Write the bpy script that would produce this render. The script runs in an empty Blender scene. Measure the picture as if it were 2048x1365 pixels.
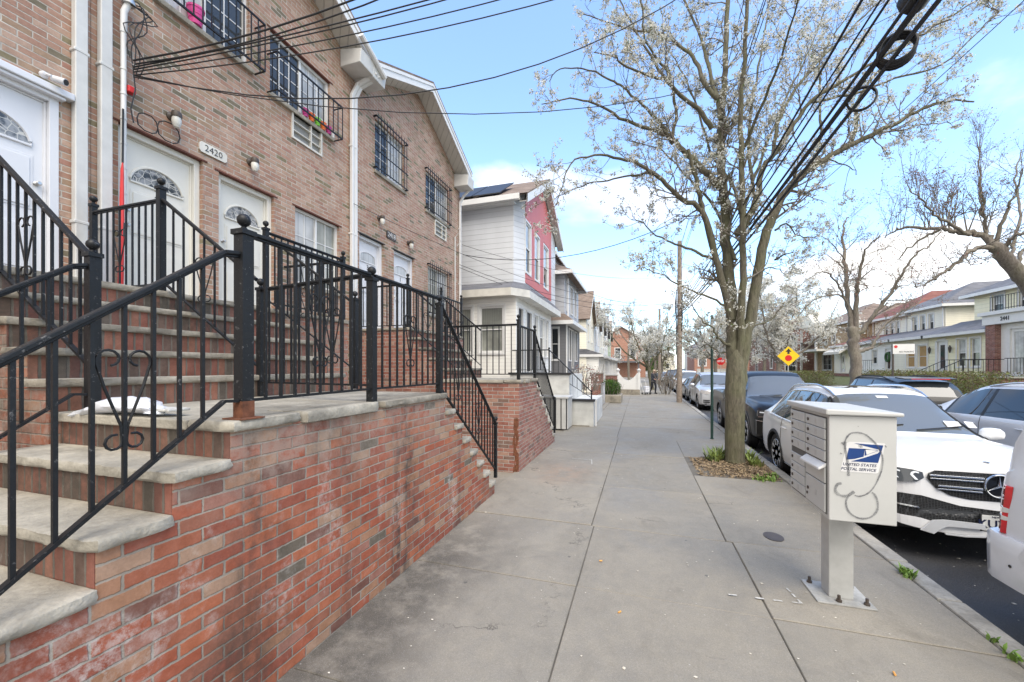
import bpy, math, random
from mathutils import Vector, Matrix
R = math.radians
random.seed(7)
sc = bpy.context.scene
col = sc.collection
V = Vector

# ---------------------------------------------------------------- objects
ROOTM = {}
def tag(o, label=None, cat=None, group=None, kind=None):
    if label:
        o['label'] = label
        if len(label.split()) > 16 or len(label.split()) < 4: print('LABEL', len(label.split()), label)
    if cat: o['category'] = cat
    if group: o['group'] = group
    if kind: o['kind'] = kind
    return o
def thing(name, label, cat, loc=(0, 0, 0), rz=0.0, group=None):
    o = bpy.data.objects.new(name, None)
    o.empty_display_size = 0.2
    o.location = loc; o.rotation_euler = (0, 0, rz)
    col.objects.link(o)
    ROOTM[o.name] = (Matrix.Translation(V(loc)) @ Matrix.Rotation(rz, 4, 'Z')).inverted()
    return tag(o, label, cat, group)
def dup(root, loc=None, rz=None, label=None, group=None):
    def cp(o, p):
        c = o.copy(); col.objects.link(c)
        if p is not None: c.parent = p
        for ch in KIDS.get(o.name, []):
            cp(ch, c)
        return c
    r = cp(root, None)
    if loc is not None: r.location = loc
    if rz is not None: r.rotation_euler = (0, 0, rz)
    if label: r['label'] = label
    if group: r['group'] = group
    return r
KIDS = {}

class MB:
    """collects geometry; build() links it as one mesh object"""
    def __init__(s):
        s.v = []; s.f = []; s.m = []
    def add(s, vs, fs, mi=0):
        b = len(s.v)
        s.v.extend([tuple(p) for p in vs])
        s.f.extend([tuple(b + i for i in f) for f in fs])
        s.m.extend([mi] * len(fs))
        return s
    def quad(s, a, b, c, d, mi=0): return s.add([a, b, c, d], [(0, 1, 2, 3)], mi)
    def poly(s, ps, mi=0): return s.add(ps, [tuple(range(len(ps)))], mi)
    def box(s, x0, x1, y0, y1, z0, z1, mi=0):
        if x0 > x1: x0, x1 = x1, x0
        if y0 > y1: y0, y1 = y1, y0
        if z0 > z1: z0, z1 = z1, z0
        vs = [(x0, y0, z0), (x1, y0, z0), (x1, y1, z0), (x0, y1, z0), (x0, y0, z1), (x1, y0, z1), (x1, y1, z1), (x0, y1, z1)]
        return s.add(vs, [(0, 3, 2, 1), (4, 5, 6, 7), (0, 1, 5, 4), (1, 2, 6, 5), (2, 3, 7, 6), (3, 0, 4, 7)], mi)
    def fbox(s, fr, u0, u1, z0, z1, n0, n1, mi=0):
        """box in a wall frame: u along the wall, n outward"""
        vs = [fr(u, z, n) for z in (z0, z1) for (u, n) in ((u0, n0), (u1, n0), (u1, n1), (u0, n1))]
        return s.add(vs, [(0, 3, 2, 1), (4, 5, 6, 7), (0, 1, 5, 4), (1, 2, 6, 5), (2, 3, 7, 6), (3, 0, 4, 7)], mi)
    def bar(s, p, q, w, h, mi=0, up=(0, 0, 1)):
        p, q = V(p), V(q); d = (q - p)
        if d.length < 1e-6: return s
        d.normalize(); up = V(up)
        sd = d.cross(up)
        if sd.length < 1e-4: sd = d.cross(V((1, 0, 0)))
        sd.normalize(); u2 = sd.cross(d).normalized()
        vs = []
        for c in (p, q):
            for a, b in ((-1, -1), (1, -1), (1, 1), (-1, 1)):
                vs.append(c + sd * (a * w / 2) + u2 * (b * h / 2))
        return s.add(vs, [(0, 1, 2, 3), (7, 6, 5, 4), (0, 4, 5, 1), (1, 5, 6, 2), (2, 6, 7, 3), (3, 7, 4, 0)], mi)
    def tube(s, pts, rad, n=8, mi=0, cap=True, closed=False):
        pts = [V(p) for p in pts]; k = len(pts)
        if not hasattr(rad, '__len__'): rad = [rad] * k
        d0 = (pts[1] - pts[0]).normalized()
        ref = V((0, 0, 1)) if abs(d0.z) < .9 else V((1, 0, 0))
        a = d0.cross(ref).normalized()
        vs = []
        for i in range(k):
            if closed: d = pts[(i + 1) % k] - pts[i - 1]
            else: d = pts[min(i + 1, k - 1)] - pts[max(i - 1, 0)]
            if d.length < 1e-9: d = d0
            d = d.normalized()
            a = (a - d * a.dot(d))
            if a.length < 1e-6: a = d.cross(V((.3, .5, .8)))
            a.normalize(); b = d.cross(a)
            for j in range(n):
                t = 2 * math.pi * j / n
                vs.append(pts[i] + (a * math.cos(t) + b * math.sin(t)) * rad[i])
        fs = []
        for i in range(k if closed else k - 1):
            i2 = (i + 1) % k
            for j in range(n):
                j2 = (j + 1) % n
                fs.append((i * n + j, i * n + j2, i2 * n + j2, i2 * n + j))
        if cap and not closed:
            fs.append(tuple(range(n))[::-1]); fs.append(tuple((k - 1) * n + j for j in range(n)))
        return s.add(vs, fs, mi)
    def lathe(s, prof, c=(0, 0, 0), n=16, axis='z', mi=0):
        vs = []
        for r, h in prof:
            for j in range(n):
                t = 2 * math.pi * j / n
                x, y = r * math.cos(t), r * math.sin(t)
                p = {'z': (x, y, h), 'x': (h, x, y), 'y': (y, h, x)}[axis]
                vs.append((c[0] + p[0], c[1] + p[1], c[2] + p[2]))
        fs = []
        for i in range(len(prof) - 1):
            for j in range(n):
                j2 = (j + 1) % n
                fs.append((i * n + j, i * n + j2, (i + 1) * n + j2, (i + 1) * n + j))
        if prof[0][0] > 1e-5: fs.append(tuple(range(n))[::-1])
        if prof[-1][0] > 1e-5: fs.append(tuple((len(prof) - 1) * n + j for j in range(n)))
        return s.add(vs, fs, mi)
    def prism(s, a, b, mi=0):
        """loft between two equal polygons a and b, capped"""
        n = len(a)
        fs = [tuple(range(n))[::-1], tuple(n + i for i in range(n))]
        fs += [(i, (i + 1) % n, n + (i + 1) % n, n + i) for i in range(n)]
        return s.add(list(a) + list(b), fs, mi)
    def xf(s, M, i0=0):
        s.v[i0:] = [tuple(M @ V(p)) for p in s.v[i0:]]
        return s
    def build(s, name, mats, parent=None, bevel=0, smooth=False, local=False, solid=0, seg=2):
        me = bpy.data.meshes.new(name)
        v = s.v
        if parent is not None:
            M = ROOTM[parent.name]
            if not local: v = [tuple(M @ V(p)) for p in v]
        me.from_pydata(v, [], s.f)
        if not isinstance(mats, (list, tuple)): mats = [mats]
        for m in mats: me.materials.append(m)
        if len(mats) > 1:
            me.polygons.foreach_set('material_index', s.m)
        me.update()
        o = bpy.data.objects.new(name, me); col.objects.link(o)
        if parent is not None:
            o.parent = parent
            ROOTM[o.name] = M
            KIDS.setdefault(parent.name, []).append(o)
        if smooth:
            me.polygons.foreach_set('use_smooth', [True] * len(me.polygons))
            me.set_sharp_from_angle(angle=R(smooth if smooth is not True else 38))
        if solid:
            md = o.modifiers.new('thick', 'SOLIDIFY'); md.thickness = solid; md.offset = 0
        if bevel:
            md = o.modifiers.new('edge', 'BEVEL'); md.width = bevel; md.segments = seg; md.limit_method = 'ANGLE'; md.angle_limit = R(40)
        return o

def frame(o, u, n):
    """wall frame: origin o, unit u along, unit n outward -> f(u,z,n)"""
    o, u, n = V(o), V(u), V(n)
    return lambda a, z, b: o + u * a + V((0, 0, z)) + n * b
FR_L = lambda X: frame((X, 0, 0), (0, 1, 0), (1, 0, 0))      # left side facades, face +X; u = world Y
FR_R = lambda X: frame((X, 0, 0), (0, 1, 0), (-1, 0, 0))     # right side facades, face -X
FR_S = lambda Y: frame((0, Y, 0), (1, 0, 0), (0, -1, 0))     # walls facing -Y; u = world X

def wall_open(mb, fr, u0, u1, z0, z1, ops, depth=.1, n=0, mi=0):
    us = sorted({u0, u1, *[a for o in ops for a in o[:2]]}); zs = sorted({z0, z1, *[a for o in ops for a in o[2:4]]})
    for a, b in zip(us, us[1:]):
        for c, d in zip(zs, zs[1:]):
            um, zm = (a + b) / 2, (c + d) / 2
            if any(o[0] < um < o[1] and o[2] < zm < o[3] for o in ops): continue
            mb.quad(fr(a, c, n), fr(b, c, n), fr(b, d, n), fr(a, d, n), mi)
    for o in ops:
        a, b, c, d = o[:4]
        for p, q in (((a, c), (a, d)), ((a, d), (b, d)), ((b, d), (b, c)), ((b, c), (a, c))):
            mb.quad(fr(p[0], p[1], n), fr(q[0], q[1], n), fr(q[0], q[1], n - depth), fr(p[0], p[1], n - depth), mi)

# ---------------------------------------------------------------- materials
class NT:
    def __init__(s, name):
        s.m = bpy.data.materials.new(name); s.m.use_nodes = True
        s.t = s.m.node_tree; s.b = s.t.nodes['Principled BSDF']
    def n(s, typ, ins=None, **pr):
        nd = s.t.nodes.new('ShaderNode' + typ)
        for k, v in pr.items(): setattr(nd, k, v)
        for k, v in (ins or {}).items(): s.set(nd.inputs[k], v)
        return nd
    def set(s, sock, v):
        if isinstance(v, bpy.types.NodeSocket): s.t.links.new(v, sock)
        else:
            if sock.type == 'RGBA' and len(v) == 3: v = (*v, 1)
            sock.default_value = v
    def p(s, **k):
        for a, v in k.items(): s.set(s.b.inputs[a.replace('_', ' ')], v)
        return s.m
    def math(s, op, *a, clamp=False):
        nd = s.n('Math', operation=op, use_clamp=clamp)
        for i, x in enumerate(a): s.set(nd.inputs[i], x)
        return nd.outputs[0]
    def pos(s): return s.n('NewGeometry').outputs['Position']
    def obj(s): return s.n('TexCoord').outputs['Object']
    def sep(s, v): return s.n('SeparateXYZ', {0: v}).outputs
    def comb(s, x=0., y=0., z=0.): return s.n('CombineXYZ', {0: x, 1: y, 2: z}).outputs[0]
    def vscale(s, v, sc3): return s.n('VectorMath', {0: v, 1: sc3}, operation='MULTIPLY').outputs[0]
    def noise(s, vec, scale, detail=4., rough=.55, dist=0.):
        return s.n('TexNoise', {'Vector': vec, 'Scale': scale, 'Detail': detail, 'Roughness': rough, 'Distortion': dist}).outputs[0]
    def ramp(s, f, stops, interp='LINEAR'):
        nd = s.n('ValToRGB', {0: f}); cr = nd.color_ramp; cr.interpolation = interp
        while len(cr.elements) < len(stops): cr.elements.new(.5)
        for e, (p, c) in zip(cr.elements, stops):
            e.position = p; e.color = (*c, 1) if hasattr(c, '__len__') else (c, c, c, 1)
        return nd.outputs[0]
    def mr(s, v, a, b, c=0., d=1., smooth=False):
        return s.n('MapRange', {0: v, 1: a, 2: b, 3: c, 4: d}, interpolation_type='SMOOTHSTEP' if smooth else 'LINEAR').outputs[0]
    def mix(s, f, a, b, mode='MIX'):
        nd = s.n('Mix', data_type='RGBA', blend_type=mode)
        s.set(nd.inputs[0], f); s.set(nd.inputs[6], a); s.set(nd.inputs[7], b)
        return nd.outputs[2]
    def bump(s, h, strength=.5, dist=.01):
        nd = s.n('Bump', {'Height': h, 'Strength': strength, 'Distance': dist}); s.set(s.b.inputs['Normal'], nd.outputs[0])

def plain(name, c, rough=.5, metal=0., var=.12, scale=6., bump=0., coat=0., spec=.5):
    t = NT(name); P = t.obj()
    f = t.noise(P, scale, 5)
    cc = t.mix(t.mr(f, .3, .7), [x * (1 - var) for x in c], [min(1, x * (1 + var)) for x in c])
    if bump: t.bump(t.noise(P, scale * 12, 3), bump, .004)
    t.p(Base_Color=cc, Roughness=rough, Metallic=metal, Coat_Weight=coat)
    t.set(t.b.inputs['Specular IOR Level'], spec)
    return t.m

def brick(name, stops, mortar, bw=.213, bh=.0677, mort=.0105, soldier=False, dirt=None, white=.0, rough=.85, streak=None, fade=.15, rag=.008):
    t = NT(name); P = t.pos()
    wob = t.noise(P, 14., 4, .65)
    x, y, z = t.sep(P)
    w = t.math('MULTIPLY', t.math('SUBTRACT', wob, .5), rag)
    u = t.math('ADD', t.math('ADD', x, y), w); zz = t.math('ADD', z, w)
    rz = t.math('DIVIDE', zz, bh); row = t.math('FLOOR', rz); fz = t.math('FRACT', rz)
    ur = t.math('DIVIDE', u, bw)
    if not soldier: ur = t.math('ADD', ur, t.math('MULTIPLY', t.math('FLOORED_MODULO', row, 2.), .5))
    cell = t.math('FLOOR', ur); fu = t.math('FRACT', ur)
    du = t.math('MULTIPLY', t.math('MINIMUM', fu, t.math('SUBTRACT', 1., fu)), bw)
    dz = t.math('MULTIPLY', t.math('MINIMUM', fz, t.math('SUBTRACT', 1., fz)), bh)
    d = t.math('MINIMUM', du, dz)
    d = t.math('ADD', d, t.math('MULTIPLY', t.math('SUBTRACT', t.noise(P, 60., 4, .7), .5), rag * .75))
    mw = t.mr(t.noise(P, 3.3, 4), .3, .7, mort * .34, mort * .68)
    mask = t.mr(t.math('SUBTRACT', d, mw), -.002, .0022, smooth=True)
    rnd = t.n('TexWhiteNoise', {'Vector': t.comb(cell, row, 0.)}, noise_dimensions='2D').outputs[0]
    c = t.ramp(rnd, stops, 'CONSTANT')
    c = t.mix(t.mr(t.noise(P, 9., 6, .65), .25, .75), t.mix(.35, c, (.03, .025, .02)), t.mix(fade, c, (.55, .46, .4)))
    c = t.mix(.5, c, t.mix(t.mr(t.noise(P, 70., 3), .3, .7), t.mix(.3, c, (0, 0, 0)), c))
    mc = t.mix(t.mr(t.noise(P, 5., 4), .3, .7), [m * .55 for m in mortar], mortar)
    c = t.mix(mask, mc, c)
    if white:
        wn = t.noise(t.vscale(P, (1., 1., .55)), 1.7, 7, .68, .6)
        wm = t.mr(wn, .70 - white, .80 - white * .6, 0., .8)
        c = t.mix(t.math('MULTIPLY', wm, t.mr(t.noise(P, 19., 6, .75), .44, .58)), c, (.6, .57, .53))
    if streak:
        for (y0, wd, amt) in streak:
            g = t.math('ABSOLUTE', t.math('SUBTRACT', t.math('ADD', y, t.math('MULTIPLY', t.noise(P, 3., 4), .25)), y0 + .12))
            gm = t.math('MULTIPLY', t.math('MULTIPLY', t.mr(g, wd, 0., 0., amt, True), t.mr(t.noise(t.vscale(P, (6., 6., .8)), 2., 5), .36, .6)), t.mr(t.noise(P, 11., 6, .7), .34, .58))
            c = t.mix(gm, c, (.035, .032, .03))
    if streak:
        band = t.mr(t.math('ADD', z, t.math('MULTIPLY', t.math('SUBTRACT', t.noise(P, 2.4, 6, .7), .5), 1.3)), .95, 1.55, 0., .55, True)
        c = t.mix(t.math('MULTIPLY', band, t.mr(t.noise(P, 13., 6, .7), .36, .56)), c, (.36, .3, .25))
    if dirt:
        dn = t.noise(t.vscale(P, (1., 1., .5)), 1.1, 7, .65)
        c = t.mix(t.math('MINIMUM', t.math('MULTIPLY', t.mr(dn, .52 - (.1 if soldier else 0), .75, 0., dirt), t.mr(t.noise(P, 16., 5, .75), .3, .55, .25, 1.)), .93), c, (.045, .04, .03))
    h = t.math('ADD', t.math('MULTIPLY', mask, 1.), t.math('MULTIPLY', t.noise(P, 60., 4), .35))
    t.bump(h, .7, .006)
    t.p(Base_Color=c, Roughness=rough)
    return t.m

def siding(name, c, pitch=.11, rough=.55, var=.06, vertical=False, line=.5):
    t = NT(name); P = t.pos(); x, y, z = t.sep(P)
    k = t.math('ADD', x, y) if vertical else z
    f = t.math('FRACT', t.math('DIVIDE', k, pitch))
    if vertical: h = t.mr(t.math('ABSOLUTE', t.math('SUBTRACT', f, .5)), .43, .47, 1., 0.)
    else: h = t.math('SUBTRACT', 1., f)
    ln = t.mr(f, .0, .1, line, 0.) if not vertical else t.mr(t.math('ABSOLUTE', t.math('SUBTRACT', f, .5)), .43, .48, 0., line)
    n = t.noise(t.vscale(P, (1., 1., .3)), 1.5, 5)
    cc = t.mix(t.mr(n, .3, .7), [q * (1 - var) for q in c], [min(1, q * (1 + var)) for q in c])
    cc = t.mix(ln, cc, [q * .3 for q in c])
    t.bump(h, .8, .012)
    t.p(Base_Color=cc, Roughness=rough)
    return t.m

def shingle(name, c, c2, bw=.3, bh=.14):
    t = NT(name); P = t.pos(); x, y, z = t.sep(P)
    rz = t.math('DIVIDE', z, bh * .5); row = t.math('FLOOR', rz)
    ur = t.math('ADD', t.math('DIVIDE', t.math('ADD', x, y), bw), t.math('MULTIPLY', t.math('FLOORED_MODULO', row, 2.), .5))
    rnd = t.n('TexWhiteNoise', {'Vector': t.comb(t.math('FLOOR', ur), row, 0.)}, noise_dimensions='2D').outputs[0]
    cc = t.mix(rnd, c, c2)
    cc = t.mix(t.mr(t.math('FRACT', rz), 0., .25, .55, 0.), cc, [q * .3 for q in c])
    cc = t.mix(t.mr(t.noise(P, .8, 5), .4, .7, 0., .4), cc, [q * .6 for q in c])
    t.bump(t.math('FRACT', rz), .5, .01)
    t.p(Base_Color=cc, Roughness=.9)
    return t.m

M = {}
M['brick_tan'] = brick('brick_tan', [(0, (.49, .28, .195)), (.2, (.53, .34, .245)), (.4, (.45, .245, .17)), (.6, (.56, .375, .28)), (.76, (.42, .275, .175)), (.885, (.24, .2, .105)), (.94, (.19, .16, .1)), (.97, (.45, .22, .16))], (.6, .55, .48), mort=.011, dirt=.25, bw=.216, bh=.071)
M['brick_red'] = brick('brick_red', [(0, (.43, .092, .032)), (.2, (.34, .066, .026)), (.36, (.49, .128, .044)), (.52, (.36, .11, .054)), (.62, (.43, .205, .105)), (.74, (.39, .098, .036)), (.84, (.45, .27, .17)), (.9, (.38, .15, .1)), (.94, (.14, .115, .08)), (.97, (.2, .07, .045))], (.36, .315, .26), bw=.218, bh=.0735, mort=.0105, white=.17, dirt=.95, streak=[(3.25, .34, .9), (1.75, .3, .55), (4.5, .16, .5), (2.5, .12, .4)], rag=.014)
M['brick_pink'] = brick('brick_pink', [(0, (.36, .13, .09)), (.3, (.42, .18, .13)), (.55, (.34, .11, .075)), (.75, (.45, .25, .18)), (.92, (.22, .12, .09))], (.48, .44, .4), white=.1, dirt=.4, bh=.07)
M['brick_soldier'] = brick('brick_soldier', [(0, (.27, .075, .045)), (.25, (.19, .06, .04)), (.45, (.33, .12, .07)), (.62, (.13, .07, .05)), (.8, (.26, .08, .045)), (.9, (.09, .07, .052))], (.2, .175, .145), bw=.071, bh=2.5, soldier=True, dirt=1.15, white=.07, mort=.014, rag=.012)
M['brick_dark'] = brick('brick_dark', [(0, (.24, .06, .04)), (.4, (.3, .08, .05)), (.7, (.2, .05, .035)), (.9, (.33, .13, .09))], (.5, .46, .42))
M['brick_orange'] = brick('brick_orange', [(0, (.55, .25, .17)), (.4, (.5, .2, .13)), (.8, (.58, .3, .21))], (.5, .4, .33))
M['brick_buff'] = brick('brick_buff', [(0, (.56, .40, .22)), (.4, (.5, .35, .19)), (.7, (.62, .45, .26)), (.9, (.35, .2, .12))], (.6, .52, .4))

def stone(name, c, dark=.5, sc=1.):
    t = NT(name); P = t.pos()
    a = t.noise(P, 3. * sc, 7, .65); b = t.noise(P, 40., 4)
    cc = t.mix(t.mr(a, .3, .68), [q * .62 for q in c], [q * 1.12 for q in c])
    cc = t.mix(t.mr(t.noise(P, 1.6, 6, .7, .5), .5, .72, 0., dark), cc, (.06, .055, .045))
    cc = t.mix(t.mr(b, .35, .65, .18, 0.), cc, (.05, .05, .04))
    nz = t.sep(t.n('NewGeometry').outputs['Normal'])[2]
    t.bump(t.math('ADD', t.noise(P, 55., 5), t.math('MULTIPLY', t.noise(P, 14., 5), 1.2)), .55, .01)
    t.p(Base_Color=cc, Roughness=.9)
    return t.m
M['stone'] = stone('limestone_tread', (.45, .415, .345), .6)
M['stone_dark'] = stone('weathered_tread', (.36, .325, .265), .8)
M['coping'] = stone('concrete_cap', (.5, .48, .44), .3)

def concrete(name, c, wet=.0):
    t = NT(name); P = t.pos()
    a = t.noise(P, .9, 7, .62, .3); f = t.noise(P, 85., 3, .7); g = t.noise(P, 7., 6, .65)
    cc = t.mix(t.mr(a, .3, .7), [q * .66 for q in c], [q * 1.12 for q in c])
    cc = t.mix(t.mr(t.noise(t.vscale(P, (1.3, .8, 1.)), .55, 6, .7, .7), .42, .66, 0., .75), cc, [q * .5 for q in c])
    isl = t.n('NewGeometry').outputs['Random Per Island']
    cc = t.mix(isl, t.mix(.45, cc, [q * .62 for q in c]), t.mix(.3, cc, (c[0] * 1.25, c[1] * 1.17, c[2] * 1.05)))
    cc = t.mix(t.mr(g, .35, .7, .0, .35), cc, (c[0] * 1.2, c[1] * 1.14, c[2] * 1.02))
    x, y, z = t.sep(P)
    # damp grime along the foot of the brick wall and near the kerb, spots of gum, rust patch
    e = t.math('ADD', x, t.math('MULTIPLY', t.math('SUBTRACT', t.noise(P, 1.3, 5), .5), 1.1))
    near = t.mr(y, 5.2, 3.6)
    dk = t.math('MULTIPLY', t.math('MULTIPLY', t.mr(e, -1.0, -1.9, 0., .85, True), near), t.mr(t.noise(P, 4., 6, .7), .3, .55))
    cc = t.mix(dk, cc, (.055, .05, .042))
    sp = t.n('TexVoronoi', {'Vector': P, 'Scale': 2.3, 'Randomness': 1.}).outputs[0]
    cc = t.mix(t.mr(t.math('ADD', sp, t.math('MULTIPLY', f, .03)), .058, .045, 0., .7), cc, (.05, .05, .05))
    sp2 = t.n('TexVoronoi', {'Vector': P, 'Scale': 7., 'Randomness': 1.}).outputs[0]
    cc = t.mix(t.mr(sp2, .045, .03, 0., .6), cc, (.6, .58, .54))
    rx = t.math('SUBTRACT', x, -1.35); ry = t.math('SUBTRACT', y, 7.2)
    rr = t.math('ADD', t.math('SQRT', t.math('ADD', t.math('POWER', rx, 2.), t.math('MULTIPLY', t.math('POWER', ry, 2.), .45))), t.math('MULTIPLY', t.noise(P, 2.5, 5), .5))
    cc = t.mix(t.math('MULTIPLY', t.mr(rr, 1.05, .45, 0., .55, True), t.mr(t.noise(P, 5., 5), .3, .7)), cc, (.42, .27, .17))
    cc = t.mix(t.mr(f, .3, .7, .42, 0.), cc, [q * .4 for q in c])
    cc = t.mix(t.mr(t.noise(P, 240., 2, .7), .56, .72, 0., .45), cc, (.55, .53, .5))
    cc = t.mix(t.mr(t.noise(t.vscale(P, (1., .6, 1.)), 2.6, 7, .75, .8), .54, .72, 0., .5), cc, (.15, .135, .11))
    cr = t.n('TexVoronoi', {'Vector': t.vscale(t.n('VectorMath', {0: P, 1: t.comb(t.math('MULTIPLY', g, .8), a, 0.)}, operation='ADD').outputs[0], (.22, .5, 1.)), 'Scale': 1.}, feature='DISTANCE_TO_EDGE').outputs[0]
    crk = t.math('MULTIPLY', t.mr(cr, .004, .0015), t.mr(a, .52, .6))
    cc = t.mix(t.math('MULTIPLY', crk, .7), cc, (.06, .055, .05))
    t.bump(t.math('ADD', t.math('MULTIPLY', f, .8), t.math('SUBTRACT', g, crk)), .3, .004)
    t.p(Base_Color=cc, Roughness=t.mr(a, .35, .65, .55, .9))
    return t.m
M['concrete'] = concrete('sidewalk_concrete', (.33, .306, .26))
M['kerb'] = stone('kerb_concrete', (.42, .4, .36), .4)
M['joint'] = plain('joint_dirt', (.14, .128, .108), .95, var=.5, scale=1.2)
def asphalt():
    t = NT('asphalt'); P = t.pos()
    f = t.noise(P, 130., 2, .8); a = t.noise(P, .7, 5)
    cc = t.mix(t.mr(a, .3, .7), (.035, .036, .04), (.06, .06, .064))
    v = t.n('TexVoronoi', {'Vector': P, 'Scale': 75.}).outputs[0]
    cc = t.mix(t.mr(f, .55, .75, 0., .6), cc, (.15, .15, .15))
    sp = t.n('TexVoronoi', {'Vector': P, 'Scale': 6., 'Randomness': 1.}).outputs[0]
    cc = t.mix(t.mr(sp, .05, .035, 0., .7), cc, (.5, .48, .45))
    t.bump(t.math('ADD', f, v), .5, .006)
    t.p(Base_Color=cc, Roughness=t.mr(a, .35, .65, .45, .8))
    return t.m
M['asphalt'] = asphalt()
def soil():
    t = NT('tree_pit_soil'); P = t.pos()
    a = t.noise(P, 6., 7, .7); b = t.noise(P, 60., 4, .7)
    cc = t.ramp(b, [(.3, (.06, .04, .03)), (.5, (.2, .14, .09)), (.66, (.36, .29, .2)), (.8, (.5, .45, .36))])
    cc = t.mix(t.mr(a, .5, .7, 0., .5), cc, (.07, .1, .03))
    t.bump(t.math('ADD', a, b), 1., .03)
    t.p(Base_Color=cc, Roughness=.95); return t.m
M['soil'] = soil()
def ironp():
    t = NT('black_painted_iron'); P = t.obj()
    n = t.noise(P, 38., 4, .7)
    cc = t.mix(t.mr(n, .62, .7, 0., .8), (.012, .013, .015), (.16, .16, .16))
    t.bump(t.noise(P, 45., 3), .35, .004)
    t.p(Base_Color=cc, Roughness=t.mr(n, .3, .7, .34, .55)); t.b.inputs['Specular IOR Level'].default_value = .32; return t.m
M['iron'] = ironp()
M['rust'] = plain('rusted_iron', (.16, .06, .03), .9, var=.5, scale=20, bump=.5)
M['white'] = plain('white_paint', (.72, .72, .71), .45, var=.04)
M['white_dirty'] = plain('old_white_paint', (.66, .64, .58), .55, var=.12, scale=3)
M['door_white'] = plain('door_enamel', (.72, .705, .645), .4, var=.05, scale=2)
M['door_cool'] = plain('new_door_white', (.7, .71, .74), .35, var=.03, scale=2)
M['lintel'] = plain('rusty_lintel_steel', (.13, .045, .03), .8, var=.3)
M['glass'] = plain('dark_window_glass', (.04, .045, .05), .04, var=.4, scale=.8, spec=.5)
def blinds(name, c, gap, dark):
    t = NT(name); P = t.pos(); x, y, z = t.sep(P)
    f = t.math('FRACT', t.math('DIVIDE', t.math('ADD', x, y), gap))
    n = t.noise(P, 1.2, 3)
    cc = t.mix(t.mr(f, .75, .95, 0., .45), c, [q * .5 for q in c])
    cc = t.mix(t.mr(n, .4, .6, 0., dark), cc, (.05, .06, .06))
    t.p(Base_Color=cc, Roughness=.12); return t.m
M['glass_blind'] = blinds('glass_with_vertical_blinds', (.36, .37, .33), .09, .5)
M['glass_curtain'] = blinds('glass_with_curtain', (.55, .56, .56), .17, .5)
M['glass_tan'] = plain('glass_with_tan_shade', (.42, .27, .12), .15, var=.1)
M['leaded'] = None
def leaded():
    t = NT('leaded_glass'); P = t.obj()
    v = t.n('TexVoronoi', {'Vector': P, 'Scale': 14.}, feature='DISTANCE_TO_EDGE').outputs[0]
    n = t.noise(P, 14., 2)
    cc = t.mix(t.mr(v, .05, .025), t.mix(t.mr(n, .4, .6), (.05, .06, .07), (.3, .31, .32)), (.55, .54, .5))
    t.p(Base_Color=cc, Roughness=.15); return t.m
M['leaded'] = leaded()
M['gray_pvc'] = plain('weathered_alu', (.6, .6, .58), .5, var=.08)
M['soffit'] = siding('soffit_panels', (.62, .6, .55), .22, vertical=True, line=.35)
M['roof_grey'] = shingle('roof_grey', (.13, .135, .15), (.2, .2, .22))
M['roof_brown'] = shingle('roof_brown', (.19, .14, .11), (.28, .22, .18))
M['roof_red'] = shingle('roof_red', (.2, .075, .06), (.27, .12, .095))
M['sid_grey'] = siding('siding_light_grey', (.62, .64, .67), .2)
M['sid_red'] = siding('siding_red_vertical', (.58, .15, .14), .17, vertical=True, line=.35)
M['sid_yellow'] = siding('siding_yellow', (.84, .79, .56), .24)
M['sid_cream'] = siding('siding_cream', (.85, .81, .68), .14)
M['sid_white'] = siding('siding_white', (.84, .83, .79), .13)
M['sid_dark'] = siding('shingle_dark_grey', (.16, .16, .17), .16)
M['sid_mid'] = siding('shingle_mid_grey', (.46, .47, .5), .3)
M['sid_green'] = siding('siding_pale_green', (.5, .6, .38), .12)
M['tar'] = plain('black_cap', (.03, .03, .032), .7)
M['stucco'] = plain('white_stucco', (.62, .62, .59), .9, var=.16, scale=3, bump=.3)
M['pink'] = plain('pink_plastic', (.75, .08, .32), .4)
M['orange'] = plain('orange_plastic', (.85, .18, .03), .4)
M['green_p'] = plain('green_plastic', (.2, .6, .06), .4)
M['magenta'] = plain('magenta_plastic', (.5, .05, .25), .4)
M['red_p'] = plain('red_nylon', (.6, .03, .03), .5)
M['black_p'] = plain('black_plastic', (.02, .02, .022), .45)
M['lampglass'] = plain('ribbed_lamp_glass', (.7, .69, .64), .2, bump=.3, scale=3)
M['bronze'] = plain('dark_bronze', (.07, .055, .045), .5, var=.3)
M['cable'] = plain('black_cable', (.02, .02, .022), .6)
M['steel'] = plain('brushed_metal', (.55, .55, .55), .35, .8)
M['plastic_bag'] = plain('thin_white_plastic', (.75, .77, .82), .3, var=.1, scale=12)
# ---------------------------------------------------------------- setting
ST = dict(kind='structure')
KX0, KX1 = 2.33, 2.5            # kerb
FX0, FX1 = 8.75, 8.92           # far kerb
mb = MB(); mb.quad((-400, -200, -.30), (400, -200, -.30), (400, 600, -.30), (-400, 600, -.30))
tag(mb.build('ground', M['joint']), **ST)
mb = MB(); mb.quad((KX1 - .02, -30, -.15), (FX0 + .02, -30, -.15), (FX0 + .02, 260, -.15), (KX1 - .02, 260, -.15))
tag(mb.build('road', M['asphalt']), **ST)
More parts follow.
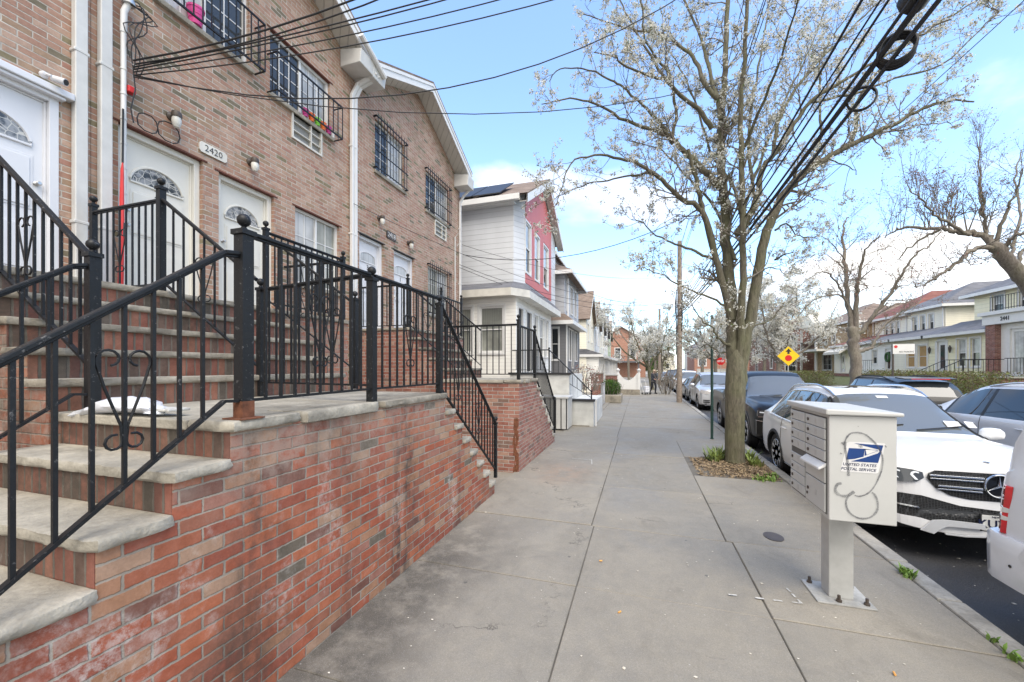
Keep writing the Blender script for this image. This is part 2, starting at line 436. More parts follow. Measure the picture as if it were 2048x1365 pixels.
# sidewalk: slabs with open joints over a bed
mb = MB(); mb.box(-2.2, KX0, -8, 140, -.28, -.012)
tag(mb.build('sidewalk_bed', M['joint']), **ST)
rs = random.Random(3)
mb = MB()
ys = [-6, -3.05, -.3, 2.0, 3.5, 4.9, 6.6, 9.1, 11.2, 13.4, 16.0]
while ys[-1] < 138: ys.append(ys[-1] + 2.1 + rs.random() * .5)
pit = (.95, KX0, 7.72, 9.3)
def slab(a, b, c, d, zt=0.0, g=.0055):
    j = .004
    mb.box(a + g, b - g, c + g, d - g, -.2, zt + rs.uniform(-j, j))
for y0, y1 in zip(ys, ys[1:]):
    if y1 < 5: xs = [-2.2, -.53, .96, KX0 - .006]
    elif y1 < 12: xs = [-2.2, -.56, .9, KX0 - .006]
    else: xs = [-2.2, -.6, KX0 - .006]
    for a, b in zip(xs, xs[1:]):
        if a > .8 and y0 in (6.6, 9.1):
            if y0 == 6.6: slab(a, b, y0, pit[2])
            else: slab(a, b, pit[3], y1)
            if y0 == 6.6: continue
            continue
        slab(a, b, y0, y1)
o = mb.build('sidewalk', M['concrete'], bevel=.005, seg=1); tag(o, **ST)
mb = MB()
for y0, y1 in zip(ys, ys[1:]):
    k = 2
    for i in range(k):
        a = y0 + (y1 - y0) * i / k; b = y0 + (y1 - y0) * (i + 1) / k
        mb.box(KX0 + .004, KX1 + rs.uniform(-.004, .004), a + .003, b - .003, -.3, .012 + rs.uniform(-.004, .004))
tag(mb.build('kerb', M['kerb'], bevel=.018, seg=2), **ST)
mb = MB(); mb.box(FX0, FX1, -20, 200, -.3, .0)
tag(mb.build('far_kerb', M['kerb'], bevel=.015), **ST)
mb = MB(); mb.box(FX1 + .004, 12.2, -20, 200, -.3, -.004)
tag(mb.build('far_sidewalk', M['concrete']), **ST)
mb = MB(); mb.box(-12, -2.21, -8, 13.0, -.3, -.02); mb.box(-12, -1.55, 13.0, 140, -.3, .03)
tag(mb.build('side_path', M['concrete']), **ST)
def lawn_mat():
    t = NT('lawn'); P = t.pos(); n = t.noise(P, 3., 6); f = t.noise(P, 40., 3)
    c = t.mix(n, (.06, .1, .025), (.14, .15, .06)); c = t.mix(t.mr(f, .4, .7, 0., .6), c, (.12, .1, .06))
    t.bump(f, 1., .05); t.p(Base_Color=c, Roughness=.95); return t.m
M['lawn'] = lawn_mat()
mb = MB(); mb.box(12.21, 40, -20, 200, -.3, .05); mb.add([(12.21, -20, .05), (12.21, 200, .05), (16.5, 200, 1.0), (16.5, -20, 1.0), (40, 200, 1.0), (40, -20, 1.0)], [(0, 3, 2, 1), (3, 5, 4, 2)])
tag(mb.build('lawn', M['lawn']), **ST)
# tree pit
mb = MB()
nx, ny = 14, 22
for i in range(nx + 1):
    for j in range(ny + 1):
        x = pit[0] + (pit[1] - pit[0]) * i / nx; y = pit[2] + (pit[3] - pit[2]) * j / ny
        cx, cy = (x - 1.77) / .8, (y - 8.75) / 1.1
        z = -.03 + .07 * max(0, 1 - cx * cx - cy * cy) + rs.uniform(-.015, .02)
        mb.v.append((x, y, z))
for i in range(nx):
    for j in range(ny):
        a = i * (ny + 1) + j; mb.f.append((a, a + ny + 1, a + ny + 2, a + 1)); mb.m.append(0)
tag(mb.build('soil', M['soil'], smooth=60), **ST)

# ---------------------------------------------------------------- stoops
def step_run(wall, treads, axis, start, dr, n, z0, dz, dt, w0, w1, nose=.03, soldier=None, thick=.055):
    """treads going down from z0 along +/-axis; wall MB gets the masonry, treads list gets slab MBs"""
    for k in range(n):
        a = start + dr * dt * k; b = a + dr * dt
        zt = z0 - dz * (k + 1)
        if axis == 'y':
            lo, hi = min(a, b), max(a, b)
            wall.box(w0, w1, lo, hi, -.05, zt - thick, 0)
            if soldier is not None:  # riser face strip above this tread is the previous face
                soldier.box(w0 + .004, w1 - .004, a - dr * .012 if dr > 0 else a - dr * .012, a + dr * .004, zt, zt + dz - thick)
            t = MB(); t.box(w0 - nose * .3, w1 + nose, min(a, b + dr * nose), max(a, b + dr * nose), zt - thick, zt); treads.append(t)
        else:
            lo, hi = min(a, b), max(a, b)
            wall.box(lo, hi, w0, w1, -.05, zt - thick, 0)
            if soldier is not None:
                soldier.box(min(a - dr * .012, a + dr * .004), max(a - dr * .012, a + dr * .004), w0 + .004, w1 - .004, zt, zt + dz - thick)
            t = MB(); t.box(min(a, b + dr * nose), max(a, b + dr * nose), w0 - nose, w1 + nose, zt - thick, zt); treads.append(t)

def rough_slab(t, root, mat, name='step_slab', seed=0):
    """stone slab: subdivide front edge slightly ragged via small jitter"""
    xs_, ys_, zs_ = zip(*t.v); x0, x1, y0, y1, z0, z1 = min(xs_), max(xs_), min(ys_), max(ys_), min(zs_), max(zs_)
    from mathutils import noise as mn
    per = []
    def run(p, q):
        n = max(2, int((V(q) - V(p)).length / .035))
        for i in range(n): per.append(V(p).lerp(V(q), i / n))
    r = .022
    for a, b in (((x0 + r, y0), (x1 - r, y0)), ((x1, y0 + r), (x1, y1 - r)), ((x1 - r, y1), (x0 + r, y1)), ((x0, y1 - r), (x0, y0 + r))): run((*a, 0), (*b, 0))
    mb = MB(); h = z1 - z0; c = V(((x0 + x1) / 2, (y0 + y1) / 2, 0)); n = len(per)
    for k, (dz, ins) in enumerate(((0, .02), (.004, .004), (h * .35, -.003), (h * .7, 0), (h * .95, .003), (h, .01), (h, .05))):
        for p in per:
            e = V((min(x1 - p.x, .03) - min(p.x - x0, .03), min(y1 - p.y, .03) - min(p.y - y0, .03), 0))
            if e.length < 1e-5: e = c - p
            nn = mn.noise(V((p.x * 9, p.y * 9, z0 * 7 + k * .9))) * .006 + mn.noise(V((p.x * 42, p.y * 42, z0 * 9 + k * 2))) * .007
            s_ = 1 if 0 < k < 5 else .2
            q = p + e.normalized() * (ins + nn * s_)
            mb.v.append((q.x, q.y, z0 + dz + (nn * .5 if k in (3, 4) else 0)))
    for k in range(6):
        for i in range(n): mb.f.append((k * n + i, k * n + (i + 1) % n, (k + 1) * n + (i + 1) % n, (k + 1) * n + i)); mb.m.append(0)
    mb.f.append(tuple(range(n))[::-1]); mb.f.append(tuple(6 * n + i for i in range(n))); mb.m += [0, 0]
    return mb.build(name, mat, root, smooth=50)

XF, XS = -6.0, -2.1
def make_stoop(label, yl0, yl1, zl, ny, near, far, fl0, fl1, top1, group, dz=.2025, brickm='brick_red', nt=.23, cav=True, top0=None):
    root = thing('brick_stoop', label, 'stoop', (XS, yl0, 0), 0, group)
    wall = MB(); treads = []; sold = MB()
    th = .06
    zt = zl + .213 * 5
    # landing block
    wall.box(-3.64, XS, yl0, yl1, -.05, zl - th)
    # upper block under the top landing and flight
    wall.box(XF + .004, -4.62, (top0 if top0 is not None else fl0), top1, -.05, zt - th)
    step_run(wall, treads, 'x', -4.62, 1, 4, zt, .213, .245, fl0, fl1, soldier=sold)
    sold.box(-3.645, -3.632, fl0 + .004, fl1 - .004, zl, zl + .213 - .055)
    n = 7
    if near: step_run(wall, treads, 'y', yl0, -1, n, zl, dz, .28, -3.6, XS, soldier=sold)
    if far: step_run(wall, treads, 'y', yl1, 1, n, zl, dz, nt, -3.6, XS, soldier=sold)
    wall.build('brick_wall', M[brickm], root)
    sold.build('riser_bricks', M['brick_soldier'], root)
    for i, t in enumerate(treads):
        rough_slab(t, root, M['stone'] if i >= 4 else M['stone_dark'])
    # landing slabs: front coping pieces and paving
    t = MB(); t.box(-3.64, XS - .30, yl0 - .03, yl1 + .03, zl - th, zl - .003); t.build('landing_slab', M['stone'], root, bevel=.008)
    cut = yl0 + (yl1 - yl0) * .45; cut2 = yl0 + (yl1 - yl0) * .5
    t = MB(); t.box(XS - .297, XS + .035, yl0 - .03, yl0 + (yl1 - yl0) * .18, zl - th, zl); rough_slab(t, root, M['stone'], 'coping_slab')
    t = MB(); t.box(XS - .297, XS + .045, yl0 + (yl1 - yl0) * .185, cut2, zl - th - .012, zl + .004); rough_slab(t, root, M['stone'], 'coping_slab')
    t = MB(); t.box(XS - .297, XS + .035, cut2 + .06, yl1 + .03, zl - th, zl); rough_slab(t, root, M['stone_dark'], 'coping_slab')
    t = MB(); t.box(XF + .006, -4.59, (top0 if top0 is not None else fl0) - .03, top1 + .03, zt - th, zt); rough_slab(t, root, M['stone_dark'], 'top_slab')
    return root
ZL1, ZL2 = 1.62, 1.68
stoop1 = make_stoop('long brick stoop with stone treads whose stained side wall fills the lower left', 1.59, 4.08, ZL1, 7, True, True, 1.55, 4.25, 5.5, 'brick front stoops', top0=.2)
stoop2 = make_stoop('second brick stoop, below the narrower house front, with rust stain at its near corner', 6.98, 8.3, ZL2, 7, False, True, 7.3, 8.95, 10.1, 'brick front stoops', dz=.21, brickm='brick_pink', nt=.265)
# rust stain run on the corner of the second stoop, efflorescence line
mb = MB()
rr = random.Random(5)
pts = [(.0, .33), (.05, .62), (.02, .8), (.06, .98)]
for k in range(26):
    z = rr.uniform(.05, .98); w = .035 * (1 - abs(z - .5)) + .02; u = XS - .05 + rr.uniform(-.05, .03)
    h = rr.uniform(.08, .22)
    mb.poly([(u - w / 2, 6.976 - k * 2e-5, z - h), (u + w * .4, 6.976 - k * 2e-5, z - h * .7), (u + w / 2, 6.976 - k * 2e-5, z), (u - w * .3, 6.976 - k * 2e-5, z + h * .3)])
mb.build('rust_stain', M['rust'], stoop2)

# ---------------------------------------------------------------- iron railings
def scroll(mb, c, u, h, w, r=.006):
    """heart scroll; c centre bottom, u unit horizontal vector in the panel plane"""
    c = V(c); u = V(u); z = V((0, 0, 1))
    for s in (-1, 1):
        pts = []
        # lower curl
        for a in range(0, 9):
            t = a / 8 * 1.6 * math.pi
            rr_ = .028 + .006 * a / 8
            pts.append(c + u * s * (.035 + -rr_ * math.cos(t) * 1.) + z * (.03 + rr_ * math.sin(t) * -1.))
        pts = pts[::-1]
        pts.append(c + u * s * .012 + z * (.10))
        pts.append(c + u * s * w * .36 + z * (h * .55))
        pts.append(c + u * s * w * .5 + z * (h * .76))
        cc = c + u * s * w * .27 + z * (h * .8)
        for a in range(0, 10):
            t = a / 9 * 1.45 * math.pi
            rr_ = w * .23 * (1 - .35 * a / 9)
            pts.append(cc + u * s * rr_ * math.cos(t) + z * (rr_ * 1.0 * math.sin(t)))
        mb.tube(pts, r, 5)
def post_mb(p, h, w=.06, ball=.036, plate=True):
    mb = MB(); x, y, z = p
    mb.box(x - w / 2, x + w / 2, y - w / 2, y + w / 2, z + .004, z + h - ball * 2 - .05)
    zt = z + h - ball * 2 - .05
    mb.box(x - w * .66, x + w * .66, y - w * .66, y + w * .66, zt, zt + .028)
    mb.lathe([(.012, zt + .028), (.02, zt + .036), (.012, zt + .05)] + [(ball * math.sin(a * math.pi / 8), zt + .05 + ball - ball * math.cos(a * math.pi / 8)) for a in range(1, 9)], (x, y, 0), 12)
    return mb
def railing(label, posts, runs, cat='railing', group='black iron railings', post_w=.06, rust=None, flat=True):
    """posts: [(x,y,z,h)], runs: [(p_top0,p_top1,p_bot0,p_bot1,n_bal,[scroll fractions])]"""
    b = runs[0][2]
    root = thing('iron_railing', label, cat, (b[0], b[1], b[2]), 0, group)
    for p in posts:
        post_mb(p[:3], p[3], p[4] if len(p) > 4 else post_w).build('post', M['iron'], root, smooth=40)
    hr = MB(); br = MB()
    for (a, b, c, d, n, scr) in runs:
        a, b, c, d = V(a), V(b), V(c), V(d)
        k = max(1, int((b - a).length / .05)); prev = a
        hr.bar(a, b, .042, .022); hr.bar(c * 0 + a - V((0, 0, .018)), b - V((0, 0, .018)), .022, .016)
        br.bar(c, d, .03, .016)
        for i in range(1, n + 1):
            f = i / (n + 1)
            t = MB(); q0, q1 = c.lerp(d, f), a.lerp(b, f)
            t.box(q0.x - .0075, q0.x + .0075, q0.y - .0075, q0.y + .0075, q0.z, q1.z - .01)
            t.build('baluster', M['iron'], root)
        for f in scr:
            u = (b - a); u.z = 0; u.normalize()
            f = (round(f * (n + 1))) / (n + 1)
            base = c.lerp(d, f); hh = (a.lerp(b, f).z - base.z)
            t = MB(); scroll(t, base + V((0, 0, hh * .2)), u, hh * .6, .19)
            t.build('heart_scroll', M['iron'], root, smooth=True)
    hr.build('handrail', M['iron'], root, bevel=.005)
    br.build('bottom_rail', M['iron'], root)
    return root
X1 = -2.13
# near steps, street side
railing('nearest black iron handrail, sloping down the lowest steps at the left edge', [],
        [((X1, 1.66, 2.545), (X1, 1.575, 2.53), (X1, 1.66, 1.722), (X1, 1.575, 1.727), 0, []),
         ((X1, 1.575, 2.53), (X1, -.6, .89), (X1, 1.575, 1.727), (X1, -.6, .08), 19, [.2])])
# near steps, house side
r = railing('black iron handrail at the inner side of the nearest steps, beside the plastic bag', [(-3.5, 1.7, ZL1, 1.15, .062)],
        [((-3.5, 1.67, 2.59), (-3.5, 1.6, 2.57), (-3.5, 1.67, 1.73), (-3.5, 1.6, 1.735), 0, []),
         ((-3.5, 1.6, 2.57), (-3.5, -.2, 1.22), (-3.5, 1.6, 1.735), (-3.5, -.2, .42), 15, [])])
# landing front, to the far post
r = railing('black iron guard along the first landing front, with three ball-topped posts', [(X1, 1.69, ZL1, 1.155, .068), (X1, 2.82, ZL1, 1.13, .062), (X1, 4.0, ZL1, 1.1, .06)],
        [((X1, 1.72, 2.675), (X1, 2.79, 2.68), (X1, 1.72, 1.722), (X1, 2.79, 1.73), 9, [.5]),
         ((X1, 2.85, 2.68), (X1, 3.97, 2.68), (X1, 2.85, 1.73), (X1, 3.97, 1.73), 9, [.5])])
t = MB(); t.box(X1 - .036, X1 + .036, 1.654, 1.726, ZL1 + .006, ZL1 + .1); t.box(X1 - .075, X1 + .075, 1.62, 1.76, ZL1 + .001, ZL1 + .008)
t.build('rusty_post_foot', M['rust'], r)
# far steps
railing('black iron handrail going down the far steps of the first stoop to the pavement', [(X1, 5.82, .2, .95, .045)],
        [((X1, 4.05, 2.6), (X1, 5.8, 1.06), (X1, 4.05, 1.66), (X1, 5.8, .34), 15, [.25, .6])])
# divider over the landing
railing('black iron divider crossing the middle of the first landing', [(-3.62, 3.05, ZL1, 1.18, .055)],
        [((X1 - .03, 2.83, 2.69), (-3.6, 3.05, 2.69), (X1 - .03, 2.83, 1.76), (-3.6, 3.05, 1.76), 12, [.33])])
ZT1 = ZL1 + .213 * 5
railing('black iron handrail up the middle of the first flight of steps', [(-4.66, 2.8, ZT1, 1.16, .06)],
        [((-4.63, 2.8, 3.62), (-3.65, 3.03, 2.79), (-4.63, 2.8, 2.78), (-3.65, 3.03, 1.93), 8, [.5])])
railing('short black iron divider between the white door and the fanlight doors on the top landing', [(-5.75, 2.8, ZT1, 1.12, .05)],
        [((-4.69, 2.8, 3.62), (-5.72, 2.8, 3.62), (-4.69, 2.8, 2.76), (-5.72, 2.8, 2.76), 9, [.6])])
railing('black iron handrail up the left end of the flight, before the white door', [],
        [((-3.53, 1.7, 2.66), (-4.8, 1.7, 3.63), (-3.53, 1.7, 1.92), (-4.8, 1.7, 2.78), 11, [.55]),
         ((-4.8, 1.7, 3.63), (-5.9, 1.7, 3.63), (-4.8, 1.7, 2.78), (-5.9, 1.7, 2.78), 8, [])])
railing('black iron handrail up the far end of the first flight from the low newel', [(-3.6, 4.42, ZL1, 1.3, .06), (-4.66, 4.0, ZT1, 1.14, .055)],
        [((-4.63, 4.02, 3.62), (-3.63, 4.4, 2.78), (-4.63, 4.02, 2.78), (-3.63, 4.4, 1.9), 8, [.5])])
railing('black iron guard along the top landing below the sliding window', [(-4.66, 5.43, ZT1, 1.14, .05)],
        [((-4.66, 4.03, 3.68), (-4.66, 5.4, 3.68), (-4.66, 4.03, 2.76), (-4.66, 5.4, 2.76), 12, [.5]),
         ((-4.69, 5.43, 3.66), (-5.9, 5.43, 3.66), (-4.69, 5.43, 2.76), (-5.9, 5.43, 2.76), 9, [.5])])
# second stoop
ZT2 = ZL2 + .213 * 5
railing('thin black iron guard round the near and front edges of the second landing', [(-3.6, 7.02, ZL2, 1.12, .04), (-2.12, 7.02, ZL2, 1.2, .055), (-2.12, 8.2, ZL2, 1.12, .05)],
        [((-3.58, 7.02, 2.7), (-2.14, 7.02, 2.7), (-3.58, 7.02, 1.78), (-2.14, 7.02, 1.78), 11, []),
         ((-2.12, 7.05, 2.68), (-2.12, 8.17, 2.68), (-2.12, 7.05, 1.78), (-2.12, 8.17, 1.78), 9, [])])
railing('black iron handrail down the second stoop beside the grey slatted bin box', [(-2.12, 10.25, .2, .95, .045)],
        [((-2.12, 8.23, 2.62), (-2.12, 10.22, 1.05), (-2.12, 8.23, 1.72), (-2.12, 10.22, .36), 17, [])])
railing('black iron rail round the near end of the second top landing and down its flight', [(-4.66, 7.36, ZT2, 1.14, .05)],
        [((-5.9, 7.36, 3.66), (-4.69, 7.36, 3.66), (-5.9, 7.36, 2.8), (-4.69, 7.36, 2.8), 9, []),
         ((-4.63, 7.36, 3.64), (-3.62, 7.36, 2.8), (-4.63, 7.36, 2.82), (-3.62, 7.36, 1.96), 8, [.5])])
railing('black iron rail down the far side of the second flight, before the barred ground window', [(-4.66, 8.85, ZT2, 1.14, .05), (-4.66, 10.0, ZT2, 1.14, .05)],
        [((-4.66, 8.88, 3.66), (-4.66, 9.97, 3.66), (-4.66, 8.88, 2.8), (-4.66, 9.97, 2.8), 9, []),
         ((-4.63, 8.85, 3.64), (-3.62, 8.85, 2.8), (-4.63, 8.85, 2.82), (-3.62, 8.85, 1.96), 8, [.5])])
# ---------------------------------------------------------------- doors, windows
def smooth_path(ps, k=4):
    ps = [V(p) for p in ps]; out = []
    for i in range(len(ps) - 1):
        p0, p1, p2, p3 = ps[max(0, i - 1)], ps[i], ps[i + 1], ps[min(len(ps) - 1, i + 2)]
        for j in range(k):
            t = j / k; out.append(.5 * (2 * p1 + (p2 - p0) * t + (2 * p0 - 5 * p1 + 4 * p2 - p3) * t * t + (3 * p1 - p0 - 3 * p2 + p3) * t ** 3))
    return out + [ps[-1]]
def text_mesh(name, s, size, mat, parent, origin, u, up, depth=.004, bold=0.0, align='CENTER', shear=0.0):
    """lettering as real mesh; u/up are the directions of writing"""
    cu = bpy.data.curves.new('txt', 'FONT'); cu.body = s; cu.size = size; cu.align_x = align; cu.align_y = 'CENTER'
    cu.extrude = depth / 2; cu.offset = bold; cu.shear = shear; cu.resolution_u = 2
    ob = bpy.data.objects.new('txt', cu); col.objects.link(ob)
    dg = bpy.context.evaluated_depsgraph_get(); dg.update()
    me = bpy.data.meshes.new_from_object(ob.evaluated_get(dg))
    vs = [v.co.copy() for v in me.vertices]; fs = [tuple(p.vertices) for p in me.polygons]
    bpy.data.objects.remove(ob); bpy.data.curves.remove(cu); bpy.data.meshes.remove(me)
    u, up = V(u).normalized(), V(up).normalized(); nn = u.cross(up)
    mb = MB(); mb.add([V(origin) + u * p.x + up * p.y + nn * p.z for p in vs], fs)
    return mb.build(name, mat, parent)

def panel_door(root, fr, u0, u1, z0, z1, style='fan', n=-.13, mat='door_white', number=None, flip=1, frame_mat=None):
    fm = M[frame_mat or mat]
    w = .075
    a, b, c, d = u0 + w, u1 - w, z0 + .03, z1 - w - .02
    mb = MB(); mb.fbox(fr, a + .004, b - .004, c, d, n - .04, n)
    W = b - a; um = (a + b) / 2
    def pan(p0, p1, q0, q1):
        mb.fbox(fr, p0, p1, q0, q1, n, n + .006); 
        mb.fbox(fr, p0 + .028, p1 - .028, q0 + .028, q1 - .028, n + .006, n + .016)
    g = .11
    H = d - c
    for s in (0, 1):
        p0 = a + g + s * (W / 2 - g / 2 + .0); p1 = p0 + W / 2 - g * 1.35
        pan(p0, p1, c + .1 * H, c + .35 * H)
        pan(p0, p1, c + .42 * H, c + (.70 if style == 'fan' else .72) * H)
    dr = mb.build('door', M[mat], root, bevel=.005, seg=1)
    # frame
    t = MB()
    t.fbox(fr, u0, u0 + w, z0, z1, n - .05, n + .07); t.fbox(fr, u1 - w, u1, z0, z1, n - .05, n + .07)
    t.fbox(fr, u0 + w, u1 - w, z1 - w, z1, n - .05, n + .07)
    t.fbox(fr, u0 + w, u0 + w + .02, z0, z1 - w - .002, n - .03, n + .02); t.fbox(fr, u1 - w - .02, u1 - w, z0, z1 - w - .002, n - .03, n + .02)
    t.fbox(fr, u0 + w + .02, u1 - w - .02, z1 - w - .02, z1 - w - .001, n - .03, n + .02)
    t.build('door_frame', fm, dr, bevel=.004, seg=1)
    # glazing
    t = MB(); s2 = MB()
    if style == 'fan':
        zc = c + .75 * H; rx, rz = W * .37, .26
        arc = [(um + rx * math.cos(math.pi * i / 20), zc + rz * math.sin(math.pi * i / 20)) for i in range(21)]
    else:
        zc = c + .775 * H; rx = W * .36
        arc = [(um + rx, zc), (um + rx, zc + .13)] + [(um + rx * math.cos(math.pi * i / 12), zc + .13 + .11 * math.sin(math.pi * i / 12)) for i in range(1, 12)] + [(um - rx, zc + .13), (um - rx, zc)]
    t.poly([fr(p, q, n + .005) for p, q in arc])
    t.build('fanlight', M['leaded'] if style == 'fan' else M['glass_curtain'], dr)
    ring = arc + [arc[0]]
    s2.tube([fr(p, q, n + .006) for p, q in arc], .016, 6, closed=True)
    s2.build('fanlight_rim', M[mat], dr, smooth=True)
    t = MB()
    hu = a + .07 if flip > 0 else b - .07
    for zz in (c + .47 * H, c + .56 * H):
        o = fr(hu, zz, n)
        ax = 'x' if abs((fr(0, 0, 1) - fr(0, 0, 0)).x) > .5 else 'y'
        sg = (fr(0, 0, 1) - fr(0, 0, 0)).x + (fr(0, 0, 1) - fr(0, 0, 0)).y
        t.lathe([(.025, 0), (.025, sg * .012), (.012, sg * .02), (.02, sg * .04), (.026, sg * .055), (.015, sg * .07)], o, 10, ax)
    t.build('door_knob', M['steel'], dr, smooth=True)
    if number:
        text_mesh('door_number', number, .16, M['black_p'], dr, fr(um, c + .72 * H, n + .004), fr(1, 0, 0) - fr(0, 0, 0) if (fr(1, 0, 0) - fr(0, 0, 0)).cross(V((0, 0, 1))).dot(fr(0, 0, 1) - fr(0, 0, 0)) > 0 else fr(0, 0, 0) - fr(1, 0, 0), (0, 0, 1))
    return dr

def window(root, fr, u0, u1, z0, z1, kind='double', n=-.08, fmat='white', gmats=('glass',), sill=None, grid=None, w=.05, silln=.05, name='window', trim=0, grid_side=None):
    t = MB()
    t.fbox(fr, u0, u0 + w, z0, z1, n - .05, n + .02); t.fbox(fr, u1 - w, u1, z0, z1, n - .05, n + .02)
    t.fbox(fr, u0 + w, u1 - w, z1 - w, z1, n - .05, n + .02); t.fbox(fr, u0 + w, u1 - w, z0, z0 + w, n - .05, n + .02)
    a, b, c, d = u0 + w, u1 - w, z0 + w, z1 - w
    um, zm = (a + b) / 2, (c + d) / 2
    if kind == 'double':
        t.fbox(fr, a, b, zm - .02, zm + .02, n - .03, n + .012)
        panes = [(a, b, zm + .02, d, n - .012), (a, b, c, zm - .02, n - .024)]
    elif kind == 'slider':
        t.fbox(fr, um - .022, um + .022, c, d, n - .03, n + .012)
        panes = [(a, um - .022, c, d, n - .012), (um + .022, b, c, d, n - .022)]
    else: panes = [(a, b, c, d, n - .015)]
    if grid:
        for k, (p0, p1, q0, q1, pn) in enumerate(panes):
            for i in range(1, grid[0]): t.fbox(fr, p0 + (p1 - p0) * i / grid[0] - .008, p0 + (p1 - p0) * i / grid[0] + .008, q0, q1, pn - .002, pn + .008)
            for i in range(1, grid[1]): t.fbox(fr, p0, p1, q0 + (q1 - q0) * i / grid[1] - .008, q0 + (q1 - q0) * i / grid[1] + .008, pn - .002, pn + .0085)
    if trim:
        k = .002
        t.fbox(fr, u0 - trim, u0, z0 - trim, z1 + trim, k, .03); t.fbox(fr, u1, u1 + trim, z0 - trim, z1 + trim, k, .03)
        t.fbox(fr, u0, u1, z1, z1 + trim, k, .03); t.fbox(fr, u0, u1, z0 - trim, z0, k, .045)
    o = t.build(name, M[fmat], root)
    g = MB()
    for (p0, p1, q0, q1, pn), mi in zip(panes, (0, 1)):
        g.quad(fr(p0, q0, pn), fr(p1, q0, pn), fr(p1, q1, pn), fr(p0, q1, pn), min(mi, len(gmats) - 1))
    g.build('pane', [M[x] for x in gmats], o)
    if sill:
        s_ = MB(); s_.fbox(fr, u0 - .05, u1 + .05, z0 - .075, z0 - .003, n - .05, silln); s_.build('sill', M[sill], o, bevel=.006, seg=1)
    return o

def guard_full(root, fr, u0, u1, z0, z1, n=.06):
    t = MB()
    k = max(3, int((u1 - u0) / .115))
    for i in range(k + 1):
        u = u0 + (u1 - u0) * i / k
        t.fbox(fr, u - .006, u + .006, z0 - .04, z1 + .05, n - .006, n + .006)
        t.fbox(fr, u - .004, u + .004, z1 + .05, z1 + .10, n - .004, n + .004)
        if i % 2: # small scroll bumps
            for zz in (z1 - .05,):
                t.tube([fr(u + .03 * math.cos(a * math.pi / 4), zz + .03 * math.sin(a * math.pi / 4), n) for a in range(8)], .004, 4, closed=True)
    for zz in (z0, z0 + (z1 - z0) * .33, z0 + (z1 - z0) * .68, z1):
        t.fbox(fr, u0 - .06, u1 + .06, zz - .009, zz + .009, n - .012, n + .012)
    for u in (u0 - .05, u1 + .05):
        for zz in (z0, z1): t.fbox(fr, u - .01, u + .01, zz - .02, zz + .02, 0, n)
    return t.build('window_guard', M['iron'], root)
def guard_basket(root, fr, u0, u1, z0, z1, n=.2):
    t = MB()
    for zz in (z0, z1):
        t.fbox(fr, u0, u1, zz - .012, zz + .012, n - .012, n + .012)
        for u in (u0, u1): t.fbox(fr, u - .009, u + .009, zz - .009, zz + .009, 0, n)
    k = max(3, int((u1 - u0) / .12))
    for i in range(k + 1):
        u = u0 + (u1 - u0) * i / k
        t.fbox(fr, u - .007, u + .007, z0, z1, n - .007, n + .007)
    for u in (u0, u1):
        t.fbox(fr, u - .006, u + .006, z0, z1, n * .5 - .006, n * .5 + .006)
    return t.build('window_guard', M['iron'], root)
def wall_lamp(root, fr, u, z):
    t = MB(); ax = 'x'
    o = fr(u, z, 0)
    t.lathe([(.06, 0), (.06, .02), (.03, .04), (.022, .09)], o, 12, 'x')
    t.lathe([(.03, .06), (.055, .04), (.062, .0), (.058, -.03)], fr(u, z, .11), 12, 'z')
    b = t.build('wall_lamp', M['bronze'], root, smooth=True)
    t = MB(); t.lathe([(.05, -.03), (.056, -.07), (.05, -.12), (.03, -.16), (.0, -.17)], fr(u, z, .11), 14, 'z')
    t.build('lamp_shade', M['lampglass'], b, smooth=True)
def downspout(root, fr, pts, w=.085, d=.07, mat='gray_pvc'):
    """pts (u,z,n)"""
    t = MB()
    for p, q in zip(pts, pts[1:]):
        a, b = fr(*p), fr(*q)
        dd = (b - a).normalized()
        t.bar(a - dd * .02, b + dd * .02, w, d, up=(1, 0, 0) if abs(dd.z) > .7 else (0, 0, 1))
    zs = [p[1] for p in pts]
    z = min(zs) + .8
    while z < max(zs) - .6:
        p = pts[-1]; t.fbox(fr, p[0] - w * .62, p[0] + w * .62, z - .02, z + .02, .0, p[2] + d * .56); z += 1.9
    return t.build('downspout', M[mat], root, bevel=.008, seg=1)

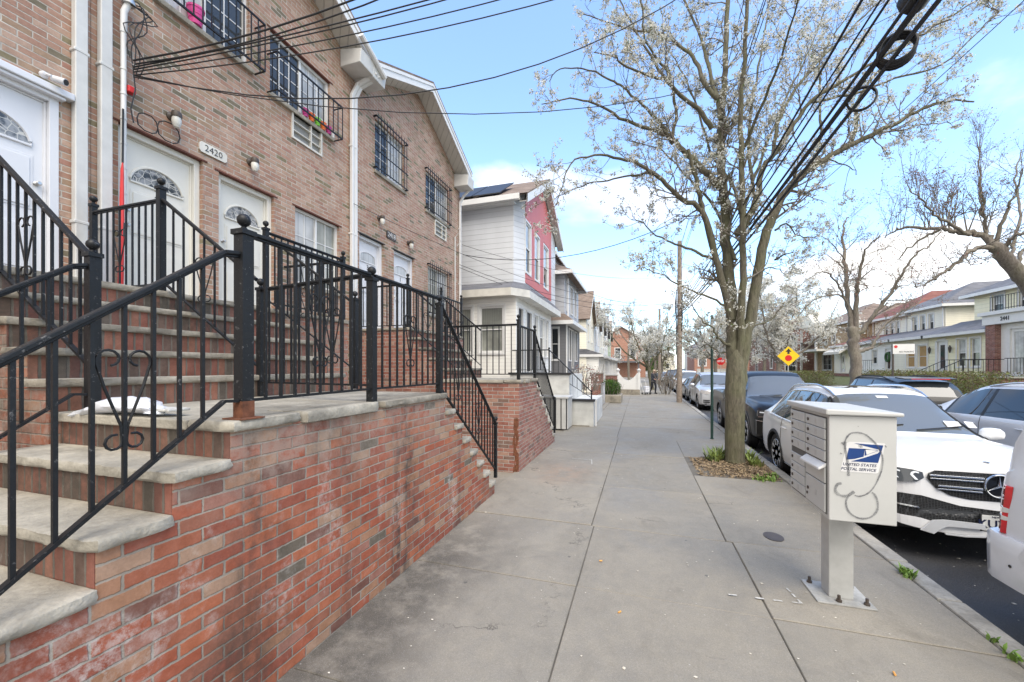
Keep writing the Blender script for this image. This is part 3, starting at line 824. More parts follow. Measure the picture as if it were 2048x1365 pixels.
fr = FR_L(XF)
FZ = 4.86
def facade(root, u0, u1, ops, zp, up, ze, slope_l, slope_r, mat='brick_tan', zfoot=-.3):
    mb = MB()
    wall_open(mb, fr, u0, u1, zfoot, ze, ops, .17)
    mb.poly([fr(u0, ze, 0), fr(u1, ze, 0), fr(up, zp, 0)])
    # end walls and back
    for u in (u0, u1):
        mb.quad(fr(u, zfoot, 0), fr(u, zfoot, -9), fr(u, ze, -9), fr(u, ze, 0))
    mb.quad(fr(u0, zfoot, -9), fr(u1, zfoot, -9), fr(u1, ze, -9), fr(u0, ze, -9))
    return mb.build('wall', M[mat], root)
def gable_roof(root, u0, u1, up, ze, zp, over=.48, th=.16):
    """two slopes, white rake fascia, boxed soffit"""
    t = MB(); f = MB(); s = MB()
    for (a, b) in (((u0, ze), (up, zp)), ((up, zp), (u1, ze))):
        t.add([fr(a[0], a[1] + .22, over + .02), fr(b[0], b[1] + .22, over + .02), fr(b[0], b[1] + .22, -9), fr(a[0], a[1] + .22, -9),
               fr(a[0], a[1] + .17, over + .02), fr(b[0], b[1] + .17, over + .02), fr(b[0], b[1] + .17, -9), fr(a[0], a[1] + .17, -9)],
              [(0, 1, 2, 3), (4, 7, 6, 5), (0, 4, 5, 1), (1, 5, 6, 2), (3, 7, 4, 0), (2, 6, 7, 3)])
        f.add([fr(a[0], a[1] + .168, over), fr(b[0], b[1] + .168, over), fr(b[0], b[1] - .06, over), fr(a[0], a[1] - .06, over),
               fr(a[0], a[1] + .168, over - .03), fr(b[0], b[1] + .168, over - .03), fr(b[0], b[1] - .06, over - .03), fr(a[0], a[1] - .06, over - .03)],
              [(0, 3, 2, 1), (4, 5, 6, 7), (0, 1, 5, 4), (3, 7, 6, 2), (1, 2, 6, 5), (0, 4, 7, 3)])
        f.add([fr(a[0], a[1] + .168, over + .018), fr(b[0], b[1] + .168, over + .018), fr(b[0], b[1] + .09, over + .018), fr(a[0], a[1] + .09, over + .018),
               fr(a[0], a[1] + .168, over + .001), fr(b[0], b[1] + .168, over + .001), fr(b[0], b[1] + .09, over + .001), fr(a[0], a[1] + .09, over + .001)],
              [(0, 3, 2, 1), (0, 1, 5, 4), (3, 7, 6, 2)])
        s.add([fr(a[0], a[1] - .03, over - .03), fr(b[0], b[1] - .03, over - .03), fr(b[0], b[1] - .03, .002), fr(a[0], a[1] - .03, .002)], [(0, 1, 2, 3)])
    rf = t.build('roof', M['roof_brown'], root)
    f.build('fascia', M['white'], rf)
    s.build('soffit', M['soffit'], rf)
    return rf
def eave_box(rf, u0, u1, z0, z1, over=.5):
    t = MB()
    a = [fr(u0, z0, .002), fr(u0, z0, over), fr(u0, z1, over + .03), fr(u0, z1 + .1, .002)]
    b = [fr(u1, z0, .002), fr(u1, z0, over), fr(u1, z1, over + .03), fr(u1, z1 + .1, .002)]
    t.prism(a, b)
    t.build('eave_return', M['gray_pvc'], rf, bevel=.01, seg=1)

# house at the far left (only its right part is in view)
h0 = thing('brick_house', 'tan brick house at the far left, its clean white door cut by the edge', 'house', (XF, .5, 0), 0, 'tan brick row houses')
dz0 = ZT1
ops = [(1.64, 2.63, dz0, 4.82), (-.3, .7, dz0, 4.82)]
facade(h0, -2.2, 2.895, ops, 9.55, .35, 8.5, 0, 0)
panel_door(h0, fr, 1.64, 2.63, dz0, 4.82, 'fan', mat='door_cool', flip=-1, n=-.06)
panel_door(h0, fr, -.3, .7, dz0, 4.82, 'fan', mat='door_cool')
t = MB(); t.fbox(fr, 1.5, 2.72, 4.825, 4.9, -.02, .1); t.fbox(fr, 1.56, 2.66, 4.79, 4.824, -.02, .075); t.build('door_hood', M['door_cool'], h0, bevel=.01)
rf = gable_roof(h0, -2.2, 2.9, .35, 8.5, 9.65)
downspout(h0, fr, [(2.78, 8.3, .05), (2.78, 2.72, .05)], .11, .08, 'gray_pvc')
wall_lamp(h0, fr, 1.45, 5.2)
cam_ = MB()
cam_.lathe([(.035, 0), (.035, .02), (.02, .05)], fr(2.5, 4.98, .03), 10, 'x')
cam_.tube([fr(2.5, 4.98, .08), fr(2.52, 4.96, .13)], .012, 6)
cam_.tube([fr(2.54, 4.96, .1), fr(2.6, 4.93, .2)], [.03, .036], 12)
cb = cam_.build('security_camera', M['door_cool'], h0, smooth=35)
t = MB(); t.tube([fr(2.599, 4.931, .198), fr(2.602, 4.929, .203)], .03, 12); t.build('lens', M['black_p'], cb)

# house 2420
h1 = thing('brick_house', 'tan brick house with address plate 2420 and two cream fanlight doors', 'house', (XF, 5., 0), 0, 'tan brick row houses')
win1 = [(3.55, 4.85, 6.73, 7.95), (5.23, 6.62, 6.59, 7.69), (5.75, 6.88, 3.46, 4.86)]
doors1 = [(3.15, 4.13, ZT1, FZ + .02), (4.36, 5.31, ZT1, FZ - .02)]
facade(h1, 2.9, 7.28, doors1 + win1 + [(5.66, 6.38, 6.06, 6.55)], 9.55, 5.05, 8.48, 0, 0)
panel_door(h1, fr, *doors1[0], 'fan', number='2')
panel_door(h1, fr, *doors1[1], 'fan')
for d_, (a, b, c, d) in enumerate(doors1 + win1):
    t = MB(); t.fbox(fr, a - .06, b + .06, d - .001, d + .022, -.15, .012); t.build('lintel', M['lintel'], h1)
window(h1, fr, *win1[0], 'slider', sill='stone', gmats=('glass_curtain', 'glass'), grid=(2, 4), silln=.06)
window(h1, fr, *win1[1], 'slider', sill='stone', gmats=('glass', 'glass_curtain'), grid=(3, 4), silln=.06)
window(h1, fr, *win1[2], 'slider', sill='stone', gmats=('glass_curtain', 'glass_blind'), grid=(2, 3), silln=.06)
guard_basket(h1, fr, 3.5, 4.95, 6.70, 7.45, .22)
guard_basket(h1, fr, 5.18, 6.72, 6.56, 7.2, .22)
def ac(root, u0, u1, z0, z1, n=.03):
    t = MB()
    w = .035
    t.fbox(fr, u0, u0 + w, z0, z1, -.12, n); t.fbox(fr, u1 - w, u1, z0, z1, -.12, n); t.fbox(fr, u0 + w, u1 - w, z1 - w, z1, -.12, n); t.fbox(fr, u0 + w, u1 - w, z0, z0 + w, -.12, n)
    um = u0 + (u1 - u0) * .62
    t.fbox(fr, um - .012, um + .012, z0 + w, z1 - w, -.12, n - .004)
    for i in (1, 2): t.fbox(fr, u0 + w, u1 - w, z0 + (z1 - z0) * i / 3 - .008, z0 + (z1 - z0) * i / 3 + .008, -.12, n - .006)
    t.quad(fr(u0 + w, z0 + w, n - .05), fr(u1 - w, z0 + w, n - .05), fr(u1 - w, z1 - w, n - .05), fr(u0 + w, z1 - w, n - .05), 1)
    a = t.build('air_conditioner', [M['white_dirty'], M['vent']], root)
def ventmat():
    t = NT('vent_louvres'); P = t.pos(); x, y, z = t.sep(P)
    f = t.math('FRACT', t.math('DIVIDE', z, .022))
    c = t.mix(t.mr(f, .3, .7), (.12, .12, .115), (.4, .4, .38)); t.p(Base_Color=c, Roughness=.6); return t.m
M['vent'] = ventmat()
ac(h1, 5.66, 6.38, 6.06, 6.55)
rf = gable_roof(h1, 2.9, 7.3, 5.05, 8.5, 9.55)
eave_box(rf, 6.9, 7.42, 8.22, 8.5, .5)
t = MB(); t.tube([fr(6.85, 8.72, .56), fr(7.66, 8.38, .56)], .06, 8); t.build('gutter', M['white'], rf, smooth=True)
for du in (0, .1): downspout(h1, fr, [(7.42 + du, 8.32, .5), (7.3 + du * .9, 8.08, .12), (7.2 + du, 7.8, .06), (7.2 + du, .2, .06)], .082, .07, 'white')
downspout(h1, fr, [(3.0, 8.3, .05), (3.0, 2.72, .05)], .11, .08, 'gray_pvc')
# meter pipe with weather head
t = MB(); t.tube([fr(3.17, 2.72, .06), fr(3.17, 5.95, .06)], .028, 10); t.tube([fr(3.17, 5.95, .06), fr(3.17, 6.2, .07), fr(3.2, 6.32, .1)], .034, 10)
for k in range(9): t.tube([fr(3.17, 3.1 + k * .3, .06), fr(3.17, 3.12 + k * .3, .06)], .034, 10)
pp = t.build('meter_pipe', M['white'], h1, smooth=40)
t = MB(); t.lathe([(0, .1), (.05, .08), (.07, .02), (.065, 0), (.0, .0)], fr(3.2, 6.3, .1), 12); t.build('weather_head', M['steel'], pp, smooth=True)
t = MB()
for k in range(5): t.tube(smooth_path([fr(3.2, 6.3, .1 + .01 * k), fr(3.27 + .05 * k, 6.36 - .03 * k, .16), fr(3.36 - .06 * k, 6.08 - .02 * k, .15), fr(3.19 + .03 * k, 5.85 - .04 * k, .1 + .02 * k), fr(3.21 + .02 * k, 5.66 - .05 * k, .11)]), .0065, 5)
t.tube([fr(3.24, 5.6, .1), fr(3.25, 5.3, .13), fr(3.22, 5.05, .1), fr(3.25, 4.9, .1)], .008, 5)
for c_, r_ in (((3.42, 5.0), .12), ((3.66, 5.02), .14)):
    t.tube([fr(c_[0] + r_ * math.cos(a * .63), c_[1] + r_ * .95 * math.sin(a * .63), .05 + .01 * (a % 3)) for a in range(10)], .008, 5, closed=True)
t.build('service_cable', M['cable'], h1, smooth=True)
t = MB(); t.fbox(fr, 3.2, 3.28, 5.26, 5.34, .02, .1); t.build('cable_clamp', M['red_p'], h1, bevel=.01)
wall_lamp(h1, fr, 3.72, 5.27); wall_lamp(h1, fr, 4.86, 5.22)
def plate(root, u0, u1, z0, z1, s, dark):
    t = MB(); c = .03
    poly = [(u0 + c, z0), (u1 - c, z0), (u1, z0 + c), (u1, z1 - c), (u1 - c, z1), (u0 + c, z1), (u0, z1 - c), (u0, z0 + c)]
    t.prism([fr(a, b, .005) for a, b in poly], [fr(a, b, .025) for a, b in poly])
    p = t.build('address_plate', M['bronze'] if dark else M['white_dirty'], root)
    text_mesh('numerals', s, (z1 - z0) * .88, M['white'] if dark else M['black_p'], p, fr((u0 + u1) / 2, (z0 + z1) / 2, .028), (0, 1, 0), (0, 0, 1), .006, -.002)
plate(h1, 4.07, 4.47, 5.0, 5.15, '2420', False)

# house with barred windows
h2 = thing('brick_house', 'tan brick house whose three windows are covered by black bars, two white doors', 'house', (XF, 10., 0), 0, 'tan brick row houses')
win2 = [(8.06, 9.29, 6.6, 7.83), (10.42, 11.9, 6.55, 7.72), (10.56, 11.9, 3.5, 4.95)]
doors2 = [(7.5, 8.41, ZT2, 4.93), (8.83, 9.79, ZT2, 4.93)]
facade(h2, 7.282, 12.75, win2 + doors2 + [(10.95, 11.7, 5.98, 6.45)], 9.72, 10.0, 8.35, 0, 0)
panel_door(h2, fr, *doors2[0], 'half', mat='door_cool', number='3'); panel_door(h2, fr, *doors2[1], 'half', mat='door_cool', number='1')
for (a, b, c, d) in doors2: 
    t = MB(); t.fbox(fr, a - .05, b + .05, d - .001, d + .02, -.15, .01); t.build('lintel', M['tar'], h2)
for w_, gm in zip(win2, (('glass', 'glass_curtain'), ('glass', 'glass_curtain'), ('glass_blind', 'glass_curtain'))):
    window(h2, fr, *w_, 'slider', sill='stone', gmats=gm, grid=(2, 3), silln=.05)
    guard_full(h2, fr, w_[0], w_[1], w_[2] + .04, w_[3] + .02, .09)
ac(h2, 10.95, 11.7, 5.98, 6.45)
rf = gable_roof(h2, 7.3, 12.72, 10.0, 8.38, 9.68)
eave_box(rf, 7.32, 7.75, 8.2, 8.42, .5); eave_box(rf, 12.3, 12.8, 8.02, 8.36, .5)
downspout(h2, fr, [(12.78, 8.15, .46), (12.74, 7.85, .15), (12.66, 7.6, .06), (12.66, .2, .06)], .08, .07, 'white')
wall_lamp(h2, fr, 8.2, 5.5); wall_lamp(h2, fr, 9.48, 5.28)
plate(h2, 8.5, 8.9, 5.13, 5.32, '2418', True)
t = MB(); t.tube([fr(12.3, 3.0, .04), fr(12.3, 6.3, .04)], .022, 8); t.tube([fr(12.3, 6.3, .04), fr(12.45, 6.5, .1), fr(12.4, 6.2, .2), fr(12.32, 6.0, .1)], .01, 5); t.build('meter_pipe', M['gray_pvc'], h2, smooth=True)

# things on the sills and landings
def pot(name, label, y, z, n, r, h, mat, group=None):
    root = thing(name, label, 'flower pot', tuple(fr(y, z, n)), 0, group)
    t = MB(); t.lathe([(r * .68, 0), (r, h * .86), (r * 1.08, h * .87), (r * 1.08, h), (r * .96, h), (r * .9, h * .7), (0, h * .68)], (0, 0, 0), 14)
    for k in (.3, .55): t.lathe([(r * (.7 + .3 * k) + .002, h * k - .006), (r * (.72 + .3 * k) + .006, h * k), (r * (.7 + .3 * k) + .002, h * k + .006)], (0, 0, 0), 14)
    t.build('pot', M[mat], root, smooth=50, local=True)
    t = MB(); t.lathe([(0, h * .82), (r * .93, h * .8)], (0, 0, 0), 14); t.build('soil', M['joint'], root, local=True)
    return root
pot('flower_pot', 'large pink ribbed pot on the window sill behind the left upper guard', 4.02, 6.738, .02, .1, .24, 'pink')
for i, (m_, lb) in enumerate((('magenta', 'purple pot at the left end of the sill row above the air conditioner'), ('orange', 'orange pot between purple and green pots on the sill'), ('green_p', 'lime green pot in the middle of the upper sill row'), ('orange', 'orange pot between green and dark pink pots on the sill'), ('magenta', 'dark pink pot beside the white cup on the upper sill'))):
    pot('flower_pot', lb, 5.95 + i * .145, 6.592, .04, .06, .14, m_, 'bright pots on the upper sill')
c_ = thing('cup', 'small white cup at the right end of the pot row on the sill', 'cup', tuple(fr(6.66, 6.592, .02)))
t = MB(); t.lathe([(.035, 0), (.045, .12), (.04, .12), (.032, .01), (0, .01)], (0, 0, 0), 12); t.build('shell', M['white'], c_, smooth=40, local=True)
um_ = thing('folded_umbrella', 'red and black folded beach umbrella leaning on the facade by the white pipes', 'umbrella', tuple(fr(3.05, ZT1 + .005, .22)))
t = MB(); t.tube([fr(3.05, ZT1 + .005, .22), fr(3.06, ZT1 + .12, .215), fr(3.1, 3.7, .16), fr(3.12, 4.25, .13), fr(3.13, 4.35, .12)], [.014, .028, .024, .016, .008], 8); t.build('canopy', M['red_p'], um_, smooth=True)
t = MB(); t.tube([fr(3.1, 3.45, .175), fr(3.105, 3.62, .16)], [.03, .028], 8); t.tube([fr(3.13, 4.35, .12), fr(3.14, 5.0, .11)], .012, 6); t.build('pole', M['black_p'], um_, smooth=True)
# newspaper in a plastic bag on the landing
bag = thing('plastic_bag', 'white plastic bag with a folded newspaper lying on the landing edge', 'bag', (-3.2, 1.62, ZL1))
rb = random.Random(2); mb = MB()
n1, n2 = 14, 10
def bagpt(i, j):
    u = i / n1; a = 2 * math.pi * j / n2
    w = .085 * (math.sin(math.pi * min(1, .12 + u * .88)) ** .6 + .1) * (1.0 if u > .3 else .75); h = w * .42
    jx = .02 * math.sin(i * 1.7 + j * 2.3) + rb.uniform(-.008, .008)
    return (-3.42 + u * .74 + jx * .4, 1.60 + .05 * math.sin(u * 3) + 1.15 * w * math.cos(a) + jx, ZL1 + .012 + 1.3 * h + 1.3 * h * math.sin(a) * (1 + jx * 8) - (.05 * (1 - u) ** 3))
vs = [bagpt(i, j) for i in range(n1 + 1) for j in range(n2)]
fs = [(i * n2 + j, i * n2 + (j + 1) % n2, (i + 1) * n2 + (j + 1) % n2, (i + 1) * n2 + j) for i in range(n1) for j in range(n2)]
fs += [tuple(range(n2))[::-1], tuple(n1 * n2 + j for j in range(n2))]
mb.add(vs, fs); mb.build('wrapper', M['plastic_bag'], bag, smooth=60)
t = MB(); t.box(-2.98, -2.60, 1.6, 1.72, ZL1 + .03, ZL1 + .045); t.build('newspaper', plain('newsprint', (.5, .5, .48), .8, var=.35, scale=30), bag, bevel=.004)
# ---------------------------------------------------------------- left side, further on
def hip(root, x0, x1, y0, y1, ze, zp, mat, over=.3, ridge=None, name='roof', fascia=True):
    """hip roof; ridge=(xa,ya,xb,yb)"""
    t = MB(); a, b, c, d = x0 - over, x1 + over, y0 - over, y1 + over
    if ridge is None:
        if (b - a) > (d - c): ridge = (a + (d - c) / 2, (c + d) / 2, b - (d - c) / 2, (c + d) / 2)
        else: ridge = ((a + b) / 2, c + (b - a) / 2, (a + b) / 2, d - (b - a) / 2)
    P = [(a, c, ze), (b, c, ze), (b, d, ze), (a, d, ze), (ridge[0], ridge[1], zp), (ridge[2], ridge[3], zp)]
    if (b - a) > (d - c): fs = [(0, 1, 5, 4), (1, 2, 5), (2, 3, 4, 5), (3, 0, 4)]
    else: fs = [(0, 1, 4), (1, 2, 5, 4), (2, 3, 5), (3, 0, 4, 5)]
    t.add(P, fs); t.add([(a, c, ze - .003), (b, c, ze - .003), (b, d, ze - .003), (a, d, ze - .003)], [(0, 3, 2, 1)])
    r = t.build(name, mat, root)
    if fascia:
        f = MB()
        f.box(a - .02, b + .02, c - .02, c + .03, ze - .2, ze - .006); f.box(a - .02, b + .02, d - .03, d + .02, ze - .2, ze - .006)
        f.box(a - .02, a + .03, c + .03, d - .03, ze - .2, ze - .006); f.box(b - .03, b + .02, c + .03, d - .03, ze - .2, ze - .006)
        f.build('eave_trim', M['white'], r)
    return r

# red and grey house
XA = -4.25
h3 = thing('sided_house', 'grey sided house with a red boarded gable front, white porch windows and solar panels', 'house', (XA, 17, 0))
fa, fb = FR_L(XA), FR_S(13.75)
lo = MB()
opsF = [(13.94, 14.65, 1.75, 4.15), (15.08, 15.91, 1.75, 4.15), (16.32, 16.9, 2.4, 4.12), (17.29, 18.16, 2.4, 4.12), (18.46, 19.0, 2.4, 4.12)]
opsS = [(-6.62, -5.97, 2.45, 4.15), (-5.66, -4.72, 2.45, 4.15)]
wall_open(lo, fa, 13.75, 19.75, -.3, 4.5, opsF); wall_open(lo, fb, -10, XA, -.3, 4.5, opsS)
lo.build('porch_wall', M['sid_white'], h3)
for w_ in opsS: window(h3, fb, *w_, 'double', gmats=('glass_blind', 'glass_blind'), w=.07, trim=.08, n=-.05)
for w_ in opsF[2:]: window(h3, fa, *w_, 'double', gmats=('glass_curtain', 'glass'), w=.06, trim=.06, n=-.05)
for i, (a, b, c, d) in enumerate(opsF[:2]):
    t = MB(); t.fbox(fa, a + .05, b - .05, c, d - .05, -.09, -.05); t.fbox(fa, a + .14, b - .14, c + 1.1, d - .2, -.05, -.045)
    dd = t.build('door', M['black_p'], h3)
    t = MB(); t.fbox(fa, a, a + .05, c, d, -.1, .03); t.fbox(fa, b - .05, b, c, d, -.1, .03); t.fbox(fa, a + .05, b - .05, d - .05, d, -.1, .03); t.build('door_frame', M['white'], dd)
# upper storey with chamfered corner
P3 = [(-10, 14.25), (-4.5, 14.25), (-4.2, 14.75), (-4.2, 20.5), (-10, 20.5)]
up = MB(); z0, z1 = 5.1, 8.35
for (a, b) in ((0, 1), (1, 2)):
    p, q = P3[a], P3[b]; up.quad((*p, z0), (*q, z0), (*q, z1 + (.25 if b == 2 else 0)), (*p, z1))
fu = FR_L(-4.2)
opsU = [(14.82, 15.56, 5.6, 7.55), (16.2, 17.0, 5.6, 7.5), (17.8, 18.75, 5.6, 7.5)]
wall_open(up, fu, 14.75, 20.5, z0, 8.35, opsU); up.poly([fu(14.75, 8.35, 0), fu(20.5, 8.35, 0), fu(17.6, 10.1, 0)])
up.quad((-10, 14.25, z0), (-10, 20.5, z0), (-10, 20.5, z1), (-10, 14.25, z1)); up.quad((-4.2, 20.5, z0), (-10, 20.5, z0), (-10, 20.5, z1), (-4.2, 20.5, z1))
up.build('upper_wall', M['sid_grey'], h3)
# red boards standing 25 mm proud of the wall
rd = MB(); ys_ = [14.86, 15.6, 16.16, 17.04, 17.76, 18.8, 19.3]
def redtop(y): return 8.25 + (1.62 if y <= 17.6 else 1.62) * (1 - abs(y - 17.6) / 2.85)
cuts = sorted(set([14.8, 15.6, 16.15, 17.05, 17.6, 17.75, 18.8, 19.4]))
for a, b in zip(cuts, cuts[1:]):
    op = [o for o in opsU if o[0] < (a + b) / 2 < o[1]]
    if op:
        rd.prism([fu(a, 5.16, .002), fu(b, 5.16, .002), fu(b, 5.52, .002), fu(a, 5.52, .002)], [fu(a, 5.16, .025), fu(b, 5.16, .025), fu(b, 5.52, .025), fu(a, 5.52, .025)])
        zb = 7.62
    else: zb = 5.16
    rd.prism([fu(a, zb, .002), fu(b, zb, .002), fu(b, redtop(b), .002), fu(a, redtop(a), .002)], [fu(a, zb, .025), fu(b, zb, .025), fu(b, redtop(b), .025), fu(a, redtop(a), .025)])
rd.build('red_boards', M['sid_red'], h3)
for w_ in opsU: window(h3, fu, *w_, 'double', gmats=('glass_curtain', 'glass'), w=.06, trim=.07, n=-.03)
# gable roof with wide rake
t = MB(); f = MB(); s_ = MB()
def y3(u, z, n): return (-4.2 + n, u, z)
for (a, b) in (((13.85, 8.2), (17.6, 10.35)), ((17.6, 10.35), (21.0, 8.35))):
    t.add([y3(a[0], a[1], .35), y3(b[0], b[1], .35), y3(b[0], b[1], -7), y3(a[0], a[1], -7), y3(a[0], a[1] - .05, .35), y3(b[0], b[1] - .05, .35), y3(b[0], b[1] - .05, -7), y3(a[0], a[1] - .05, -7)], [(0, 1, 2, 3), (4, 7, 6, 5), (0, 4, 5, 1), (3, 2, 6, 7)])
    f.add([y3(a[0], a[1] - .055, .36), y3(b[0], b[1] - .055, .36), y3(b[0], b[1] - .36, .36), y3(a[0], a[1] - .36, .36), y3(a[0], a[1] - .055, .32), y3(b[0], b[1] - .055, .32), y3(b[0], b[1] - .36, .32), y3(a[0], a[1] - .36, .32)], [(0, 3, 2, 1), (4, 5, 6, 7), (3, 7, 6, 2), (0, 1, 5, 4)])
    s_.quad(y3(a[0], a[1] - .3, .32), y3(b[0], b[1] - .3, .32), y3(b[0], b[1] - .3, .03), y3(a[0], a[1] - .3, .03))
rf = t.build('roof', M['roof_brown'], h3)
f.build('rake_trim', M['white'], rf); s_.build('soffit', M['soffit'], rf)
t = MB(); t.box(-10.5, -4.15, 13.78, 13.95, 8.0, 8.2); t.box(-10.5, -4.4, 13.95, 14.25, 7.97, 8.03); t.build('gutter', M['white'], rf)
t = MB(); 
for k in range(3):
    x = -5.0 - k * 1.15
    sl = (10.35 - 8.2) / (17.6 - 13.85)
    a, b = 14.1, 15.9
    t.add([(x, a, 8.2 + (a - 13.85) * sl + .08), (x - 1.1, a, 8.2 + (a - 13.85) * sl + .08), (x - 1.1, b, 8.2 + (b - 13.85) * sl + .2), (x, b, 8.2 + (b - 13.85) * sl + .2),
           (x, a, 8.2 + (a - 13.85) * sl + .12), (x - 1.1, a, 8.2 + (a - 13.85) * sl + .12), (x - 1.1, b, 8.2 + (b - 13.85) * sl + .24), (x, b, 8.2 + (b - 13.85) * sl + .24)],
          [(0, 1, 2, 3), (4, 7, 6, 5), (0, 4, 5, 1), (1, 5, 6, 2), (2, 6, 7, 3), (3, 7, 4, 0)])
t.build('solar_panels', M['black_p'], rf)
# pent roof between the storeys
t = MB(); e = .42
O = [(-10, 13.75 - e), (-4.25 + e * .1 - .1, 13.75 - e), (-4.25 + e, 14.1), (-4.25 + e, 20.1), (-10, 20.1)]
I = [(-10, 14.25), (-4.5, 14.25), (-4.2, 14.75), (-4.2, 20.1), (-10, 20.1)]
for a in range(3):
    t.quad((*O[a], 4.72), (*O[a + 1], 4.72), (*I[a + 1], 5.12), (*I[a], 5.12))
pr = t.build('porch_roof', M['roof_grey'], h3)
t = MB()
for a in range(3):
    t.quad((*O[a], 4.45), (*O[a + 1], 4.45), (*O[a + 1], 4.716), (*O[a], 4.716)); 
t.poly([(*p, 4.46) for p in O[::-1]])
t.build('porch_fascia', M['white_dirty'], pr)

# grey shingled house
h4 = thing('shingled_house', 'two storey house in grey shingles, square roof turret, dark porch floor', 'house', (-3.75, 23.5, 0))
fg = FR_L(-3.73); fs4 = FR_S(20.9)
og = [(21.9, 22.7, 2.3, 4.0), (22.9, 23.5, 1.9, 4.0), (24.0, 24.8, 2.3, 4.0)]; os4 = [(-4.5, -4.1, 2.3, 4.0)]
t = MB(); wall_open(t, fg, 20.9, 26, -.3, 4.3, og); wall_open(t, fs4, -9, -3.73, -.3, 4.3, os4); t.build('porch_wall', M['sid_dark'], h4)
for w_ in og: window(h4, fg, *w_, 'double', trim=.06, gmats=('glass_curtain', 'glass'))
window(h4, fs4, *os4[0], 'double', trim=.06)
ou = [(21.5, 22.2, 5.0, 6.5), (22.9, 23.6, 5.0, 6.5), (24.3, 25., 5.0, 6.5)]
fg2 = FR_L(-3.8)
t = MB(); wall_open(t, fg2, 20.95, 26, 4.6, 6.95, ou); wall_open(t, FR_S(20.95), -9, -3.8, 4.6, 6.95, []); t.build('upper_wall', M['sid_mid'], h4)
for w_ in ou: window(h4, fg2, *w_, 'double', trim=.07, gmats=('glass_curtain', 'glass'))
hip(h4, -9, -3.8, 20.95, 26, 6.95, 8.6, M['roof_brown'], .5)
t = MB(); t.box(-7.2, -4.6, 21.6, 24.0, 7.0, 8.15); t.build('turret_wall', M['sid_mid'], h4)
hip(h4, -7.2, -4.6, 21.6, 24.0, 8.2, 9.1, M['roof_brown'], .3, name='turret_roof')
t = MB(); a, b, c, d = -9, -3.73 + .45, 20.9 - .4, 26.2
t.quad((a, c, 4.35), (b, c, 4.35), (-3.8, 20.95, 4.75), (a, 20.95, 4.75)); t.quad((b, c, 4.35), (b, d, 4.35), (-3.8, d, 4.75), (-3.8, 20.95, 4.75))
pr = t.build('porch_roof', M['roof_brown'], h4)
t = MB(); t.box(a, b + .02, c - .02, c + .03, 4.15, 4.346); t.box(b - .03, b + .02, c + .03, d, 4.15, 4.346); t.quad((a, c, 4.17), (a, d, 4.17), (b, d, 4.17), (b, c, 4.17)); t.build('porch_fascia', M['white'], pr)
t = MB(); t.bar((-3.68, 21.0, 4.3), (-3.68, 21.0, 0), .09, .07); t.bar((-3.68, 21.4, 4.3), (-3.68, 21.4, 6.7), .08, .07); t.build('downspout', M['white'], h4)
cap = MB()
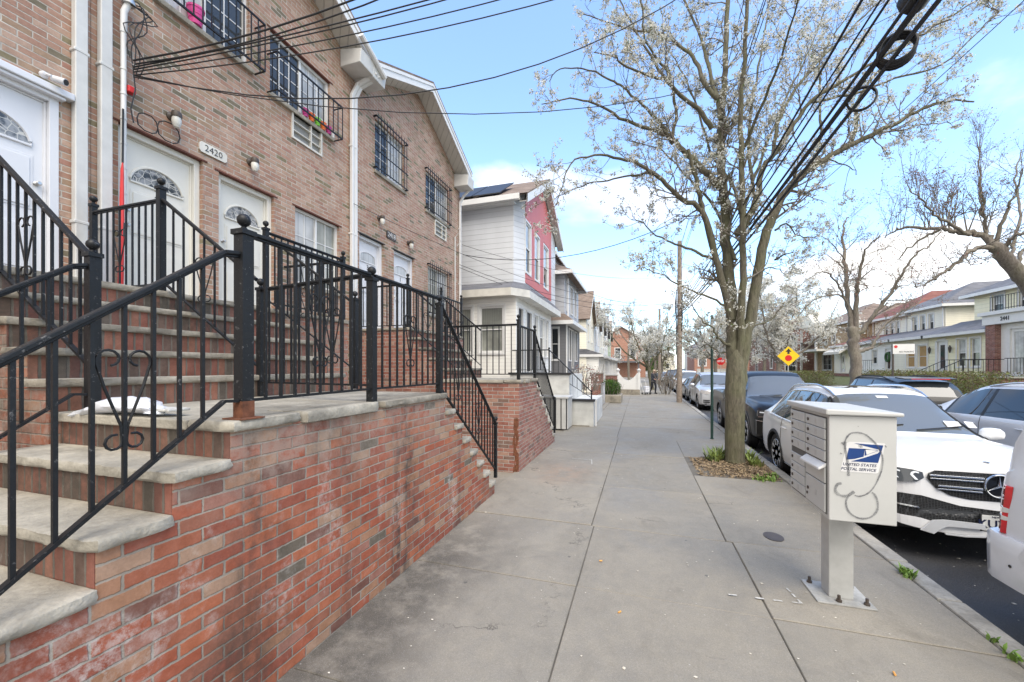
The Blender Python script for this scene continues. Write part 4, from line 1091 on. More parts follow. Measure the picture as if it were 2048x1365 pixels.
# gable row
cols5 = [('sid_cream', 'cream gabled house next beyond the turret house', 'roof_brown'), ('sid_white', 'pale grey gabled house with dark brown roof, second of the gabled row', 'roof_brown'), ('sid_cream', 'pale yellow gabled house with grey roof, third of the gabled row', 'roof_grey'), ('sid_white', 'white gabled house between the yellow and the green one', 'roof_grey'), ('sid_green', 'pale green gabled house at the end of the row', 'roof_brown')]
for i, (wm_, lb, rm) in enumerate(cols5):
    y0 = 30.8 + i * 5.5; y1 = y0 + 5.0; xf = -3.9; pk = (y0 + y1) / 2
    h = thing('gabled_house', lb, 'house', (xf, pk, 0), 0, 'gabled houses in a row')
    f5 = FR_L(xf)
    ow = [(pk - 1.6, pk - .9, 4.0, 5.3), (pk + .8, pk + 1.5, 4.0, 5.3)]
    t = MB(); wall_open(t, f5, y0, y1, 3.0, 5.7, ow); t.poly([f5(y0, 5.7, 0), f5(y1, 5.7, 0), f5(pk, 8.0, 0)])
    t.quad((xf, y0, -.3), (-10, y0, -.3), (-10, y0, 5.7), (xf, y0, 5.7)); t.quad((xf, y1, -.3), (-10, y1, -.3), (-10, y1, 5.7), (xf, y1, 5.7))
    t.build('wall', M[wm_], h)
    for w_ in ow: window(h, f5, *w_, 'double', trim=.08)
    t = MB()
    for (a, b) in (((y0 - .25, 5.55), (pk, 8.15)), ((pk, 8.15), (y1 + .25, 5.55))):
        t.add([(xf + .3, a[0], a[1]), (xf + .3, b[0], b[1]), (-10, b[0], b[1]), (-10, a[0], a[1])], [(0, 1, 2, 3)])
    rf = t.build('roof', M[rm], h, solid=.1)
    t = MB()
    for (a, b) in (((y0 - .25, 5.5), (pk, 8.1)), ((pk, 8.1), (y1 + .25, 5.5))):
        t.prism([(xf + .32, a[0], a[1] - .02), (xf + .32, b[0], b[1] - .02), (xf + .32, b[0], b[1] - .25), (xf + .32, a[0], a[1] - .25)], [(xf + .28, a[0], a[1] - .02), (xf + .28, b[0], b[1] - .02), (xf + .28, b[0], b[1] - .25), (xf + .28, a[0], a[1] - .25)])
    t.build('rake_trim', M['white'], rf)
    xp = xf + .9
    fp = FR_L(xp); ow = [(y0 + .5, y0 + 1.2, 1.2, 2.6), (y0 + 1.8, y0 + 2.6, .5, 2.6), (y0 + 3.3, y0 + 4.2, 1.2, 2.6)]
    t = MB(); wall_open(t, fp, y0 + .1, y1 - .1, -.3, 2.85, ow); wall_open(t, FR_S(y0 + .1), xf - 1, xp, -.3, 2.85, []); t.build('porch_wall', M['sid_white'], h)
    for w_ in ow: window(h, fp, *w_, 'double', trim=.06)
    t = MB(); t.quad((xp + .35, y0 - .1, 2.9), (xp + .35, y1 + .1, 2.9), (xf, y1 + .1, 3.3), (xf, y0 - .1, 3.3)); t.quad((xp + .35, y0 - .1, 2.9), (xf - .6, y0 - .1, 2.9), (xf - .6, y0 - .1, 3.3), (xf, y0 - .1, 3.3))
    pr = t.build('porch_roof', M['roof_grey'], h)
    t = MB(); t.box(xp + .32, xp + .37, y0 - .1, y1 + .1, 2.7, 2.896); t.box(xf - .6, xp + .32, y0 - .12, y0 - .07, 2.7, 2.896); t.build('porch_fascia', M['white'], pr)
h = thing('brick_house', 'orange brick house with white framed windows at the end of the left row', 'house', (-3, 80, 0))
ho = [(-4.6, -3.6, 3.6, 5.6), (-1.8, -.8, 3.6, 5.6)]
t = MB(); wall_open(t, FR_S(80), -8, 1, -.3, 6.6, ho); t.poly([(-8, 80, 6.6), (1, 80, 6.6), (-3.5, 80, 9.6)]); t.quad((1, 80, -.3), (1, 88, -.3), (1, 88, 6.6), (1, 80, 6.6)); t.build('wall', M['brick_orange'], h)
for w_ in ho: window(h, FR_S(80), *w_, 'double', trim=.12, grid=(2, 2))
t = MB(); t.add([(-8.4, 79.6, 6.5), (-3.5, 79.6, 9.8), (1.4, 79.6, 6.5), (-8.4, 88, 6.5), (-3.5, 88, 9.8), (1.4, 88, 6.5)], [(0, 1, 4, 3), (1, 2, 5, 4)]); t.build('roof', M['roof_brown'], h, solid=.15)
t = MB(); t.box(-6, 0, 77.5, 80, 2.8, 3.1); t.box(-5.9, -5.6, 77.7, 77.95, 0, 2.8); t.box(-.4, -.1, 77.7, 77.95, 0, 2.8); t.build('porch', M['roof_grey'], h)

# front yard pieces along the left pavement
b = thing('bin_enclosure', 'pale grey slatted bin box standing at the foot of the second stoop', 'bin enclosure', (-2.6, 12.2, 0))
t = MB(); 
for i in range(6): t.box(-3.1 + i * .165, -3.1 + i * .165 + .13, 12.06, 12.085, .03, .95)
for i in range(5): t.box(-2.115, -2.09, 12.1 + i * .17, 12.23 + i * .17, .03, .95)
t.build('slats', M['gray_pvc'], b)
t = MB(); t.box(-3.14, -2.06, 12.03, 13.0, .955, 1.01); t.build('lid', M['gray_pvc'], b, bevel=.01)
t = MB(); t.box(-3.08, -2.13, 12.1, 12.97, .0, .94); t.build('dark_interior', M['black_p'], b)
b = thing('stucco_wall', 'low white stucco cheek wall with black cap in front of the red gabled house', 'garden wall', (-2.2, 13.05, 0))
t = MB(); t.box(-2.2, -1.42, 13.05, 16.2, -.05, .8); t.build('low_wall', M['stucco'], b)
t = MB(); t.box(-4.25, -2.21, 13.05, 16.2, -.05, 1.66); t.build('high_wall', M['stucco'], b)
t = MB(); t.box(-4.3, -2.16, 13.0, 13.3, 1.665, 1.73); t.box(-2.155, -1.38, 13.0, 13.3, .805, .87); t.build('wall_cap', M['tar'], b)
t = MB(); t.bar((-1.36, 13.2, .85), (-1.36, 13.2, 0), .05, .05); t.build('drain_pipe', M['white'], b)
railing('thin black rail on the white stucco wall by the red gabled house', [(-1.5, 13.15, .87, .3, .04), (-2.9, 13.15, 1.73, .85, .04)],
        [((-2.9, 13.15, 2.5), (-1.5, 13.15, 1.12), (-2.9, 13.15, 1.8), (-1.5, 13.15, .92), 8, []), ((-4.2, 13.15, 2.5), (-2.9, 13.15, 2.5), (-4.2, 13.15, 1.82), (-2.9, 13.15, 1.82), 8, [])])
b = thing('chain_link_gate', 'grey chain link gate between the white wall and the round hedge', 'gate', (-1.8, 19.5, 0))
t = MB(); 
for p in ((-2.6, 19.5), (-1.75, 19.5), (-1.75, 21.2)): t.tube([(p[0], p[1], 0), (p[0], p[1], 1.15)], .03, 8)
for z in (.1, 1.1): t.tube([(-2.6, 19.5, z), (-1.75, 19.5, z), (-1.75, 21.2, z)], .02, 6)
t.build('gate_frame', M['steel'], b)
t = MB()
for i in range(-14, 22):
    for s in (1, -1):
        u0 = i * .08; 
        a, c = u0, u0 + s * 1.0
        lo_, hi_ = 0, 1.7
        p = []
        for k in (0, 1):
            p.append((a, .1) if k == 0 else (c, 1.1))
        # clip to [0,1.7]
        (ua, za), (ub, zb) = p
        if max(ua, ub) < 0 or min(ua, ub) > 1.7: continue
        def at(u): return za + (zb - za) * (u - ua) / (ub - ua)
        if ua < 0: ua, za = 0, at(0)
        if ub < 0: zb = at(0); ub = 0
        if ua > 1.7: za = at(1.7); ua = 1.7
        if ub > 1.7: zb = at(1.7); ub = 1.7
        t.bar((-1.75, 19.5 + ua, za), (-1.75, 19.5 + ub, zb), .006, .006)
t.build('wire_mesh', M['steel'], b)
for k, (x, y, z, lb) in enumerate(((-2.55, 26.2, 1.5, 'dark red brick pier beside the turret house porch'), (-1.75, 27.6, 1.35, 'dark red brick pier joined by a white beam to the scalloped fence'))):
    b = thing('brick_pier', lb, 'brick pier', (x, y, 0), 0, 'red brick piers')
    t = MB(); t.box(x - .45, x + .3, y - .25, y + .25, 0, z); t.build('shaft', M['brick_dark'], b)
    t = MB(); t.box(x - .5, x + .35, y - .3, y + .3, z + .003, z + .07); t.build('cap', M['coping'], b, bevel=.01)
b = thing('scalloped_fence', 'white scalloped concrete fence with urn finials on its posts', 'fence', (-.8, 29.5, 0))
def scal(xa, xb, y, za, zm):
    n = 10; top = [(xa + (xb - xa) * i / n, y, zm + (za - zm) * (abs(2 * i / n - 1)) ** 1.8) for i in range(n + 1)]
    a = top + [(xb, y, .35), (xa, y, .35)]; t = MB(); t.prism(a, [(p[0], p[1] + .12, p[2]) for p in a]); return t
scal(-1.45, -.16, 29.2, 1.55, .98).build('panel', M['white'], b)
t = scal(0, 1.6, 0, 1.5, 1.0); t.v = [(-.02 + .12 * 0 + p[1] * -1, 29.3 + p[0], p[2]) for p in t.v]; t.build('panel', M['white'], b)
t = scal(0, 1.6, 0, 1.5, 1.0); t.v = [(-1.5 + p[1] * -1, 29.3 + p[0], p[2]) for p in t.v]; t.build('panel', M['white'], b)
for (x, y) in ((-1.5, 29.22), (-.07, 29.22), (-.07, 31.0), (-1.55, 31.)):
    t = MB(); t.box(x - .09, x + .09, y - .09, y + .09, 0, 1.5); t.build('fence_post', M['white'], b)
    t = MB(); t.lathe([(.05, 1.5), (.04, 1.55), (.1, 1.63), (.14, 1.74), (.12, 1.76), (.05, 1.75), (.03, 1.82), (0, 1.86)], (x, y, 0), 12); t.build('urn', M['white'], b, smooth=True)
t = MB(); t.box(-1.7, -.0, 29.0, 29.15, -.02, .36); t.build('base', M['stone_dark'], b)

# ---------------------------------------------------------------- across the street
def opp_house(name, label, y0, y1, xp, xm, zf, ze, wl, wm_, proof, mroof, pw, pd, uw, my=None, zr=None, awn=None, group=None, base='brick_dark', side=None, peave=4.15, ptop=5.05):
    my = my or (y0, y1); zr = zr or ze + 1.8
    h = thing(name, label, 'house', (xp, (y0 + y1) / 2, 1), 0, group)
    fp, fm = FR_R(xp), FR_R(xm)
    ops = [w_[:4] for w_ in pw] + [d_[:4] for d_ in pd]
    t = MB(); wall_open(t, fp, y0, y1, zf, peave, ops, .12); wall_open(t, FR_S(y0), xp, xm, zf, peave, []); t.quad((xp, y1, zf), (xm, y1, zf), (xm, y1, peave), (xp, y1, peave)); t.add([(xp, y0, peave), (xm, y0, peave), (xm, y0, ptop - .02)], [(0, 1, 2)]); t.build('porch_wall', M[wl], h)
    t = MB(); t.fbox(fp, y0 + .02, y1 - .02, .3, zf - .003, -1, .01); t.build('foundation', M[base], h)
    for (a, b, c, d, gm) in pw: window(h, fp, a, b, c, d, 'double', gmats=gm, trim=.1, w=.06)
    for (a, b, c, d) in pd:
        t = MB(); t.fbox(fp, a + .06, b - .06, c, d - .06, -.1, -.05); t.fbox(fp, a + .22, b - .22, c + .25, d - .25, -.05, -.045)
        do = t.build('door', M['white'], h)
        t = MB(); t.quad(fp(a + .26, c + .3, -.043), fp(b - .26, c + .3, -.043), fp(b - .26, d - .3, -.043), fp(a + .26, d - .3, -.043)); t.build('pane', M['glass'], do)
        t = MB(); t.fbox(fp, a - .12, a + .06, c, d, -.1, .035); t.fbox(fp, b - .06, b + .12, c, d, -.1, .035); t.fbox(fp, a + .06, b - .06, d - .06, d + .14, -.1, .035); t.build('door_frame', M['white'], do)
    # porch lean-to roof
    t = MB(); o = .4
    t.add([(xp - o, y0 - .2, peave), (xp - o, y1 + .05, peave), (xm, y1 + .05, ptop), (xm, y0 - .2, ptop), (xp - o, y0 - .2, peave - .12), (xp - o, y1 + .05, peave - .12), (xm, y1 + .05, ptop - .12), (xm, y0 - .2, ptop - .12)], [(0, 1, 2, 3), (4, 7, 6, 5), (0, 3, 7, 4), (1, 5, 6, 2)])
    pr = t.build('porch_roof', M[proof], h)
    t = MB(); t.box(xp - o - .03, xp - o + .05, y0 - .2, y1 + .05, peave - .2, peave - .01); t.build('gutter', M['white'], pr)
    # main block
    a, b = my
    t = MB(); wall_open(t, fm, a, b, zf, ze, [w_[:4] for w_ in uw], .1)
    so = side or []
    wall_open(t, FR_S(a), xm, xm + 8, zf, ze, so); t.quad((xm, b, zf), (xm + 8, b, zf), (xm + 8, b, ze), (xm, b, ze)); t.build('wall', M[wm_], h)
    for w_ in uw: window(h, fm, *w_[:4], 'double', gmats=w_[4] if len(w_) > 4 else ('glass_curtain', 'glass'), trim=.1, w=.06)
    for w_ in so: window(h, FR_S(a), *w_, 'double', trim=.1, w=.06)
    hip(h, xm, xm + 8, a, b, ze, zr, M[mroof], .5, ridge=(xm + 3., (a + b) / 2, xm + 6., (a + b) / 2) if (8 > b - a) else None)
    t = MB(); t.bar(fm(a + .15, ze - .1, .06), fm(a + .15, ptop, .06), .1, .08); t.build('downspout', M['white'], h)
    return h
GC, GT, GL = ('glass_curtain', 'glass'), ('glass_tan', 'glass_tan'), ('glass_curtain', 'glass')
ha = opp_house('sided_house', 'yellow sided house across the street with white glazed door and pair of porch windows', 30.7, 36.0, 19.5, 21.3, 1.45, 6.75, 'sid_yellow', 'sid_yellow', 'roof_grey', 'roof_grey',
               [(31.5, 32.25, 1.95, 3.7, GC), (32.6, 33.35, 1.95, 3.7, GC)], [(34.25, 35.2, 1.55, 3.72)], [(32.6, 33.5, 5.25, 6.5), (30.6, 31.6, 5.25, 6.5), (29.3, 30.2, 5.25, 6.5)], my=(28.6, 34.9), zr=8.6)
t = MB(); t.bar((19.35, 30.9, 3.95), (19.35, 30.2, 3.3), .09, .08); t.bar((19.35, 30.2, 3.35), (19.35, 30.2, 1.5), .09, .08); t.build('downspout', M['white'], ha)
for y in (33.75, 35.7):
    t = MB(); t.lathe([(.02, 3.35), (.09, 3.2), (.06, 2.95), (.02, 2.85)], (19.36, y, 0), 8); t.build('wall_lamp', M['bronze'], ha)
opp_house('sided_house', 'cream sided house across the street with tan shades in its two porch windows', 36.05, 40.0, 19.5, 22.3, 1.4, 6.75, 'sid_cream', 'sid_cream', 'roof_grey', 'roof_grey',
          [(36.1 + .1, 37.2, 1.9, 3.5, GT), (37.5, 38.5, 1.9, 3.5, GT)], [], [(40.6, 41.2, 4.95, 6.2), (41.6, 42.2, 4.95, 6.2), (42.6, 43.2, 4.95, 6.2)], my=(39.3, 43.9), zr=8.7, side=[(25., 25.8, 5.3, 6.4)])
hw = opp_house('sided_house', 'white sided house across the street, red upper roof, wreath on its white door', 40.05, 45.2, 19.5, 22.4, 1.35, 6.6, 'sid_white', 'sid_cream', 'roof_grey', 'roof_red',
               [(42.5, 43.3, 2.2, 3.4, GC)], [(40.4, 41.3, 1.5, 3.5)], [(45.2, 45.8, 4.9, 6.1), (46.1, 46.7, 4.9, 6.1), (47.0, 47.6, 4.9, 6.1)], my=(43.95, 49.2), zr=8.9)
wr = thing('wreath', 'round green wreath hanging on the white door across the street', 'wreath', (19.45, 40.85, 2.75))
t = MB(); t.tube([(19.43, 40.85 + .26 * math.cos(a * .4189), 2.75 + .34 * math.sin(a * .4189)) for a in range(15)], .085, 7, closed=True); t.build('ring', plain('wreath_green', (.05, .12, .05), .9, var=.6, scale=30, bump=1), wr, smooth=True)
hd = opp_house('sided_house', 'cream sided house with white scalloped awning over door, beside the buff brick house', 45.25, 50.5, 19.5, 22.4, 1.3, 6.5, 'sid_cream', 'brick_buff', 'roof_red', 'roof_brown',
               [(45.8, 46.5, 1.9, 3.5, GC)], [(48.2, 49.1, 1.4, 3.4)], [(50.6, 51.4, 4.8, 6.2)], my=(49.25, 54.5), zr=8.6)
t = MB(); t.add([(18.5, 46.9, 3.45), (18.5, 50.4, 3.45), (19.5, 50.4, 3.95), (19.5, 46.9, 3.95), (18.5, 46.9, 3.2), (18.5, 50.4, 3.2)], [(0, 1, 2, 3), (0, 4, 5, 1), (0, 3, 4), (1, 5, 2)]); t.build('awning', M['white_dirty'], hd, solid=.03)
he = thing('buff_brick_house', 'buff brick house with small gabled upper porch and white flat awnings', 'house', (19.5, 56, 1))
fe = FR_R(21.)
eo = [(53.0, 53.9, 1.4, 3.5), (55.0, 57.4, 1.6, 3.4), (56.3, 57.4, 4.5, 6.6), (54.2, 54.9, 4.8, 6.3)]
t = MB(); wall_open(t, fe, 50.55, 60, .5, 6.7, eo, .4); wall_open(t, FR_S(50.55), 21., 28, .5, 6.7, []); t.build('wall', M['brick_buff'], he)
window(he, fe, *eo[1], 'slider', trim=.1, grid=(2, 3)); window(he, fe, *eo[3], 'double', trim=.2)
t = MB(); t.fbox(fe, 53.0, 53.9, 1.4, 3.5, -.2, -.15); t.fbox(fe, 56.3, 57.4, 4.5, 6.6, -.3, -.25); t.build('door', M['bronze'], he)
hip(he, 21., 28, 50.55, 60, 6.75, 9.0, M['roof_brown'], .4)
t = MB(); t.prism([(19.2, 54.6, 6.7), (19.2, 59.4, 6.7), (19.2, 57., 8.6)], [(21, 54.6, 6.7), (21, 59.4, 6.7), (21, 57., 8.6)]); t.build('gable', M['sid_cream'], he)
t = MB()
for y in (54.8, 59.2): t.box(19.3, 19.5, y - .1, y + .1, .5, 6.65)
t.build('porch_post', M['white'], he)
t = MB(); t.box(18.6, 21, 52.4, 60, 3.7, 3.95); t.build('flat_awning', M['white_dirty'], he)
t = MB()
for i in range(24): t.box(19.3, 19.33, 54.9 + i * .18, 54.93 + i * .18, 4.0, 4.9)
t.box(19.28, 19.35, 54.8, 59.2, 4.9, 4.95); t.build('balcony_rail', M['iron'], he)
hr_ = thing('brick_house', 'large red brick house with white windows behind the blossoming trees', 'house', (17, 66, 0))
fz = FR_R(17.); zo = [(62.0, 63.0, 1.8, 3.4), (66, 67.2, 4.6, 6.0), (62.2, 63.4, 4.6, 6.0), (69, 70.4, 1.2, 3.2)]
t = MB(); wall_open(t, fz, 61, 74, 0, 7.2, zo); wall_open(t, FR_S(61), 17, 27, 0, 7.2, [(18.2, 19.4, 1.4, 3.0), (18.2, 19.4, 4.5, 6.0)]); t.build('wall', M['brick_dark'], hr_)
for w_ in zo: window(hr_, fz, *w_, 'double', trim=.12, grid=(2, 2))
for w_ in [(18.2, 19.4, 1.4, 3.0), (18.2, 19.4, 4.5, 6.0)]: window(hr_, FR_S(61), *w_, 'double', trim=.12)
hip(hr_, 17, 27, 61, 74, 7.2, 9.2, M['roof_brown'], .3)
hq = thing('brick_house', 'low red brick building with gable end and outside stair, left of the stop ahead sign', 'house', (14, 82, 0))
t = MB(); qo = [(10.2, 11.4, 2.2, 4.0)]
wall_open(t, FR_S(80), 9.5, 21, 0, 5.0, qo); t.poly([(9.5, 80, 5), (21, 80, 5), (15.2, 80, 8.2)]); t.quad((9.5, 80, 0), (9.5, 92, 0), (9.5, 92, 5), (9.5, 80, 5)); t.build('wall', M['brick_orange'], hq)
window(hq, FR_S(80), *qo[0], 'double', trim=.15, grid=(2, 3))
t = MB(); t.add([(9.2, 79.6, 4.85), (15.2, 79.6, 8.35), (21.3, 79.6, 4.85), (9.2, 92, 4.85), (15.2, 92, 8.35), (21.3, 92, 4.85)], [(0, 1, 4, 3), (1, 2, 5, 4)]); t.build('roof', M['roof_brown'], hq, solid=.15)
t = MB()
for k in range(8): t.box(15.5 + .02 * k, 18 - .02 * k, 77.5 + k * .28, 79.95, .2 + k * .3, .2 + k * .3 + .08)
t.build('outside_stair', M['coping'], hq)
fw = thing('garden_wall', 'low white wall in front of the low red brick building', 'garden wall', (13, 74, 0))
t = MB(); t.box(9.2, 16, 74, 74.25, 0, 1.55); t.build('body', M['stucco'], fw)
t = MB(); t.box(9.15, 16.05, 73.95, 74.3, 1.553, 1.64); t.build('cap', M['white'], fw)
# far white houses at the end of the street
for i, (x, y, w_, d_, wm_, rm, lb) in enumerate(((10.5, 100, 7, 8, 'sid_white', 'roof_grey', 'small white house far down the street on the right'), (3.5, 150, 8, 9, 'sid_cream', 'roof_grey', 'pale house at the far end of the street, centre'), (-6, 118, 8, 8, 'sid_grey', 'roof_brown', 'grey house far down the street on the left'), (17.5, 112, 8, 8, 'sid_white', 'roof_brown', 'white house with brown roof far behind the parked cars'))):
    h = thing('far_house', lb, 'house', (x, y, 0), 0, 'distant houses')
    ow = [(x + .8, x + 1.8, 1.5, 3.2), (x + 3.2, x + 4.2, 1.5, 3.2), (x + 5.2, x + 6.2, 1.5, 3.2), (x + 2, x + 3, 4.3, 5.6), (x + 4.4, x + 5.4, 4.3, 5.6)]
    t = MB(); wall_open(t, FR_S(y), x, x + w_, 0, 6.2, ow); t.quad((x, y, 0), (x, y + d_, 0), (x, y + d_, 6.2), (x, y, 6.2)); t.quad((x + w_, y, 0), (x + w_, y + d_, 0), (x + w_, y + d_, 6.2), (x + w_, y, 6.2)); t.build('wall', M[wm_], h)
    for q in ow: window(h, FR_S(y), *q, 'double', trim=.15)
    hip(h, x, x + w_, y, y + d_, 6.2, 8.6, M[rm], .3)

# brick porch house at the right edge
hb = thing('porch_house', 'white porch with dark brick pillar, number 2441 and flower balcony, at the right edge', 'house', (19.3, 29, 1))
fh = FR_R(19.3)
t = MB(); wall_open(t, fh, 24.6, 29.75, 1.45, 4.3, [(27.9, 29.2, 1.5, 4.0), (25.2, 27.3, 1.9, 3.9)], .2); t.build('porch_wall', M['white'], hb)
window(hb, fh, 27.9, 29.2, 1.5, 4.0, 'single', n=-.1, gmats=('glass_curtain',), name='glazed_door', w=.16)
window(hb, fh, 25.2, 27.3, 1.9, 3.9, 'slider', n=-.1)
t = MB(); t.box(19.05, 19.7, 29.76, 30.42, 1.45, 4.32); t.build('brick_pillar', M['brick_dark'], hb)
t = MB(); t.box(18.95, 21.3, 24.6, 30.5, 4.325, 4.85); t.box(18.8, 21.3, 24.5, 30.6, 4.852, 5.05); t.build('porch_beam', M['white'], hb)
text_mesh('numerals', '2441', .3, M['black_p'], hb, (18.94, 28.95, 4.58), (0, -1, 0), (0, 0, 1), .01, .008)
t = MB()
for i in range(30): t.bar((18.95, 25 + i * .17, 5.06), (18.95, 25 + i * .17, 5.85), .02, .02)
t.bar((18.95, 24.9, 5.85), (18.95, 29.95, 5.85), .03, .03); t.bar((18.95, 24.9, 5.15), (18.95, 29.95, 5.15), .03, .03); t.build('balcony_rail', M['iron'], hb)
t = MB(); t.box(21.3, 28, 22, 28.55, .5, 6.9); t.build('wall', M['sid_yellow'], hb)
hip(hb, 21.3, 28, 22, 28.55, 6.9, 8.9, M['roof_grey'], .5)
pb = thing('planter', 'dark planter bowl with dried red plants on the balcony rail at the right edge', 'planter', (18.9, 27.2, 5.5))
t = MB(); t.lathe([(.1, 5.35), (.3, 5.5), (.36, 5.7), (.3, 5.7), (0, 5.62)], (18.85, 27.2, 0), 12); t.build('bowl', M['bronze'], pb, smooth=True)
rb = random.Random(9); t = MB()
for k in range(60):
    x, y = 18.85 + rb.gauss(0, .13), 27.2 + rb.gauss(0, .15); z = 5.7 + rb.uniform(0, .45); s = .06
    t.quad((x, y - s, z - s), (x + s * .5, y + s, z - s * .5), (x, y + s, z + s), (x - s * .5, y - s, z + s * .6))
t.build('plants', plain('dried_red_plants', (.25, .08, .05), .9, var=.6, scale=10), pb)
st = thing('front_steps', 'stone front steps with brick base rising to the right edge porch', 'steps', (17, 29.5, .5))
t = MB(); t.box(17.2, 19.0, 26.5, 30.4, .3, 1.36)
for k in range(5): t.box(17.2 - (k + 1) * .34, 17.2 - k * .34, 29.0, 30.4, .3, 1.36 - (k + 1) * .19)
t.build('brick_base', M['brick_dark'], st)
for k in range(6):
    t = MB(); a = 17.2 - k * .34
    t.box(a - .03 if k == 0 else a - .03, a + (1.85 if k == 0 else .34), 26.4 if k == 0 else 28.95, 30.45, 1.363 - k * .19, 1.42 - k * .19); t.build('step_slab', M['coping'], st)
for y, lb in ((30.4, 'thin black rail on the far side of the stone steps across the street'), (29.0, 'thin black rail on the near side of the stone steps across the street')):
    railing(lb, [(17.2, y, 1.42, .95, .04)], [((18.95, y, 2.35), (17.2, y, 2.35), (18.95, y, 1.6), (17.2, y, 1.6), 7, []), ((17.2, y, 2.35), (14.6, y, .95), (17.2, y, 1.6), (14.6, y, .25), 14, [])], group='iron rails across the street')
railing('thin black guard rail of the porch at the right edge', [], [((18.9, 25, 2.4), (18.9, 28.9, 2.4), (18.9, 25, 1.55), (18.9, 28.9, 1.55), 20, [])], group='iron rails across the street')
railing('short black handrail before the white door with the wreath', [], [((18.2, 40.2, 2.5), (18.2, 43, 2.5), (18.2, 40.2, 1.6), (18.2, 43, 1.6), 8, [])], group='iron rails across the street')
# ---------------------------------------------------------------- vehicles
def carpaint(name, c, metal=0., rough=.3, coat=.7, dirt=.35):
    t = NT(name); P = t.obj(); n = t.noise(P, 2.2, 5)
    z = t.sep(P)[2]
    cc = t.mix(t.mr(n, .35, .7, 0., .1), c, [q * .8 for q in c])
    d = t.mr(t.math('ADD', z, t.math('MULTIPLY', t.noise(P, 9., 5), .25)), .62, .3, 0., dirt)
    cc = t.mix(d, cc, (.2, .18, .16))
    t.p(Base_Color=cc, Roughness=rough, Metallic=metal, Coat_Weight=coat, Coat_Roughness=.05); t.b.inputs['Specular IOR Level'].default_value = .5 if coat > .5 else .25; return t.m
M['p_white'] = carpaint('car_white', (.8, .8, .8)); M['p_black'] = carpaint('car_black', (.010, .010, .010), 0, .35, .3, .06)
M['p_silver'] = carpaint('car_silver', (.62, .63, .65), .5, .35); M['p_jeep'] = carpaint('car_soft_white', (.74, .75, .78)); M['p_grey'] = carpaint('car_grey', (.12, .125, .135), .4)
M['p_van'] = carpaint('van_white', (.68, .7, .74)); M['p_blue'] = carpaint('car_blue_grey', (.2, .24, .29), .4); M['p_red'] = carpaint('car_maroon', (.2, .03, .03), .2)
def cglass(name, c, ior=1.9):
    t = NT(name); t.p(Base_Color=c, Roughness=.03, IOR=ior); return t.m
M['cg'] = cglass('car_window_glass', (.035, .042, .048), 1.75); M['cgw'] = cglass('windscreen_glass', (.12, .13, .135), 2.0); M['cgd'] = cglass('tinted_glass', (.01, .011, .013), 1.6)
M['blk'] = plain('textured_black_plastic', (.022, .023, .025), .6); M['gloss'] = plain('gloss_black', (.008, .008, .009), .12); M['tyre'] = plain('tyre_rubber', (.025, .025, .026), .85, bump=.2)
M['chrome'] = plain('chrome', (.82, .83, .85), .12, 1., var=.02); M['alloy'] = plain('alloy_wheel', (.66, .67, .68), .35, .45, var=.04)
M['tl_red'] = plain('tail_lamp_red', (.55, .008, .015), .1, coat=1., var=.2, scale=12); M['tl_clear'] = plain('lamp_clear', (.6, .58, .57), .12, coat=1.)
M['hl'] = plain('headlamp_lens', (.05, .055, .06), .05, coat=1.); M['led'] = plain('led_strip', (.8, .84, .88), .2)
M['satin'] = plain('satin_silver_paint', (.6, .61, .62), .3, .15, var=.02); M['chromed'] = plain('satin_chrome', (.7, .71, .72), .25, 1., var=.02)
def honey(name, sx=38.):
    t = NT(name); P = t.obj(); v = t.n('TexVoronoi', {'Vector': t.vscale(P, (1., 1., 1.6)), 'Scale': sx, 'Randomness': .12}, feature='DISTANCE_TO_EDGE').outputs[0]
    t.p(Base_Color=t.mix(t.mr(v, .1, .16), (.05, .052, .055), (.004, .004, .004)), Roughness=.45); t.bump(t.mr(v, .05, .2), 1., .01); return t.m
M['mesh'] = honey('honeycomb_grille')

def pchip(xs, ys, x):
    n = len(xs)
    if x <= xs[0]: return ys[0]
    if x >= xs[-1]: return ys[-1]
    i = max(k for k in range(n - 1) if xs[k] <= x)
    h = [xs[k + 1] - xs[k] for k in range(n - 1)]; d = [(ys[k + 1] - ys[k]) / h[k] for k in range(n - 1)]
    def m(k):
        if k == 0: return d[0]
        if k == n - 1: return d[-1]
        if d[k - 1] * d[k] <= 0: return 0
        return 2 * d[k - 1] * d[k] / (d[k - 1] + d[k])
    t = (x - xs[i]) / h[i]; a, b = m(i), m(i + 1)
    return ys[i] * (1 + 2 * t) * (1 - t) ** 2 + a * h[i] * t * (1 - t) ** 2 + ys[i + 1] * t * t * (3 - 2 * t) + b * h[i] * t * t * (t - 1)

